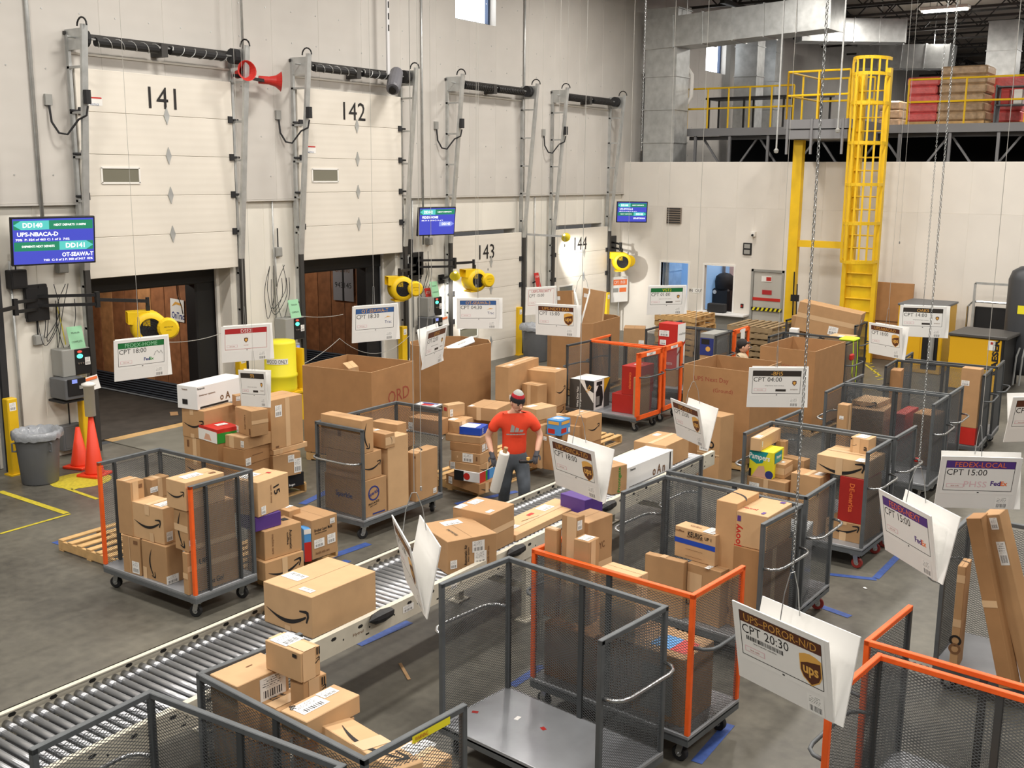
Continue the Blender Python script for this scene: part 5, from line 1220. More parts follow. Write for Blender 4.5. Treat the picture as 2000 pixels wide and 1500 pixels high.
sign((1078, 845), (1184, 880), 57, 'UPS–GVICA-T/D', 'CPT 18:00', 'brown', 'tan', 'ups', 'brown headed sign reading CPT 18:00 over the conveyor')
sign((783, 988), (836, 1075), 78, 'UPS-OAKCA', 'CPT 21:00', 'brown', 'tan', 'ups', 'sign seen almost edge on over the near conveyor')
sign((1323, 774), (1383, 797), 44, 'UPS-OLY-T', 'CPT 23:00', 'brown', 'tan', 'ups', 'turned sign reading CPT 23:00 before the carton with red handwriting', spread=.2)
sign((1463, 716), (1571, 717), 44, '-BFI5', 'CPT 04:00', 'hdblack', 'gold', 'small', 'black headed sign lettered BFI5', spread=.08)
sign((1697, 628), (1770, 640), 34, 'UPS-NBACA-D', 'CPT 18:00', 'brown', 'tan', 'ups', 'brown headed sign in front of the yellow compressor', spread=.08)
sign((1767, 595), (1840, 598), 34, 'OAK5', 'CPT 14:00', 'hdblack', 'gold', 'small', 'black headed sign lettered OAK5', spread=.08, chain=.8)
sign((219, 665), (325, 654), 44, 'FEDEX-HOME', 'CPT 18:00', 'hdgreen', 'mint', 'fedexg', 'green headed sign reading CPT 18:00 before dock door 141', spread=.08)
sign((441, 637), (515, 632), 39, 'DSE2', None, 'hdred', 'paper', 'ship', 'red bordered sign lettered DSE2', border='hdred', spread=.08)
sign((468, 721), (522, 724), 40, 'SFB', None, 'hdblack', 'gold', 'small', 'small black headed sign lettered SFB over the pallet stack', spread=.08, sx=.58)
sign((694, 598), (766, 593), 39, 'OT-SEAWA-T', 'CPT 18:30', 'hdblue', 'gold', 'trac', 'blue headed sign reading CPT 18:30 before dock door 142', spread=.06)
sign((824, 645), (862, 632), 42, 'UPS-D', 'CPT 22:00', 'brown', 'tan', 'small', 'turned dark headed sign over the eight sided carton', spread=.14)
sign((901, 582), (966, 582), 33, 'OT-SEAWA-3', 'CPT 04:30', 'hdblue', 'gold', 'trac', 'blue headed sign reading CPT 04:30 before dock door 143', spread=.06)
sign((1051, 592), (1123, 596), 34, 'UPS-NEXT-EAR', 'CPT 15:00', 'brown', 'tan', 'ups', 'brown headed sign reading CPT 15:00 before dock door 144', spread=.06)
sign((1033, 562), (1078, 559), 29, 'USPS-PRIORITY', 'CPT 15:00', None, 'hdred', 'none', 'white sign with red lettering beside dock door 144', spread=.06, border='hdred')
sign((1273, 558), (1329, 557), 31, 'VGT2', 'CPT 01:00', 'hdgreen', 'lemon', 'small', 'green headed sign before the office windows', spread=.08)
sign((1133, 550), (1141, 585), 33, 'ONT', 'CPT 02:00', 'hdblack', 'gold', 'small', 'sign hanging edge on before the bright dock door 144', spread=.22, swing=121)
# ============================================================ WALL EQUIPMENT
W(0, 0, 1)
def tv(label, c, ang, w_, h_, rows, tilt=6):
    r = empty('wall_screen', c, ang, label, 'screen', 'lane status screens')
    Mx = Matrix.Rotation(R_(tilt), 4, 'X')
    # local: screen faces -y
    MB().cham((0, 0, 0), (w_+.05, .06, h_+.05), .008).obj('bezel', 'black', r, Mx)
    F = Mx @ frame((0, -.0315, 0), (1, 0, 0), (0, 0, 1))
    quad('display', w_, h_, 'screenblue', r, F)
    for k, (v, hh, kind, txts) in enumerate(rows):
        y = h_*(v-.5)
        if kind == 'band':
            d, s1, s2, mt, bgm = txts
            if bgm: quad('display_band', w_*.98, h_*hh, bgm, r, F @ T_(0, y, .0006))
            s = 1 if d == 'r' else -1
            a = .0 if d == 'r' else -.0
            hh2 = h_*hh/2
            MB().flat([(s*(w_*.06), -hh2), (s*(w_*.40), -hh2), (s*(w_*.49), 0), (s*(w_*.40), hh2), (s*(w_*.06), hh2)][::s]).obj('display_arrow', mt, r, F @ T_(0, y, .0012))
            text(s1, F @ T_(s*w_*.26, y, .0018), h_*hh*.55, 'screenwhite', r, w_*.24, bold=.03)
            if s2: text(s2, F @ T_(-s*w_*.2, y, .0018), h_*hh*.25, 'screenwhite', r, w_*.40, bold=.03)
        else:
            s, x, wd = txts
            text(s, F @ T_(w_*x, y, .0012), h_*hh, 'screenwhite', r, w_*wd, bold=.03)
    MB().box((0, .06, 0), (.2, .08, .2)).bar((0, .08, 0), (-.15, .3, .02), .05, .05).obj('wall_bracket', 'black', r)
    return r
q = (onX((33, 430), -14.72)+onX((172, 507), -14.72))/2
tv('nearest and largest lane screen at the far left', q, R_(90-12), 1.17, .66, [(.86, .2, 'band', ('l', 'DD140', 'NEXT DEPARTS 11:00PM', 'screencyan', 'screengreen')), (.66, .095, 't', ('UPS-NBACA-D', -.2, .5)), (.54, .05, 't', ('70%  P: 324 of 463 C: 1 of 2  7:02', -.14, .66)), (.39, .2, 'band', ('r', 'DD141', 'SHIPMENTS NEXT DEPARTS', 'screencyan', 'screengreen')), (.185, .095, 't', ('OT-SEAWA-T', .29, .4)), (.075, .05, 't', ('7:02  C: 0 of 2 P: 300 of 3417  02%', .17, .62))])
q = onX((852, 432), -14.70)
tv('middle lane screen above the black swing arms', q, R_(90-14), .94, .56, [(.86, .2, 'band', ('l', 'DD142', 'NEXT DEPARTS', 'screencyan', 'screengreen')), (.66, .09, 't', ('FEDEX-HOME', -.2, .45)), (.54, .045, 't', ('0% P: 0 of 0 C: 0 of 1', -.14, .6)), (.4, .18, 'band', ('r', 'DD143', None, 'screenlav', None))])
q = onX((1233, 414), -14.75)
q = onY((1234, 414), 26.15)
tv('farthest lane screen in the corner above the blower', q, R_(38), .80, .52, [(.86, .2, 'band', ('l', 'DD144', 'NEXT DEPARTS', 'screencyan', 'screengreen')), (.66, .09, 't', ('UPS-SPOWA-G', -.2, .45)), (.54, .045, 't', ('0% P: 0 of 0 C: 0 of 1', -.14, .6)), (.4, .18, 'band', ('r', 'DD145', 'NEXT DEPARTS', 'screencyan', 'screengreen')), (.18, .09, 't', ('UPS-SPOWA-N', .25, .4))])

def blower(label, c, ang, s=1.0, light=False, pitch=0):
    """yellow snail-shell air mover: drum axis along local y, outlet towards -x"""
    r = empty('air_blower', c, ang, label, 'blower', 'yellow air blowers on the dock wall')
    n = 26; R0 = .23*s; Wd = .17*s
    b = MB()
    prof = [(R0*.62, -Wd), (R0*.9, -Wd*.96), (R0, -Wd*.7), (R0, Wd*.7), (R0*.9, Wd*.96), (R0*.62, Wd)]
    Ry = Matrix.Rotation(R_(90), 4, 'X')
    b.lathe(prof, n, Ry, caps=False)
    b.obj('housing', 'yellow', r, None, True)
    ob = MB(); z0, z1 = R0*.15, R0*.98
    ob.add([(0, -Wd*.85, z0), (0, Wd*.85, z0), (0, Wd*.85, z1), (0, -Wd*.85, z1), (-R0*1.2, -Wd*.7, z0+.04), (-R0*1.2, Wd*.7, z0+.04), (-R0*1.2, Wd*.7, z1), (-R0*1.2, -Wd*.7, z1)], [(0, 1, 5, 4), (1, 2, 6, 5), (2, 3, 7, 6), (3, 0, 4, 7)])
    ob.obj('outlet', 'yellow', r)
    for sd in (-1, 1):
        g = MB()
        for k in range(1, 5): 
            g.tube([(R0*.14*k*math.cos(t*math.pi/8), sd*Wd*1.0, R0*.14*k*math.sin(t*math.pi/8)) for t in range(16)], .004, 4, True)
        for t in range(6):
            a_ = t*math.pi/3; g.bar((0, sd*Wd, 0), (R0*.6*math.cos(a_), sd*Wd, R0*.6*math.sin(a_)), .006, .006)
        g.obj('grille', 'black', r)
    MB().cyl((0, -Wd*.8, 0), (0, Wd*.8, 0), R0*.60, 18).obj('fan_drum', 'dark', r)
    mb = MB().lathe([(R0*.0, 0), (R0*.56, 0), (R0*.62, .03), (R0*.62, .10), (R0*.5, .14), (0, .14)], 20, Ry, caps=False).obj('motor_cover', 'yellow', r, T_(R0*.95, -Wd*.7, R0*.0))
    text('AIR MOVER', frame((R0*.95, -Wd*.7-.142, .03), (1, 0, 0), (0, 0, 1)), .02, 'ink', r, .14); text('CAUTION', frame((R0*.95, -Wd*.7-.142, -.02), (1, 0, 0), (0, 0, 1)), .014, 'ink', r, .08)
    MB().box((0, 0, R0+.03), (.06, .06, .1)).obj('hanger_clamp', 'black', r)
    MB().box((-R0*.3, 0, -R0*.95), (R0*.8, Wd*1.6, .03)).obj('foot', 'yellowpaint', r)
    return r
def arm(label, base, elbow, tip, r_=.04):
    b0, e0, t0 = Vector(base), Vector(elbow), Vector(tip)
    r = empty('swing_arm', b0, 0, label, 'bracket', 'black swing arms of the blowers')
    MB().cham((0, 0, 0), (.06, .36, .50), .006).obj('wall_plate', 'black', r)
    for dz in (-.07, .07): MB().bar((0, 0, dz), e0-b0+Vector((0, 0, dz)), .05, .045).obj('arm_bar', 'black', r)
    MB().bar(e0-b0+Vector((0, 0, -.12)), e0-b0+Vector((0, 0, .12)), .06, .06).obj('arm_joint', 'black', r)
    MB().bar(e0-b0, t0-b0, .05, .05).obj('arm_tube', 'black', r)
    MB().cyl(t0-b0+Vector((0, 0, .06)), t0-b0-Vector((0, 0, .10)), .03, 8).obj('arm_swivel', 'black', r)
    return r
A0 = onX((70, 588), WX+.05); A1 = onX((190, 585), WX+.62); A2 = onX((288, 588), WX+.82)
arm('black swing arm reaching over the opening of dock door 141', A0, A1, A2)
b1 = onX((283, 627), WX+.82)
blower('yellow air blower hanging before dock door 141', (A2.x, A2.y, A2.z-.42), R_(62), 1.18)
# second arm of the same plate leaving the frame at the left
arm('black swing arm running out of the left edge of the picture', onX((72, 592), WX+.06)+Vector((0, 0, -.02)), onX((30, 600), WX+.5), onX((-20, 612), WX+.7))
B0 = onX((815, 515), WX+.05); B1 = onX((888, 514), WX+.62); B2 = onX((925, 512), WX+.8)
arm('black swing arm in front of dock door 143', B0, B1, B2)
q = onX((926, 545), WX+.8); blower('yellow air blower hanging before dock door 143', (q.x, q.y, q.z-.02), R_(70), 1.1)
B1 = onX((785, 528), WX+.6); B2 = onX((780, 530), WX+.8)
arm('short black swing arm in front of dock door 142', onX((812, 520), WX+.05)+Vector((0, -.02, -.04)), onX((800, 526), WX+.45), B2)
q = onX((783, 561), WX+.8); blower('yellow air blower hanging right of dock door 142', (q.x, q.y, q.z-.02), R_(58), 1.1)
C0 = onX((1196, 478), WX+.05); arm('black swing arm in the far corner', C0, onX((1212, 482), WX+.5), onX((1215, 490), WX+.6))
q = onX((1214, 511), WX+.6); blower('yellow air blower in the far corner below the screen', (q.x, q.y, q.z), R_(38), 1.15).scale.y = -1

# light arm before dock door 144 and the two bright dock lights
def docklight(label, base, tip, aim, power, mt='galv'):
    b0, t0 = Vector(base), Vector(tip)
    r = empty('dock_light', b0, 0, label, 'lamp', 'dock lights')
    MB().bar((0, 0, 0), t0-b0, .05, .05).obj('arm', mt, r); MB().box((0, 0, 0), (.04, .16, .2)).obj('wall_plate', mt, r)
    d = (Vector(aim)-t0).normalized(); u = d.orthogonal()
    M = frame(t0-b0, u, d.cross(u)); M = Matrix.Translation(t0-b0) @ d.to_track_quat('Z', 'Y').to_matrix().to_4x4()
    MB().lathe([(.03, -.12), (.05, -.1), (.11, .05), (.12, .06)], 14, None, False).obj('lamp_shade', 'safety', r, M)
    MB().lathe([(0, .02), (.085, .02), (.085, .03), (0, .03)], 12).obj('bulb', 'lampglow', r, M)
    l = bpy.data.lights.new('dock_lamp', 'SPOT'); l.energy = power; l.spot_size = R_(52); l.spot_blend = .8; l.color = (1, .97, .9); l.shadow_soft_size = .06
    lo = bpy.data.objects.new('dock_lamp', l); COL.objects.link(lo); lo.parent = r
    lo.matrix_local = Matrix.Translation(t0-b0+d*.09) @ d.to_track_quat('-Z', 'Y').to_matrix().to_4x4()
    return r
p0, p1 = onX((1020, 457), WX+.05), onX((1104, 462), WX+.85)
docklight('galvanised dock light arm shining on dock door 144', p0, p1, onX((1152, 528), WX+.1), 650)
q = onX((900, 540), WX+.75); p0 = onX((862, 545), WX+.05)
docklight('yellow dock light beside the blower of dock door 143', p0, q+Vector((0, -.2, .05)), onX((885, 590), WX+.1), 380, 'black')

# red twin alarm horns, grey camera
def horn(r, M, s=1):
    MB().lathe([(.05, -.18), (.07, -.13), (.07, 0), (.075, .02), (.10, .12), (.16, .2), (.175, .21)], 18, None, False).obj('horn', 'red', r, M); MB().cyl((0, 0, -.18), (0, 0, -.02), .07, 12).obj('horn_driver', 'redbox', r, M)
    MB().cyl((0, 0, .02), (0, 0, .05), .03, 10).obj('horn_core', 'dark', r, M)
q = onX((505, 152), WX+.34)
r = empty('alarm_horns', q, 0, 'pair of red alarm horns between dock doors 141 and 142', 'alarm')
MB().bar((0, -.55, 0), (0, .3, -.05), .05, .05).obj('cross_bar', 'dark', r)
horn(r, T_(.05, -.42, .05) @ Vector((.9, -.25, .1)).to_track_quat('Z', 'Y').to_matrix().to_4x4()); horn(r, T_(.02, .22, -.03) @ Vector((.55, .8, -.05)).to_track_quat('Z', 'Y').to_matrix().to_4x4())
MB().cyl((0, -.33, .1), (0, -.33, .35), .022, 6).obj('conduit_stub', 'galv', r)
HQ = q
q = onX((771, 158), WX+.55)
r = empty('security_camera', q, 0, 'grey bullet camera at the upper right of dock door 142', 'camera')
Mv = Vector((.45, -.7, -.55)).to_track_quat('Z', 'Y').to_matrix().to_4x4()
mat('camgrey', srgb(104, 104, 110), .5)
MB().lathe([(.07, -.36), (.13, -.33), (.15, .05), (.14, .3), (.12, .34)], 14).obj('housing', 'camgrey', r, Mv); MB().cyl((0, 0, .3), (0, 0, .39), .075, 12).obj('lens', 'black', r, Mv)
MB().bar((0, 0, .05), (-.45, 0, .2), .05, .05).obj('bracket', 'dark', r)
def pipe(label, pts, rad, mt='galv', cat='conduit', name='conduit', n=8, grp='wall conduits'):
    p0 = Vector(pts[0]); o = MB().tube([Vector(p)-p0 for p in pts], rad, n).obj(name, mt, None, Matrix.Translation(p0), True)
    tag(o, label, cat, grp)
    return o
X_ = WX+.11
def vpipe(label, pxx, y0, y1, rad, mt='galv', off=.11):
    a = onX((pxx, y0), WX+off); c = onX((pxx, y1), WX+off)
    return pipe(label, [(a.x, a.y, a.z), (a.x, a.y, c.z)], rad, mt)
a = onX((86, 390), WX+.11)
o = pipe('tall conduit at the far left above the nearest screen', [(X_, a.y-.05, 10.2), (X_, a.y-.05, 3.6)], .03)
a = onX((826, 396), WX+.11); pipe('tall thin conduit right of the grey camera', [(X_, a.y, 10.2), (X_, a.y, 2.9)], .022)
pipe('conduit above the red alarm horns', [(HQ.x, HQ.y-.33, 10.2), (HQ.x, HQ.y-.33, HQ.z+.35)], .022)
a = onX((1024, 173), WX+.11); pipe('conduit dropping to the right track of dock door 143', [(X_, a.y, 10.2), (X_, a.y, 4.0)], .025)
a = onX((757, 0), WX+.3); mat('stripe', srgb(210, 210, 212), .5)
r = empty('strut_channel', (WX+.4, onX((757, 60), WX+.4).y, 6.35), 0, 'perforated steel strut hanging above the grey camera', 'strut')
MB().box((0, 0, 2), (.04, .07, 4)).obj('channel', 'stripe', r)
b = MB()
for i in range(14): b.box((.021, .01, .9+i*.22), (.004, .035, .12))
b.obj('slots', 'ink', r)
for i, (pxx, y0, y1, rd) in enumerate(((528, 300, 680, .016), (538, 495, 560, .01), (795, 385, 700, .02), (805, 390, 640, .016), (1045, 385, 560, .015), (1030, 300, 560, .02), (18, 510, 900, .02))):
    a = onX((pxx, y0), WX+.04); c = onX((pxx, y1), WX+.04)
    pipe(['thin conduit with grey box between dock doors 141 and 142', 'short flexible conduit under the grey switch box', 'conduit left of the middle screen bracket', 'second conduit behind the middle screen', 'thin conduit right of dock door 143', 'conduit with elbow beside dock door 144', 'conduit at the left edge beside the trash can'][i], [(a.x, a.y, a.z), (a.x, a.y, c.z)], rd)
# control station between door 140 and 141
def station(label, p, scale=1.0, big=True):
    q = onX(p, WX+.02)
    r = empty('dock_control_station', (WX, q.y, q.z), 0, label, 'control box', 'dock control stations')
    MB().cham((.16, 0, .15), (.30, .48, .42), .01).obj('cabinet', 'plasticgrey', r)
    MB().cham((.315, .10, .15), (.012, .26, .40), .003).obj('front_panel', 'black', r)
    F = frame((.323, .10, .15), (0, 1, 0), (0, 0, 1))
    MB().poly([(.05*math.cos(t*math.pi/8), .035*math.sin(t*math.pi/8)) for t in range(16)], 0, .008).obj('green_lamp', 'ledgreen', r, F @ T_(-.05, .09, 0))
    MB().poly([(.04*math.cos(t*math.pi/8), .02*math.sin(t*math.pi/8)) for t in range(16)], 0, .008).obj('red_lamp', 'ledred', r, F @ T_(-.05, .16, 0))
    for k in range(3): MB().cyl((-.08+.04*k, -.02, 0), (-.08+.04*k, -.02, .015), .014, 8).obj('push_button', 'chrome', r, F)
    quad('code_label', .09, .12, 'labelprint', r, F @ T_(.08, 0, .002))
    if big:
        MB().cham((.30, -.18, -.22), (.42, .34, .32), .012).obj('printer', 'trashgrey', r)
        MB().cham((.52, -.16, -.19), (.02, .30, .26), .004).obj('printer_front', 'black', r)
        quad('printer_display', .09, .06, 'screenlav', r, frame((.532, -.2, -.1), (0, 1, 0), (0, 0, 1)))
        MB().box((.535, -.08, -.2), (.02, .10, .05)).obj('label_slot', 'plasticgrey', r)
        quad('instruction_card', .26, .22, 'paper', r, frame((.48, .12, -.18), (0, 1, .12), (-.2, -.12, 1)))
        quad('card_heading', .2, .04, 'hdorange', r, frame((.484, .12, -.105), (0, 1, .12), (-.2, -.12, 1)))
        MB().box((.25, -.18, -.42), (.4, .36, .03)).obj('shelf', 'dark', r)
    else:
        MB().cham((.25, -.12, -.22), (.3, .3, .22), .01).obj('printer', 'plasticgrey', r)
        quad('printer_display', .07, .05, 'screenlav', r, frame((.402, -.02, -.18), (0, 1, 0), (0, 0, 1)))
    g = MB().cham((0, 0, 0), (.006, .26, .36), .001).obj('green_notice' if big else 'notice', 'mint' if big else 'mint', r, T_(.26, .05, .52) @ Matrix.Rotation(R_(-14), 4, 'Y'))
    text('TRAILER', frame((.005, 0, .08), (0, 1, 0), (0, 0, 1)), .025, 'ink', g, .15); text('COMPLETE', frame((.005, 0, -.06), (0, 1, 0), (0, 0, 1)), .03, 'ink', g, .18)
    # cables
    b = MB(); random.seed(int(q.y*10))
    for k in range(5):
        y0, y1 = random.uniform(-.4, .1), random.uniform(-.4, .2)
        b.tube(cr([(.05+.02*k, y0, 1.35), (.06, y0-.05*k+.05, .9), (.08, (y0+y1)/2-.12, .55-.06*k), (.07, y1, .75), (.06, y1+.02, 1.1)]), .006, 5)
    b.obj('loose_cables', 'dark', r)['kind'] = 'stuff'
    return r
st = station('dock control station with label printer left of dock door 141', (130, 722))
MB().tube([(.05, -.1, 1.0), (.06, -.05, .7), (.05, .0, .4)], .008, 5).obj('yellow_cable', 'safety', st)
station('dock control station behind the yellow barrel', (556, 655), big=False)
station('dock control station between dock doors 142 and 143', (830, 610), big=True)
for lab, p, mt in (('red notice plate beside dock door 143', (838, 580), 'red'), ('red notice plate beside dock door 144', (1050, 548), 'red')):
    q = onX(p, WX+.15); o = MB().cham((0, 0, 0), (.01, .2, .4), .002).obj('notice_plate', mt, None, T_(WX+.15, q.y, q.z) @ Matrix.Rotation(R_(-14), 4, 'Y')); tag(o, lab, 'notice', 'tilted notices on the dock wall')
    MB().bar((0, 0, 0), (-.16, 0, -.03), .03, .03).obj('bracket', 'dark', o); text('STOP', frame((.006, 0, .1), (0, 1, 0), (0, 0, 1)), .05, 'paper', o, .14)
# wall boxes: power supplies beneath screens, switch boxes
for lab, p, d, mt in (('black power adapter box under the nearest screen', (30, 545), (.16, .26, .28), 'black'), ('grey switch box left of dock door 141', (121, 523), (.1, .18, .16), 'plasticgrey'), ('grey switch box left of dock door 142', (544, 492), (.08, .16, .18), 'plasticgrey'), ('black adapter box under the middle screen', (792, 482), (.16, .24, .32), 'black'), ('round grey sounder under the middle screen', (838, 471), (.1, .16, .16), 'plasticgrey'), ('black speaker under the farthest screen', (1219, 448), (.2, .24, .24), 'black'), ('white outlet with yellow cable plugs left of dock door 141', (76, 664), (.07, .16, .16), 'plasticgrey'), ('grey junction box above the orange cones', (136, 852), (.16, .36, .4), 'trashgrey')):
    q = onX(p, WX+.05); o = MB().cham((0, 0, 0), d, .012).obj('wall_box', mt, None, T_(WX+d[0]/2, q.y, q.z)); tag(o, lab, 'box', 'small boxes on the dock wall')
    MB().cyl((0, 0, d[2]/2), (0, 0, d[2]/2+.35), .012, 6).obj('cable_stub', 'dark', o); MB().cham((d[0]/2, 0, 0), (.01, d[1]*.8, d[2]*.8), .003).obj('cover', mt, o)
# orange lane card hung on a pole in the far corner
q = onX((1210, 565), WX+.25)
o = quad('lane_card', .62, .72, 'paper', None, frame(q, (.35, .94, 0), (0, 0, 1))); tag(o, 'white card with orange blocks below the far corner blower', 'sign')
MB().cyl((0, .3, -.03), (0, -q.z, -.03), .02, 6).obj('pole', 'galv', o); quad('orange_block', .5, .16, 'hdorange', o, T_(.02, .2, .002)); quad('orange_block', .26, .12, 'hdorange', o, T_(.12, -.02, .002)); quad('grey_block', .2, .12, 'plasticgrey', o, T_(-.14, -.02, .002)); text('CPT 19:00', T_(0, .2, .004), .09, 'paper', o, .4)
# trash cans
def trash(label, c, s=1.0, bag=True):
    r = empty('trash_can', c, 0, label, 'trash can', 'grey round trash cans')
    MB().lathe([(.24*s, 0), (.25*s, .02), (.30*s, .66*s), (.30*s, .68*s), (.325*s, .69*s), (.325*s, .75*s), (.31*s, .76*s), (.295*s, .74*s), (.24*s, .05)], 28, None).obj('bin', 'trashgrey', r, None, True)
    for sx in (-1, 1):
        MB().tube([(.30*s*math.cos(sx*.9-.9+.0), .30*s*math.sin(sx*.9-.9), .5*s), (.35*s*math.cos(sx*.9-.9), .35*s*math.sin(sx*.9-.9), .5*s), (.35*s*math.cos(sx*.9-.9), .35*s*math.sin(sx*.9-.9), .62*s), (.31*s*math.cos(sx*.9-.9), .31*s*math.sin(sx*.9-.9), .62*s)], .014, 6).obj('handle', 'trashgrey', r)
    if bag:
        b = MB(); n = 36; prof = [(.335, .66), (.345, .71), (.335, .77), (.30, .775), (.27, .70), (.22, .62), (.05, .58)]
        vs = []
        for rr, z in prof:
            for i in range(n):
                t = 2*math.pi*i/n; k = 1+.03*math.sin(i*2.3)+.02*math.sin(i*5.1+rr*9); vs.append((rr*s*k*math.cos(t), rr*s*k*math.sin(t), z*s+.012*math.sin(i*3.7)))
        b.add(vs, [(j*n+i, j*n+(i+1) % n, (j+1)*n+(i+1) % n, (j+1)*n+i) for j in range(len(prof)-1) for i in range(n)])
        b.obj('bin_liner', 'bag', r, None, True)
    return r
q = G((78, 940)); trash('grey round trash can with plastic liner at far left', (q.x+.02, q.y, 0), 1.0)
q = onX((1046, 700), WX+1.0); trash('grey round trash can beside dock door 144', (q.x, q.y, 0), 1.15)
# cones
def cone(label, c, h, post=False):
    r = empty('traffic_cone', (c.x, c.y, 0), .3, label, 'cone', 'orange traffic cones')
    MB().cham((0, 0, .02), (.36, .36, .04), .008).obj('base', 'conered', r)
    MB().lathe([(.14, .04), (.135, .06), (.03, h), (.025, h)], 22).obj('cone_body', 'conered', r, None, True)
    if post:
        MB().lathe([(.075, h-.02), (.075, h+.42), (.08, h+.42), (.08, h+.43)], 18).obj('white_tube', 'white', r, None, True); MB().lathe([(.0, h+.43), (.10, h+.43), (.10, h+.46), (.03, h+.485), (0, h+.485)], 18).obj('tube_cap', 'white', r, None, True)
    return r
cone('tall orange cone topped by a white tube', G((185, 928)), .92, True); cone('small orange cone nested against the wall', G((157, 912)), .62); 
q = G((158, 925)); 
# yellow bollards
def bollard(label, p, h=1.1, X=WX+.18):
    q = onX(p, X)
    r = empty('bollard', (X, q.y, 0), 0, label, 'bollard', 'yellow door guards')
    MB().cham((0, 0, h/2), (.14, .16, h), .012).obj('guard', 'yellowpaint', r); quad('code_label', .1, .12, 'labelprint', r, frame((.071, 0, h-.12), (0, 1, 0), (0, 0, 1)))
    MB().box((0, 0, .01), (.2, .24, .02)).obj('foot_plate', 'yellowpaint', r)
    return r
bollard('yellow guard post at the far left beside the trash can', (27, 880), 1.15, WX+.42); bollard('yellow guard post behind the tall cone', (168, 840), 1.25, WX+.3); bollard('yellow guard post left of the barrel', (470, 700), 1.2); bollard('yellow guard post right of dock door 142', (787, 690), 1.2); bollard('yellow guard post right of dock door 143', (1012, 680), 1.2); bollard('yellow guard post right of dock door 144', (1184, 600), 1.2)
# yellow barrel on stand
q = onX((548, 720), WX+.9)
r = empty('yellow_barrel', (q.x, q.y, 0), 0, 'yellow barrel lettered WOOD ONLY on a yellow stand', 'barrel')
prof = [(.0, .55), (.27, .55), (.285, .57), (.29, .62), (.285, .8), (.30, .82), (.30, .86), (.285, .88), (.28, 1.42), (.27, 1.46), (0, 1.47)]
MB().lathe([(a_, z*1.0) for a_, z in prof], 30, None, False).obj('barrel', 'lemon', r, None, True)
b = MB()
for x in (-.25, .25):
    for y in (-.25, .25): b.bar((x, y, 0), (x, y, .58), .05, .05)
b.box((0, 0, .53), (.62, .62, .04)); b.box((0, .33, .75), (.5, .04, 1.1)); b.obj('stand', 'yellowpaint', r)
M_ = frame((.285*.55, -.285*.84, 1.12), (.84, .55, 0), (0, 0, 1)); t_ = text('WOOD ONLY', M_, .07, 'ink', r, .40)
# curve the lettering and its white strip round the barrel
def wrap(wd, hh, z, mt, name, rad=.289, seg=10, a0=-.99):
    b = MB(); vs = []
    for i in range(seg+1):
        a_ = a0+(i/seg-.5)*wd/rad
        for zz in (z-hh/2, z+hh/2): vs.append((rad*math.cos(a_), rad*math.sin(a_), zz))
    return b.add(vs, [(2*i, 2*i+2, 2*i+3, 2*i+1) for i in range(seg)]).obj(name, mt, r)
wrap(.42, .10, 1.12, 'paper', 'label_strip')
for v in t_.data.vertices:
    a_ = -.99+v.co.x/.291; z = 1.12+v.co.y; v.co = Vector((.291*math.cos(a_), .291*math.sin(a_), z))
t_.matrix_local = Matrix.Identity(4)
# ropes slung across the open doors
def rope(label, pts, grp='door ropes'):
    p0 = Vector(pts[0]); o = MB().tube([Vector(p)-p0 for p in pts], .006, 5).obj('rope', 'string', None, Matrix.Translation(p0)); tag(o, label, 'rope', grp)
def sag(a, b, s, n=12): return [a.lerp(b, i/n)-Vector((0, 0, s*4*(i/n)*(1-i/n))) for i in range(n+1)]
rope('white rope sagging across dock door 141', sag(onX((320, 668), WX+.25), onX((440, 648), WX+.25), .06))
rope('white rope across the middle of dock door 142', sag(onX((565, 613), WX+.25), onX((670, 614), WX+.25), .06))
rope('white rope slung from the carton up to dock door 142', sag(onX((585, 714), WX+.6), onX((663, 661), WX+.3), .05)); rope('white rope swagged across the right half of dock door 142', sag(onX((663, 661), WX+.3), onX((800, 655), WX+.3), .35))
# ============================================================ BACK OF THE HALL
W(0, 0, 1)
LY = 26.0
def ly(x, y, Y=LY): return onY((x, y), Y)
# caged ladder and landing
pz = ly(1590, 272, 25.6).z; pzt = ly(1590, 232, 25.6).z
xl, xr = ly(1535, 250, 25.6).x, ly(1655, 250, 25.6).x
lad = empty('caged_ladder', (ly(1697, 700).x, LY, 0), 0, 'tall yellow caged ladder rising to the mezzanine', 'ladder')
lx0, lx1 = ly(1652, 500).x-lad.location.x, ly(1712, 500).x-lad.location.x
topz = ly(1690, 118, LY).z
for x in (lx0, lx1): MB().bar((x, 0, 0), (x, 0, topz-.35 if x == lx0 else topz-.2), .10, .16).obj('side_rail', 'yellowpaint', lad)
rg = MB().cyl((lx0, 0, 0), (lx1, 0, 0), .018, 8).mesh('rung')
z = .3
while z < topz-.4: link('rung', rg, 'yellowpaint', lad, T_(0, .02, z)); z += .305
cx = (lx0+lx1)/2; rad = (lx1-lx0)/2+.05
hz = [2.45, 3.35, 4.25, 5.2, 6.1, topz-.35, topz]
for k, z in enumerate(hz):
    pts = [(cx+rad*math.cos(t), -.05-.72*math.sin(t), z) for t in [math.pi*i/12 for i in range(13)]]
    b = MB()
    for p, q in zip(pts, pts[1:]): b.bar(p, q, .015, .075)
    b.obj('cage_hoop', 'yellowpaint', lad)
for i in range(1, 8):
    t = math.pi*i/8; p = (cx+rad*math.cos(t)*.99, -.05-.72*math.sin(t)*.99)
    MB().bar((p[0], p[1], hz[0]), (p[0], p[1], hz[-1]), .045, .012).obj('cage_bar', 'yellowpaint', lad)
MB().box((cx, .06, 1.25), (lx1-lx0-.1, .02, 2.3)).obj('ladder_guard', 'yellow', lad)
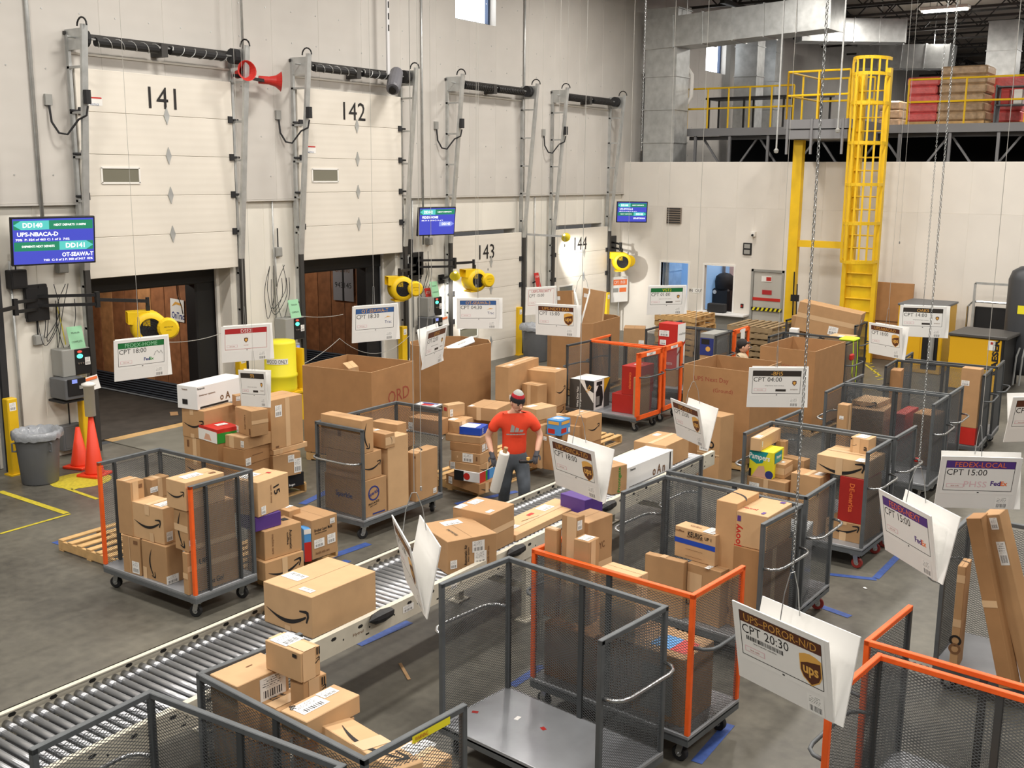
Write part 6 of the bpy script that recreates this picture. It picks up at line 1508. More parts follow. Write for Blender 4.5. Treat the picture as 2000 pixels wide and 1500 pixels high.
# support columns with cross beam
colx = ly(1552, 450).x
r = empty('yellow_gantry', (colx, LY, 0), 0, 'yellow steel gantry of columns and a cross beam carrying the landing', 'gantry')
MB().cham((0, 0, pz/2), (.24, .2, pz), .01).obj('column', 'yellowpaint', r); MB().cham((ly(1668, 450).x-colx-.12, .14, (topz-.3)/2), (.26, .2, topz-.3), .01).obj('column', 'yellowpaint', r)
zb_ = ly(1600, 477).z; MB().bar((0, .02, zb_), (ly(1650, 450).x-colx, .02, zb_), .14, .16).obj('cross_beam', 'yellowpaint', r)
for x in (0, ): MB().box((x, 0, .015), (.4, .4, .03)).obj('base_plate', 'yellowpaint', r)
# landing platform with railings
r = empty('landing_platform', ((xl+xr)/2, 26.2, pz), 0, 'grey steel landing with yellow railings beside the ladder', 'platform')
PW = xr-xl; PD = 2.4
MB().box((0, PD/2-.6, (pzt-pz)*.25), (PW, PD, (pzt-pz)*.45)).obj('deck_beam', 'mezz', r); MB().box((0, PD/2-.6, (pzt-pz)*.75), (PW+.1, PD+.05, (pzt-pz)*.45)).obj('toe_plate', 'mezz', r)
h0 = pzt-pz; rh = 1.1
def rail(r, pts, z0, name='railing', post=True, mt='yellowpaint', rr=.026):
    b = MB()
    for z in (z0+.55, z0+1.1): b.tube([(p[0], p[1], z) for p in pts], rr, 6)
    b.obj('guard_rail', mt, r)
    pm = MB().cyl((0, 0, 0), (0, 0, 1.1), rr, 6).mesh('rail_post')
    for p in pts: link('rail_post', pm, mt, r, T_(p[0], p[1], z0))
rail(r, [(-PW/2, -.6), (-PW/2+PW*.5, -.6), (PW/2, -.6)], h0); rail(r, [(-PW/2, -.6), (-PW/2, .4), (-PW/2, 1.6)], h0); rail(r, [(PW/2-.1, 1.6), (0, 1.6), (-PW/2, 1.6)], h0)
for x in (-PW/2+.05, -.1, PW/2-.1): MB().bar((x, -.62, -.35), (x, -.62, h0), .05, .05).obj('hanger_post', 'mezz', r)
# mezzanine railings
r = empty('mezzanine_railing', (ml, MY+.1, mz1), 0, 'long yellow railing on the left of the mezzanine edge', 'railing', 'mezzanine railings')
n = 5; xe = my(1545, 240).x-ml
rail(r, [(xe*i/n, 0) for i in range(n+1)], 0)
x0 = my(1768, 240).x
r = empty('mezzanine_railing', (x0, MY+.1, mz1), 0, 'long yellow railing on the right of the mezzanine edge', 'railing', 'mezzanine railings')
rail(r, [(1.38*i, 0) for i in range(6)], 0)
b = MB()
# grey posts under the mezzanine edge
for i, pxx in enumerate((1358, 1425, 1500, 1757, 1855, 1950)):
    a = my(pxx, 270); o = MB().bar((0, 0, 0), (0, 0, mz0), .07, .07).obj('mezzanine_post', 'mezz', None, T_(a.x, MY+.02, 0)); tag(o, ['first', 'second', 'third', 'fourth', 'fifth', 'sixth'][i]+' slim grey post from the left under the mezzanine edge', 'post', 'mezzanine posts')
# workbench on the mezzanine
a = onY((1500, 220), 30.4)
r = empty('workbench', (a.x, 30.4, mz1), 0, 'long black topped workbench on the mezzanine', 'table')
MB().cham((0, 0, .92), (3.6, .8, .06), .006).obj('table_top', 'black', r)
for x in (-1.7, -.6, .6, 1.7):
    for y in (-.35, .35): MB().bar((x, y, 0), (x, y, .9), .05, .05).obj('leg', 'black', r)
# wrapped pallet loads on the mezzanine
def load(label, p0, p1, Y, mt, h, n, wobble=.03):
    a, c = onY(p0, Y), onY(p1, Y); wd = c.x-a.x
    r = empty('wrapped_load', ((a.x+c.x)/2, Y+.55, mz1), 0, label, 'pallet load', 'wrapped loads on the mezzanine')
    zz = 0.14; random.seed(n)
    hh = (h-.14)/n
    for i in range(n):
        w_ = wd*random.uniform(.92, 1.02)
        MB().cham((random.uniform(-.03, .03), 0, zz+hh/2), (w_, 1.0, hh*.97), .04).obj('wrapped_layer', mt, r); zz += hh
    MB().box((0, 0, .07), (wd, 1.0, .13)).obj('pallet_base', 'pallet', r)
topr = lambda x, y, Y: onY((x, y), Y).z-mz1
load('red plastic wrapped load on the mezzanine', (1768, 200), (1830, 200), 30.0, 'wrapred', topr(1800, 150, 30.0), 5)
load('tall tan shrink wrapped load on the mezzanine', (1828, 200), (1924, 200), 30.0, 'wraptan', topr(1870, 128, 30.0), 6)
load('pale pink wrapped load at the far right of the mezzanine', (1926, 200), (2000, 200), 31.2, 'wrapred', topr(1960, 150, 31.2), 4)
load('brown carton load behind the ladder on the mezzanine', (1715, 200), (1760, 200), 33.0, 'wraptan', .9, 3)
a = onY((1960, 215), 30.0)
r = empty('steel_shelf', (a.x+.6, 30.2, mz1), 0, 'grey shelf of red boxes at the right of the mezzanine', 'shelf')
for z in (.05, .5, .95): MB().box((0, 0, z), (1.6, .5, .03)).obj('shelf_board', 'steelgrey', r)
for x in (-.8, .8): MB().box((x, 0, .5), (.04, .5, 1.0)).obj('shelf_side', 'steelgrey', r)
for i in range(5): MB().cham((-.6+i*.3, -.02, .7), (.2, .3, .36), .01).obj('stored_box', ('redbox', 'white', 'redbox', 'card', 'redbox')[i], r)
# ducts
def duct(label, segs, w_, h_, mt='galv'):
    p0 = Vector(segs[0]); r = empty('air_duct', p0, 0, label, 'duct', 'galvanised air ducts')
    for k, (a, c) in enumerate(zip(segs, segs[1:])):
        a, c = Vector(a)-p0, Vector(c)-p0; L = (c-a).length; n = max(1, round(L/.85))
        for i in range(n):
            s0, s1 = a.lerp(c, i/n), a.lerp(c, (i+1)/n)
            MB().bar(s0, s1, w_, h_).obj('duct_section', mt, r); d = (c-a).normalized()*.025
            MB().bar(s1-d, s1+d*.2, w_+.05, h_+.05).obj('duct_flange', mt, r)
    for t_ in (.2, .8):
        c_ = Vector(segs[0]).lerp(Vector(segs[-1]), t_)-p0
        if abs(segs[0][2]-segs[-1][2]) < 1: MB().cyl(c_, c_+Vector((0, 0, 10.42-segs[0][2]-(c_.z))), .012, 5).obj('hanger_rod', 'galv', r)
    return r
DYY = 27.78
dz = onX((1300, 60), WX+.9).z
va = onY((1302, 180), DYY)
duct('upright galvanised duct standing in the corner behind the office module', [(va.x, DYY, 0.0), (va.x, DYY, 8.9)], .95, .8)
h0_ = onY((1300, 70), DYY); h1_ = onY((1640, 35), DYY)
duct('long galvanised duct running across under the roof', [(h0_.x-.4, DYY, h0_.z), (h1_.x, DYY-.2, (h0_.z+h1_.z)/2+.15)], .85, .8)
a = onY((1465, 110), 33.5); duct('second upright duct rising from the mezzanine', [(a.x, 33.5, mz1), (a.x, 33.5, 9.4)], .75, .6)
a = onY((1505, 120), 35.5); duct('third slim upright duct rising from the mezzanine', [(a.x, 35.5, mz1), (a.x, 35.5, 9.4)], .6, .6)
a, c = onY((1560, 60), 34.0), onY((1760, 72), 36.0); duct('overhead duct with square end beyond the ladder', [(a.x, 34, a.z), (c.x, 36, a.z)], .8, .7)
a, c = onY((1680, 112), 40.0), onY((1860, 112), 40.0); duct('low overhead duct behind the wrapped loads', [(a.x, 40, a.z), (c.x, 40, c.z)], .9, .8)
a = onY((1960, 110), 38.0); duct('upright duct at the far right of the mezzanine', [(a.x, 38, mz1), (a.x, 38, 9.3)], .9, .7)
# dark round column and pipes beside the upright duct
a = onY((1262, 180), 28.2)
o = MB().cham((0, 0, 3.6), (.42, .42, 7.2), .02).obj('steel_column', 'mezz', None, T_(a.x-.05, 28.2, 0)); tag(o, 'grey steel column left of the corner duct', 'column')
MB().box((0, 0, 7.25), (.5, .5, .1)).obj('cap_plate', 'mezz', o)
a = onY((1320, 200), 28.2); pipe('black riser pipe in front of the corner duct', [(a.x, 28.2, 0.0), (a.x, 28.2, 7.8)], .045, 'black', 'pipe', 'pipe', 8, 'riser pipes')
a = onY((1340, 200), 28.3); pipe('white riser pipe with valve beside the corner duct', [(a.x, 28.3, 0.0), (a.x, 28.3, 6.4), (a.x+.15, 28.3, 6.6), (a.x+.15, 28.3, 7.2), (a.x, 28.3, 7.4), (a.x, 28.3, 9)], .06, 'white', 'pipe', 'pipe', 8, 'riser pipes')
# ceiling lights
def fixture(label, p, z=9.0):
    d = ray(p); t = (z-CAMH)/d.z; c = EYE+d*t
    r = empty('ceiling_light', c, 0, label, 'light', 'ceiling lights')
    MB().cham((0, 0, .06), (1.3, .36, .08), .01).obj('housing', 'white', r)
    for y in (-.1, .1): MB().cyl((-.6, y, 0), (.6, y, 0), .03, 8).obj('tube', 'lampglow', r)
    MB().cyl((-.4, 0, .1), (-.4, 0, 1.3), .008, 4).cyl((.4, 0, .1), (.4, 0, 1.3), .008, 4).obj('hanger', 'dark', r)
    l = bpy.data.lights.new('tube_lamp', 'AREA'); l.size = 1.2; l.size_y = .3; l.shape = 'RECTANGLE'; l.energy = 120; l.color = (1, .94, .85)
    o = bpy.data.objects.new('tube_lamp', l); COL.objects.link(o); o.parent = r; o.location = (0, 0, -.06)
fixture('bright tube light under the roof at the upper right', (1845, 20))
# thin drop rods from the roof
for i, (x, y0, y1, Y) in enumerate(((1516, 0, 295, 25.4), (1636, 0, 255, 25.4))):
    a, c = onY((x+10, y0), Y), onY((x, y1), Y)
    o = MB().cyl((0, 0, 0), (0, 0, 10-c.z), .022, 8).obj('drop_rod', 'galv', None, T_(c.x, Y, c.z)); tag(o, ['left', 'right'][i]+' grey drop rod with sprinkler camera by the landing', 'rod', 'drop rods'); MB().lathe([(0, -.06), (.05, -.04), (.06, .02), (.03, .06)], 10).obj('sensor_head', 'plasticgrey', o)
# back wall fittings
def fit(name, label, x0, y0, x1, y1, mt, cat, t=.05):
    a, c = onY((x0, y0), BY), onY((x1, y1), BY); wv, hv = c.x-a.x, a.z-c.z
    o = MB().cham((0, 0, 0), (wv, t, hv), .006).obj(name, mt, None, T_((a.x+c.x)/2, BY-t/2-.001, (a.z+c.z)/2)); tag(o, label, cat)
    o['_'] = 0; del o['_']
    return o, wv, hv
o, wv, hv = fit('wall_vent', 'brown square vent grille high on the white office wall', 1304, 405, 1331, 437, 'carddark', 'vent')
for i in range(7): MB().box((0, -.03, -hv/2+hv*(i+.5)/7), (wv*.9, .012, hv*.06)).obj('louvre', 'dark', o)
mat('ventgrey', srgb(128, 116, 104), .6); o.material_slots[0].material = MATS['ventgrey']; o.data.materials[0] = MATS['ventgrey']
o, wv, hv = fit('framed_notice', 'black framed notice with two sheets on the white office wall', 1453, 474, 1468, 498, 'black', 'notice')
for s in (.22, -.25): MB().box((0, -.027, hv*s), (wv*.7, .004, hv*.34)).obj('sheet', 'plasticgrey', o)
o, wv, hv = fit('wall_camera', 'small white camera on the office wall above the framed notice', 1470, 452, 1477, 462, 'white', 'camera', .12); MB().cyl((0, -.06, -.02), (0, -.09, -.03), .03, 8).obj('lens', 'dark', o)
o, wv, hv = fit('door_switch', 'small black door switch plate beside the steel door', 1447, 593, 1452, 602, 'black', 'switch', .03); MB().cyl((0, -.015, 0), (0, -.03, 0), .03, 8).obj('push_button', 'redbox', o)
o, wv, hv = fit('outlined_sheet', 'white sheet taped between the office windows', 1352, 562, 1368, 573, 'paper', 'paper', .006); text('IN  OUT', frame((0, -.004, 0), (1, 0, 0), (0, 0, 1)), .08, 'ink', o)
# black shredding bin seen in the office window
a = onY((1413, 580), BY+1.3)
r = empty('black_bin', (a.x, BY+1.3, 0), 0, 'black rounded bin behind the right office window', 'bin')
MB().cham((0, 0, .75), (.55, .5, 1.1), .06).obj('body', 'black', r); MB().lathe([(.26, 0), (.28, .2), (.25, .35), (.15, .43), (0, .46)], 20).obj('domed_lid', 'dark', r, T_(.02, 0, 1.28), True)
MB().lathe([(0, 0), (.06, 0), (.05, .02)], 10).obj('round_badge', 'white', r, T_(-.16, -.26, 1.2) @ Matrix.Rotation(R_(90), 4, 'X')); MB().box((0, 0, .1), (.6, .54, .2)).obj('plinth', 'dark', r)
# counter below the right window with a device
a = onY((1405, 613), BY-.25)
r = empty('wall_counter', (a.x, BY-.2, a.z), 0, 'narrow white counter below the right office window', 'counter')
MB().cham((0, 0, 0), (1.5, .4, .06), .01).obj('counter_top', 'gloss_white', r); MB().box((0, .12, -a.z/2), (1.2, .04, a.z-.06)).obj('counter_panel', 'plasticgrey', r); MB().cham((-.1, 0, .15), (.5, .2, .24), .02).obj('dark_tray', 'dark', r)
# broom hanging on the column
a = onY((1552, 590), LY-.2)
r = empty('dust_pan_broom', (a.x-.02, LY-.2, 0), 0, 'black broom and lobby dust pan leaning at the yellow column', 'broom')
MB().cyl((0, 0, .1), (-.03, 0, 2.1), .018, 6).cyl((.1, 0, .1), (.06, 0, 1.8), .016, 6).obj('handles', 'black', r); MB().cham((.05, 0, .55), (.38, .2, .3), .03).obj('pan', 'black', r); MB().box((.02, 0, 1.45), (.2, .06, .16)).obj('handle_clip', 'black', r)
# compressors
a, c = onY((1752, 640), 25.2), onY((1842, 640), 25.2)
h_ = onY((1800, 597), 25.2).z
r = empty('air_compressor', ((a.x+c.x)/2, 25.8, 0), 0, 'tall yellow compressor cabinet partly hidden by the OAK5 sign', 'compressor', 'yellow air compressors')
wd = c.x-a.x
MB().cham((0, 0, h_/2), (wd, 1.2, h_), .02).obj('cabinet', 'kaeser', r); MB().cham((wd*.25, -.6, h_/2), (wd*.34, .05, h_*.86), .01).obj('dark_front', 'black', r); MB().box((-wd*.22, -.605, h_/2), (wd*.5, .02, h_*.9)).obj('front_door', 'kaeser', r)
MB().cham((0, 0, h_), (wd+.04, 1.24, .05), .01).obj('top_cover', 'trashgrey', r); MB().cyl((wd*.3, -.7, .3), (wd*.3, -.7, 1.4), .06, 10).obj('filter_bottle', 'plasticgrey', r); MB().cyl((-wd*.4, -.62, h_*.85), (-wd*.4, -.63, h_*.85), .03, 8).obj('lock', 'ink', r)
Y2 = 23.6
a, c = onY((1854, 700), Y2), onY((1964, 700), Y2); h_ = onY((1855, 652), Y2).z; wd = c.x-a.x
r = empty('air_compressor', ((a.x+c.x)/2, Y2+.55, 0), R_(-4), 'low wide yellow compressor with black top', 'compressor', 'yellow air compressors')
MB().cham((0, 0, h_/2+.04), (wd, 1.1, h_-.08), .02).obj('cabinet', 'black', r); MB().cham((-.02, -.555, h_/2), (wd*.94, .02, h_*.92), .006).obj('front_panel', 'kaeser', r); MB().cham((.02, 0, h_), (wd+.08, 1.2, .07), .015).obj('top_cover', 'charcoal', r)
text('KAESER', frame((wd*.36, -.569, h_*.66), (0, 0, 1), (-1, 0, 0)), .13, 'ink', r, .75, bold=.05); quad('warning_sticker', .14, .2, 'paper', r, frame((wd*.28, -.569, h_*.86), (1, 0, 0), (0, 0, 1)))
quad('warning_dots', .05, .05, 'inkred', r, frame((wd*.28, -.571, h_*.9), (1, 0, 0), (0, 0, 1)))
# pressure tank
a = onY((1996, 600), 24.6); ht = onY((1996, 520), 24.6).z
r = empty('pressure_tank', (a.x+.06, 24.9, 0), 0, 'dark upright pressure tank at the right edge', 'tank')
mat('tank', srgb(62, 64, 68), .45, metal=.2)
MB().lathe([(.0, .25), (.25, .28), (.40, .45), (.42, .6), (.42, ht-.3), (.36, ht-.12), (.2, ht-.02), (0, ht)], 26, None, False).obj('vessel', 'tank', r, None, True)
for t in range(3): MB().bar((.34*math.cos(t*2.1), .34*math.sin(t*2.1), 0), (.34*math.cos(t*2.1), .34*math.sin(t*2.1), .6), .08, .06).obj('leg', 'tank', r)
MB().tube([(-.1, 0, ht-.02), (-.1, 0, ht+.1), (0, 0, ht+.14), (.1, 0, ht+.1), (.1, 0, ht-.02)], .012, 6).obj('lifting_eye', 'galv', r); MB().cyl((-.2, -.4, .9), (-.2, -.5, .9), .09, 14).obj('gauge', 'white', r); quad('yellow_sticker', .14, .18, 'lemon', r, frame((-.05, -.425, 1.7), (1, 0, 0), (0, 0, 1)))
for t in range(4): MB().tube([(-.3+.12*t, -.5, .1), (-.28+.12*t, -.5, .7), (-.2+.1*t, -.44, .9)], .02, 6).obj('valve_pipe', 'galv', r)
# black panel with chrome frame behind the low compressor
a, c = onY((1905, 600), 26.3), onY((1980, 600), 26.3); ht = onY((1930, 600), 26.3).z
r = empty('dryer_panel', ((a.x+c.x)/2, 26.3, 0), 0, 'black dryer panel in a bent chrome pipe frame behind the low compressor', 'panel')
MB().cham((0, 0, ht/2), (c.x-a.x, .1, ht), .01).obj('panel', 'black', r)
MB().tube([(-.55, -.1, 0), (-.55, -.1, ht), (-.45, -.1, ht+.12), (.7, -.1, ht+.12)], .025, 6).obj('pipe_frame', 'chrome', r)
MB().bar((-.42, -.15, 0), (-.42, -.15, ht+.55), .05, .05).bar((-.42, -.15, ht+.55), (.7, -.15, ht+.55), .05, .05).obj('slotted_angle', 'galv', r)
# brown sheet behind the ladder
a = onY((1720, 640), 26.6); o = MB().cham((0, 0, .95), (1.2, .06, 1.9), .008).obj('plywood_sheet', 'carddark', None, T_(a.x+.1, 26.6, 0) @ Matrix.Rotation(R_(-3), 4, 'X')); tag(o, 'brown sheet leaning on the back wall between ladder and compressor', 'sheet'); MB().box((0, -.034, .95), (1.1, .004, .02)).obj('crease', 'seam', o)
# stacks of pallets along the office wall
def pstack(label, p, z0, n, rz, grp, nx=1.2, ny=1.0, mt='pallet', Y=None):
    q = G(p, z0+n*.142)
    for i in range(n):
        pallet('%s, %s from the floor' % (label, ['lowest', 'second', 'third', 'fourth', 'fifth', 'sixth', 'seventh', 'eighth'][i]), (q.x+random.uniform(-.03, .03), q.y+random.uniform(-.03, .03)), rz+random.uniform(-.04, .04), nx, ny, z0+i*.1425, mt, grp)
mat('palletgrey', srgb(150, 128, 96), .85, var=.15, vscale=8, rnd=.08)
pstack('pale pallet in the stack under the left office window', (1340, 612), 0, 7, R_(90), 'pallets stacked at the office', 1.25, 1.1)
pstack('weathered pallet in the stack before the steel door', (1485, 632), 0, 7, R_(90), 'pallets stacked at the steel door', 1.3, 1.1, 'palletgrey')
W(1400, 560, 6.25)
q = onY((1460, 330), 22.5)
box('big carton lying tilted on the dark cart rim before the ladder', 0, 0, 0, 0, .55, 1.3, .62, [LB('L', .62, .25, .2, .18), LB('R', .3, .7, .1, .12), TP('L', 'u', .55, .1)], 'card', grp='boxes near the ladder', M=T_(-7.52, 22.42, 1.1) @ Euler((0, R_(9), R_(8))).to_matrix().to_4x4() @ Matrix.Rotation(R_(90), 4, 'Z'))
q = onY((1020, 600), 22.3); box('upright brown box left of the tilted carton', -8.1, 22.42, DZ, 0, .3, .34, 1.2, [LB('T', .5, .5, .1, .1)], 'card', grp='boxes near the ladder')
box('hidden box inside the dark cart under the tilted carton', -7.4, 22.42, DZ, 0, .7, .5, .72, [], 'carddark', grp='boxes near the ladder')
bx('o3', 'small white cube with grey print on the carton edge', (990, 520), (888, 512), (1002, 502), 1.45, 1.2, [RC('L', .1, .3, .9, .6, 'plasticgrey')], 'white', grp='boxes near the ladder', seam=False)
under('o3', 'narrow hidden box under the small white cube', 0.0, [], 'carddark', grp='boxes near the ladder')
bx('o4', 'white topped box behind the carton with lime straps', (1600, 640), (1330, 610), (1690, 590), 1.36, DZ, [LB('T', .5, .5, .2, .1)], 'cardlight', grp='boxes near the ladder')
W(0, 0, 1)
# lime straps and red pouch hung on the strapped cart
r = CARTS['O']
mat('lime', srgb(196, 226, 40), .6)
for k, (y, z0) in enumerate(((-.05, .8), (.2, .6))):
    MB().tube([(CL/2+.02, y, RZ+.01), (CL/2+.03, y+.02, 1.1), (CL/2+.04, y-.03, z0), (CL/2+.03, y+.05, z0-.08)], .010, 5).obj('lime_strap', 'lime', r)
MB().cham((CL/2+.04, -.15, 1.12), (.06, .16, .12), .02).obj('red_pouch', 'red', r); MB().cham((CL/2-.1, .1, RZ+.02), (.3, .35, .05), .02).obj('lime_vest', 'lime', r)
r = CARTS['N2']; quad('paper_sheet', .22, .42, 'paper', r, frame((-CL/2-.03, 0, RZ-.22), (0, -1, 0), (0, 0, 1)))
# ============================================================ PEOPLE
def skin_body(name, verts, edges, radii, root, mt, parent=None, M=None, sub=2):
    me = bpy.data.meshes.new(name); me.from_pydata(verts, edges, []); me.update()
    o = bpy.data.objects.new(name, me); COL.objects.link(o)
    sk = o.modifiers.new('skin', 'SKIN'); sk.use_smooth_shade = True
    for i, r in enumerate(radii):
        v = me.skin_vertices[0].data[i]; v.radius = r if isinstance(r, tuple) else (r, r); v.use_root = (i == root)
    ss = o.modifiers.new('sub', 'SUBSURF'); ss.levels = sub; ss.render_levels = sub
    me.materials.append(MATS[mt])
    if parent: o.parent = parent
    if M is not None: o.matrix_local = M
    return o
def chain(mt, pts, radii, name, parent, root=0, sub=2):
    return skin_body(name, [tuple(p) for p in pts], [(i, i+1) for i in range(len(pts)-1)], radii, root, mt, parent, None, sub)
W(0, 0, 1)
q = G((1003, 1022))
P = empty('person', (q.x, q.y, 0), R_(-50), 'person in bright orange t-shirt and striped knit cap carrying a white roll', 'person')
# local frame: +x is where the chest faces, +y is the person's left, z up
hip = .92
# one continuous body: pelvis, spine, neck, head, arms, legs
V = []; E_ = []; Rr = []
def vtx(p, r, par=None):
    V.append(p); Rr.append(r); i = len(V)-1
    if par is not None: E_.append((par, i))
    return i
pel = vtx((0, 0, hip), .085)
wst = vtx((.01, 0, 1.10), .08, pel); chs = vtx((.03, 0, 1.30), .09, wst); shd = vtx((.05, 0, 1.42), .07, chs)
nck = vtx((.07, 0, 1.50), .055, shd); hd0 = vtx((.10, .02, 1.57), .062, nck)
for s, el, wr in ((1, (.02, .33, 1.17), (.16, .27, .97)), (-1, (-.01, -.34, 1.16), (.14, -.29, .95))):
    a = vtx((.045, s*.19, 1.40), .056, shd); b_ = vtx((.03, s*.25, 1.33), .056, a); e = vtx(el, .043, b_)
    f_ = vtx(tuple((Vector(el)*.55+Vector(wr)*.45)), .042, e); h_ = vtx(wr, .028, f_)
for s, kn, an in ((1, (.16, .12, .52), (.05, .12, .10)), (-1, (.02, -.12, .50), (-.22, -.12, .12))):
    a = vtx((.01, s*.09, hip-.12), .075, pel); k = vtx(kn, .066, a); c_ = vtx(tuple(Vector(kn)*.6+Vector(an)*.4), .062, k); n_ = vtx(an, .042, c_)
    t = vtx((an[0]+.13, an[1], .045), .04, n_)
body = skin_body('body', V, E_, Rr, 0, 'skin', P)
# shirt and trousers follow the body as slightly wider shells
sh = [((0, 0, .85), (.172, .14)), ((.01, 0, 1.06), (.168, .135)), ((.03, 0, 1.26), (.183, .145)), ((.045, 0, 1.40), (.165, .118)), ((.06, 0, 1.475), (.085, .075))]
V = [p for p, r in sh]; Rr = [r for p, r in sh]; E_ = [(i, i+1) for i in range(4)]
for s, el in ((1, (.02, .33, 1.17)), (-1, (-.01, -.34, 1.16))):
    V += [(.045, s*.19, 1.40), (.035, s*.255, 1.31), (.03, s*.295, 1.225)]; Rr += [.092, .076, .074]; n = len(V); E_ += [(3, n-3), (n-3, n-2), (n-2, n-1)]
skin_body('t_shirt', V, E_, Rr, 0, 'shirt', P)
V = [(0, 0, 1.03), (0, 0, .90)]; Rr = [(.145, .115), (.15, .125)]; E_ = [(0, 1)]
for s, kn, an in ((1, (.16, .12, .52), (.05, .12, .10)), (-1, (.02, -.12, .50), (-.22, -.12, .12))):
    V += [(.01, s*.10, .80), kn, tuple(Vector(kn)*.5+Vector(an)*.5), (an[0], an[1], an[2]+.03)]; Rr += [.115, .085, .078, .075]; n = len(V); E_ += [(1, n-4), (n-4, n-3), (n-3, n-2), (n-2, n-1)]
skin_body('jeans', V, E_, Rr, 0, 'jeans', P)
for s, an in ((1, (.05, .12, .10)), (-1, (-.22, -.12, .12))):
    MB().cham((an[0]+.08, an[1], .05), (.28, .10, .10), .03).obj('shoe', 'dark', P)
# head: skull, face, ears; looks down to the left
Hm = T_(.11, .03, 1.62) @ Euler((0, R_(22), R_(20))).to_matrix().to_4x4()
def ellips(parent, mt, name, c, r, n=18, m=12, M=None, z0=-1, z1=1):
    b = MB(); prof = []
    for i in range(m+1):
        t = -math.pi/2+math.pi*i/m; zz = math.sin(t)
        if zz < z0-1e-6 or zz > z1+1e-6: continue
        prof.append((max(math.cos(t), .001), zz))
    S = Matrix.Diagonal((r[0], r[1], r[2], 1)); b.lathe(prof, n, T_(*c) @ S)
    return b.obj(name, mt, parent, M, True)
hd = ellips(P, 'skin', 'head', (0, 0, 0), (.098, .078, .118), M=Hm)
ellips(hd, 'skin', 'jaw', (.03, 0, -.06), (.062, .055, .06)); ellips(hd, 'skin', 'nose', (.104, 0, -.02), (.02, .013, .022))
for s in (-1, 1):
    ellips(hd, 'skin', 'ear', (-.005, s*.08, -.015), (.022, .012, .032)); ellips(hd, 'ink', 'eye', (.086, s*.032, .008), (.01, .012, .008))
    MB().box((.092, s*.032, .03), (.012, .034, .008)).obj('eyebrow', 'hair', hd)
MB().box((.09, 0, -.062), (.012, .04, .007)).obj('mouth', 'redwheel', hd); ellips(hd, 'hair', 'hair', (-.03, 0, -.02), (.078, .083, .06))
for z0, z1, mt, nm, k in ((.02, .075, 'beanieb', 'cap_black_band', 1.13), (.072, .115, 'beanier', 'cap_red_band', 1.12), (.11, .16, 'beanieg', 'cap_grey_crown', 1.11)):
    pr = []
    for i in range(7):
        z = z0+(z1-z0)*i/6; rr = math.sqrt(max(0, 1-(z/.162)**2)); pr.append((max(rr*.098*k, .001), z))
    MB().lathe(pr, 22, Matrix.Diagonal((1, .84, 1, 1))).obj(nm, mt, hd, T_(-.008, 0, 0) @ Euler((0, R_(-8), 0)).to_matrix().to_4x4(), True)
# chest print: three slanted bars over a line
F = Matrix.Identity(4)
b = MB()
def chest(u, v):   # onto the front of the shirt
    y = -u; z = 1.25+v; x = .03+.156*math.sqrt(max(.05, 1-(y/.25)**2))+.006
    return (x, y, z)
for k, (u0, h_) in enumerate(((-.09, .035), (-.035, .065), (.02, .10))):
    q_ = [(u0, 0), (u0+.045, 0), (u0+.045-.01, h_), (u0-.012-.01, h_)]
    b.add([chest(*p) for p in [(u0, 0), (u0+.05, 0), (u0+.03, h_), (u0-.01, h_*.75)]], [(0, 1, 2, 3)])
for i in range(6): b.add([chest(*p) for p in [(-.12+.04*i, -.035), (-.085+.04*i, -.035), (-.085+.04*i, -.02), (-.12+.04*i, -.02)]], [(0, 1, 2, 3)])
b.obj('chest_print', 'plasticgrey', P)
# gloved hands with five fingers each
def hand(wr, d, side, mt='glove'):
    wr = Vector(wr); d = Vector(d).normalized(); up = Vector((0, 0, 1)); sd = d.cross(up).normalized()*side; nrm = sd.cross(d).normalized()
    o = empty('hand', (0, 0, 0)); o.parent = P
    skin_body('palm', [tuple(wr-d*.05), tuple(wr), tuple(wr+d*.07)], [(0, 1), (1, 2)], [.038, (.034, .03), (.042, .026)], 1, mt, o)
    for k, (off, L) in enumerate(((-.03, .062), (-.011, .072), (.009, .068), (.028, .052))):
        b0 = wr+d*.075+sd*off; p1 = b0+d*L*.5; p2 = p1+(d*.5-up*.8).normalized()*L*.45; p3 = p2+(-d*.3-up*.9).normalized()*L*.35
        skin_body('finger', [tuple(b0-d*.02), tuple(p1), tuple(p2), tuple(p3)], [(0, 1), (1, 2), (2, 3)], [.0105, .0105, .0098, .0085], 0, mt, o, None, 1)
    b0 = wr+d*.02+sd*(-.035); p1 = b0+(-sd*.5+d*.6-up*.3).normalized()*.045; p2 = p1+(d*.7-up*.5).normalized()*.035
    skin_body('thumb', [tuple(b0), tuple(p1), tuple(p2)], [(0, 1), (1, 2)], [.013, .012, .0095], 0, mt, o, None, 1)
hand((.16, .27, .97), (.6, -.25, -.55), 1); hand((.14, -.29, .95), (.55, .2, -.7), -1)
# white roll of stretch film held at the hip, with a tape gun
o = MB().lathe([(.03, -.30), (.062, -.30), (.066, -.28), (.066, .24), (.062, .26), (.03, .26)], 20).obj('film_roll', 'white', None, None, True)
o.matrix_basis = P.matrix_basis @ (T_(.27, -.20, .78) @ Euler((R_(-12), R_(12), 0)).to_matrix().to_4x4()); tag(o, 'white roll of stretch film in the gloved hand of the worker', 'roll')
MB().cyl((0, 0, .26), (0, 0, .33), .028, 10).obj('roll_core', 'card', o)
o = MB().cham((0, 0, 0), (.05, .17, .04), .01).obj('tape_gun', 'black', None, P.matrix_basis @ T_(.29, .12, .90)); tag(o, 'black tape gun in the left hand of the worker', 'tool'); MB().cyl((0, .03, -.02), (0, .03, .05), .022, 10).obj('tape_spool', 'gold', o)
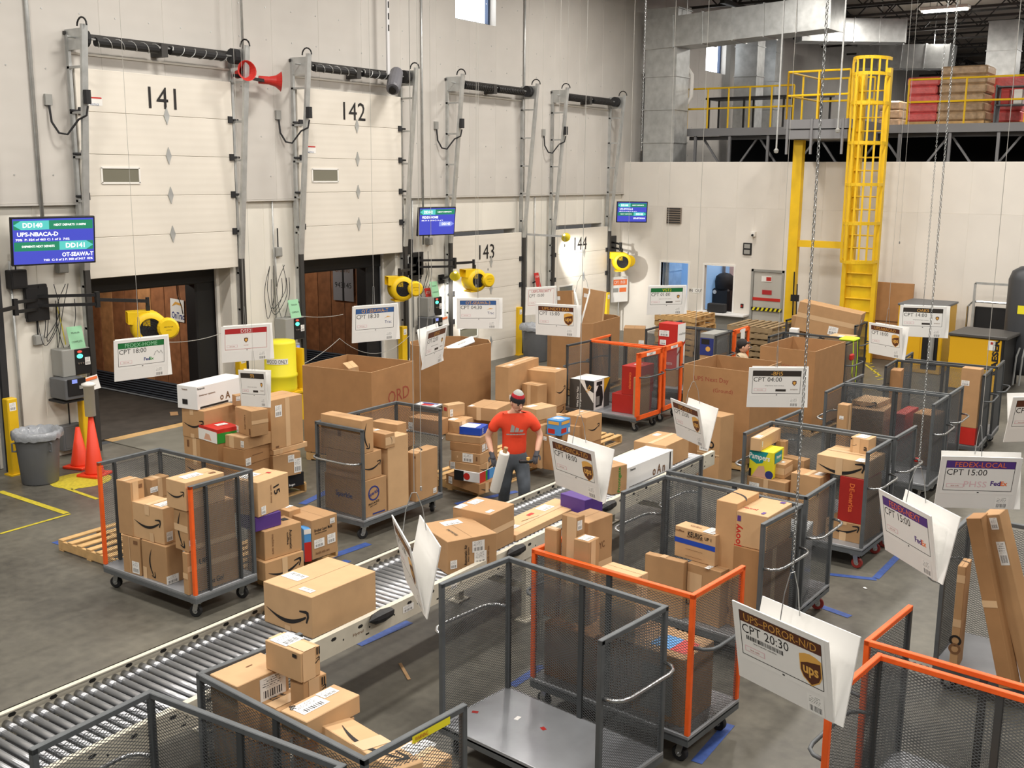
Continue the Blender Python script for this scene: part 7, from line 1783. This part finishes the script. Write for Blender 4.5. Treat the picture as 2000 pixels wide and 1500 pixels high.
# second worker, mostly hidden behind the bulk carton
W(0, 0, 1)
q = at((1449, 674), 19.4)
P2 = empty('person', (q.x, q.y, 0), R_(20), 'person with dark hair seen head only above the bulk carton', 'person')
hz_ = q.z-.02
k = (hz_-.02)/1.62
V = [(0, 0, .92), (0, 0, 1.12), (.01, 0, 1.3), (.0, 0, 1.42), (.02, 0, 1.5)]; Rr = [(.15, .11), (.14, .11), (.17, .125), (.13, .09), .055]; E_ = [(i, i+1) for i in range(4)]
for s in (1, -1):
    V += [(0, s*.2, 1.4), (.03, s*.27, 1.15), (.25, s*.22, 1.12)]; Rr += [.062, .045, .032]; n = len(V); E_ += [(3, n-3), (n-3, n-2), (n-2, n-1)]
    V += [(0, s*.1, .82), (.02, s*.11, .48), (0, s*.11, .08), (.12, s*.11, .04)]; Rr += [.1, .066, .042, .04]; n = len(V); E_ += [(0, n-4), (n-4, n-3), (n-3, n-2), (n-2, n-1)]
V = [(a, b_, c_*k) for a, b_, c_ in V]
skin_body('body', V, E_, Rr, 0, 'greyshirt', P2)
hd = ellips(P2, 'skin', 'head', (0, 0, 0), (.10, .08, .12), M=T_(.03, 0, hz_))
ellips(hd, 'hair', 'hair', (-.025, 0, .035), (.105, .095, .105)); ellips(hd, 'hair', 'ponytail', (-.09, 0, -.06), (.05, .05, .08)); ellips(hd, 'skin', 'nose', (.102, 0, -.02), (.02, .012, .02)); ellips(hd, 'hair', 'cap_brim', (.07, 0, .07), (.06, .07, .015))
for s in (-1, 1): ellips(hd, 'skin', 'ear', (-.005, s*.082, -.01), (.02, .01, .03)); ellips(hd, 'ink', 'eye', (.088, s*.03, .008), (.009, .011, .007))
MB().box((.094, 0, -.06), (.01, .035, .007)).obj('mouth', 'redwheel', hd)

# ============================================================ CHAINS, CORDS, LEANING CARDBOARD
def chainline(label, top, bot, pitch=.034, s=1.0):
    top, bot = Vector(top), Vector(bot); L = (top-bot).length; n = int(L/(pitch*s)); d = (top-bot)/n
    b = MB()
    S = Matrix.Diagonal((s, s, s, 1))
    for i in range(n): b.add(lnk.v, lnk.f, Matrix.Translation(d*i) @ Matrix.Rotation(R_(90*(i % 2)+20), 4, 'Z') @ S)
    o = b.obj('hanging_chain', 'chain', None, Matrix.Translation(bot)); tag(o, label, 'chain', 'hanging chains')
    return o
def hang_at(p_low, t, ceil=10.2):
    c = at(p_low, t); return (c.x, c.y, ceil), (c.x, c.y, c.z)
W(0, 0, 1)
a, c = hang_at((1260, 50), 24.0); chainline('slim chain hanging beside the corner column', a, (c[0], c[1], 5.0), s=1.3)
CORDS = (((1770, 300), 20.0, 3.2, 'just right of the ladder cage'), ((1240, 20), 19.0, 3.0, 'before the corner column'), ((930, 150), 17.0, 2.6, 'under the dock wall window'), ((1110, 60), 18, 3.2, 'above the farthest dock door'), ((820, 700), 10.5, 1.3, 'in front of the sideways cart'))
for p, t, zl, lab in CORDS:
    c = at(p, t)
    o = MB().cyl((0, 0, 0), (0, 0, 10.4-zl), .003, 5).obj('pull_string', 'string', None, T_(c.x, c.y, zl))
    MB().lathe([(0, -.03), (.012, -.02), (.012, .02), (0, .03)], 6).obj('end_knob', 'chain', o)
    tag(o, 'thin hanging string '+lab, 'string', 'hanging strings')
# folded cardboard sheets standing in the carton by door 144
q = G((1150, 625), 1.5)
W(780, 380, 3.75)
for i, (x0, x1, yt, yb, tilt, lab) in enumerate(((1195, 1330, 700, 900, -6, 'left folded cardboard sheet standing in the carton by dock door 144'), (1300, 1470, 685, 920, 5, 'right folded cardboard sheet with cut edge in the carton by dock door 144'))):
    c = GC[1]; d = math.hypot(c.x, c.y)
    tt = (Vector((c.x, c.y, 0)).dot(FWD) )/(1) + .0
    a_ = onY((x0, yt), c.y-.1+.25*i); b_ = onY((x1, yt), c.y-.1+.25*i)
    wv = b_.x-a_.x; zt = a_.z
    o = MB().cham((0, 0, (zt-.3)/2), (wv, .012, zt-.3), .003).obj('cardboard_sheet', 'card' if i else 'carddark', None, T_((a_.x+b_.x)/2, c.y-.1+.25*i, .3) @ Matrix.Rotation(R_(tilt), 4, 'Y')); tag(o, lab, 'cardboard')
    MB().box((wv/2-.02, -.008, (zt-.3)/2), (.03, .006, zt-.35)).obj('cut_edge', 'tape', o); quad('white_label', .1, .08, 'paper', o, frame((-wv*.35, -.0075, zt-.45), (1, 0, 0), (0, 0, 1)))
W(0, 0, 1)
# flat carton standing against the carton with red handwriting
n, l, r_ = (1415, 818), (1362, 806), (1432, 812)
bx('lean1', 'tall flat brown carton with black O print leaning before the red handwriting carton', (1408, 815), (1366, 806), (1432, 808), ((1402, 945), 0), 0.0, [LB('L', .3, .55, .16, .2), ('ring', 'L', .62, .56, .03, .055, 'ink'), TX('L', .45, .56, .1, 'L', 'ink'), LB('L', .7, .32, .06, .08), TP('L', 'u', .42, .02)], 'card', grp='loose cartons', seam=False)
# contents of the eight sided carton and of the square one
q = at((905, 668), 17.3)
o = MB().cham((0, 0, 0), (.55, .30, .05), .02).obj('padded_mailer', 'gloss_white', None, T_(-11.6, 14.9, 1.42) @ Euler((R_(10), R_(-22), R_(40))).to_matrix().to_4x4()); tag(o, 'white padded mailer sticking out of the eight sided carton', 'mailer'); quad('mailer_label', .2, .12, 'labelprint', o, T_(.05, 0, .027))
o = box('small box poking out of the square bulk carton', -11.35, 12.1, .9, R_(30), .16, .3, .55, [TP('R', 'v', .5, .05)], 'cardlight', M=T_(-11.5, 12.1, .95) @ Euler((R_(8), R_(-10), R_(60))).to_matrix().to_4x4())
box('small box lying on top inside the eight sided carton', -11.8, 14.5, 1.2, R_(20), .3, .25, .2, [LB('T', .5, .5, .1, .07)], 'card')
# long flat cartons standing in the right hand cart
W(1500, 700, 3.75)
def slab(label, p_top, p_bot, zb, wd, th, deco, mt='carddark', yaw=0.):
    a = G(p_bot, zb); d = ray(p_top); t = math.hypot(a.x, a.y)/math.hypot(d.x, d.y)
    tp = EYE+d*t; ax = (tp-a); L = ax.length; z = ax.normalized(); x = Vector((math.cos(yaw), math.sin(yaw), 0)); y = z.cross(x).normalized(); x = y.cross(z)
    M = Matrix.Identity(4)
    for i in range(3): M[i][0] = x[i]; M[i][1] = y[i]; M[i][2] = z[i]; M[i][3] = a[i]
    return box(label, 0, 0, 0, 0, wd, th, L, deco, mt, 'long_carton', 'carton', 'long cartons in the right cart', False, M=M)
slab('left of two long flat cartons leaning in the right hand cart', (1530, 1150), (1770, 2390), DZ+.03, .12, .16, [TP('R', 'u', .5, .06)], yaw=R_(-8))
slab('right of two long flat cartons leaning in the right hand cart', (1660, 1120), (1960, 2390), DZ+.03, .14, .19, [LB('R', .7, .78, .07, .2), LB('R', .6, .95, .06, .1)], 'card', yaw=R_(-8))
W(1550, 1000, 3.75)
bx('l3', 'narrow upright carton with printed icons at the left of the right hand cart', (1265, 405), (1205, 392), (1305, 345), (1330, 1180), DZ, [TP('L', 'u', .88, .07), TP('L', 'u', .45, .07), ('ring', 'L', .5, .28, .03, .05, 'ink'), ('ring', 'L', .5, .2, .03, .05, 'inkfaint'), SM('T', .5, .5, .7, 60)], 'card', grp='long cartons in the right cart')
W(0, 0, 1)
box('broad tan carton behind the long cartons at the right edge', -.80, 9.70, DZ, R_(-2), .5, .42, 1.72, [TP('L', 'v', .5, .06)], 'cardlight')
# box in the bottom right orange cart, and a box in the bottom left one
q = G((1745, 1475), .6)
box('brown box low in the bottom right orange cart, left of the two', -1.42, 6.18, DZ, R_(-5), .42, .5, .42, [LB('T', .5, .5, .15, .1)], 'card'); box('brown box low in the bottom right orange cart, right of the two', -.85, 6.15, DZ, R_(-5), .55, .5, .5, [LB('T', .4, .5, .15, .1)], 'carddark')
box('smile printed box leaning at the near rail of the lower left cart', 0, 0, 0, 0, .22, .62, .36, [SM('T', .5, .5, .8, -90), TP('T', 'u', .5, .1)], 'cardlight', seam=False, M=T_(-3.84, 4.02, .9) @ Euler((R_(4), R_(10), R_(85))).to_matrix().to_4x4())
box('supporting carton under the leaning smile box in the lower left cart', -3.85, 4.1, DZ, R_(-5), .5, .45, .66, [], 'carddark')
box('crumpled white package in the back to back grey cart', -3.62, 10.05, DZ, R_(10), .4, .4, .7, [RC('R', .2, .3, .8, .7, 'skyblue'), RC('L', .2, .3, .8, .7, 'skyblue')], 'plastic_clear', name='plastic_package', cat='package')
# fan like hose reel under the conveyor end and a coiled cable
# short wooden pallet at the left of the orange cornered cart
p_ = G((165, 1060), .14)
pallet('bare pale pallet on the floor left of the orange cornered cart', (-9.92, 6.72), R_(90), 1.0, .9) if False else None
pl = pallet('bare pale pallet on the floor left of the orange cornered cart', (G((112, 1052), .14).x+.62, G((112, 1052), .14).y+.52, 0), R_(90), 1.05, 1.2)
# scraps on the floor
for i, (p, lab, sx, sy, mt) in enumerate((((790, 1308), 'torn strip of cardboard on the floor right of the conveyor', .34, .03, 'cardlight'), ((340, 808), 'scrap of brown paper on the trailer floor', .3, .14, 'card'), ((1690, 1146), 'tiny white scrap on the floor by the red wheel', .04, .03, 'paper'))):
    q = G(p, .02); o = MB().cham((0, 0, 0), (sx, sy, .006), .002).obj('floor_scrap', mt, None, T_(q.x, q.y, .022 if i == 1 else .006) @ Matrix.Rotation(R_(-35), 4, 'Z')); tag(o, lab, 'scrap')
    MB().cham((sx*.3, 0, .004), (sx*.2, sy*.6, .004), .001).obj('curled_end', mt, o)
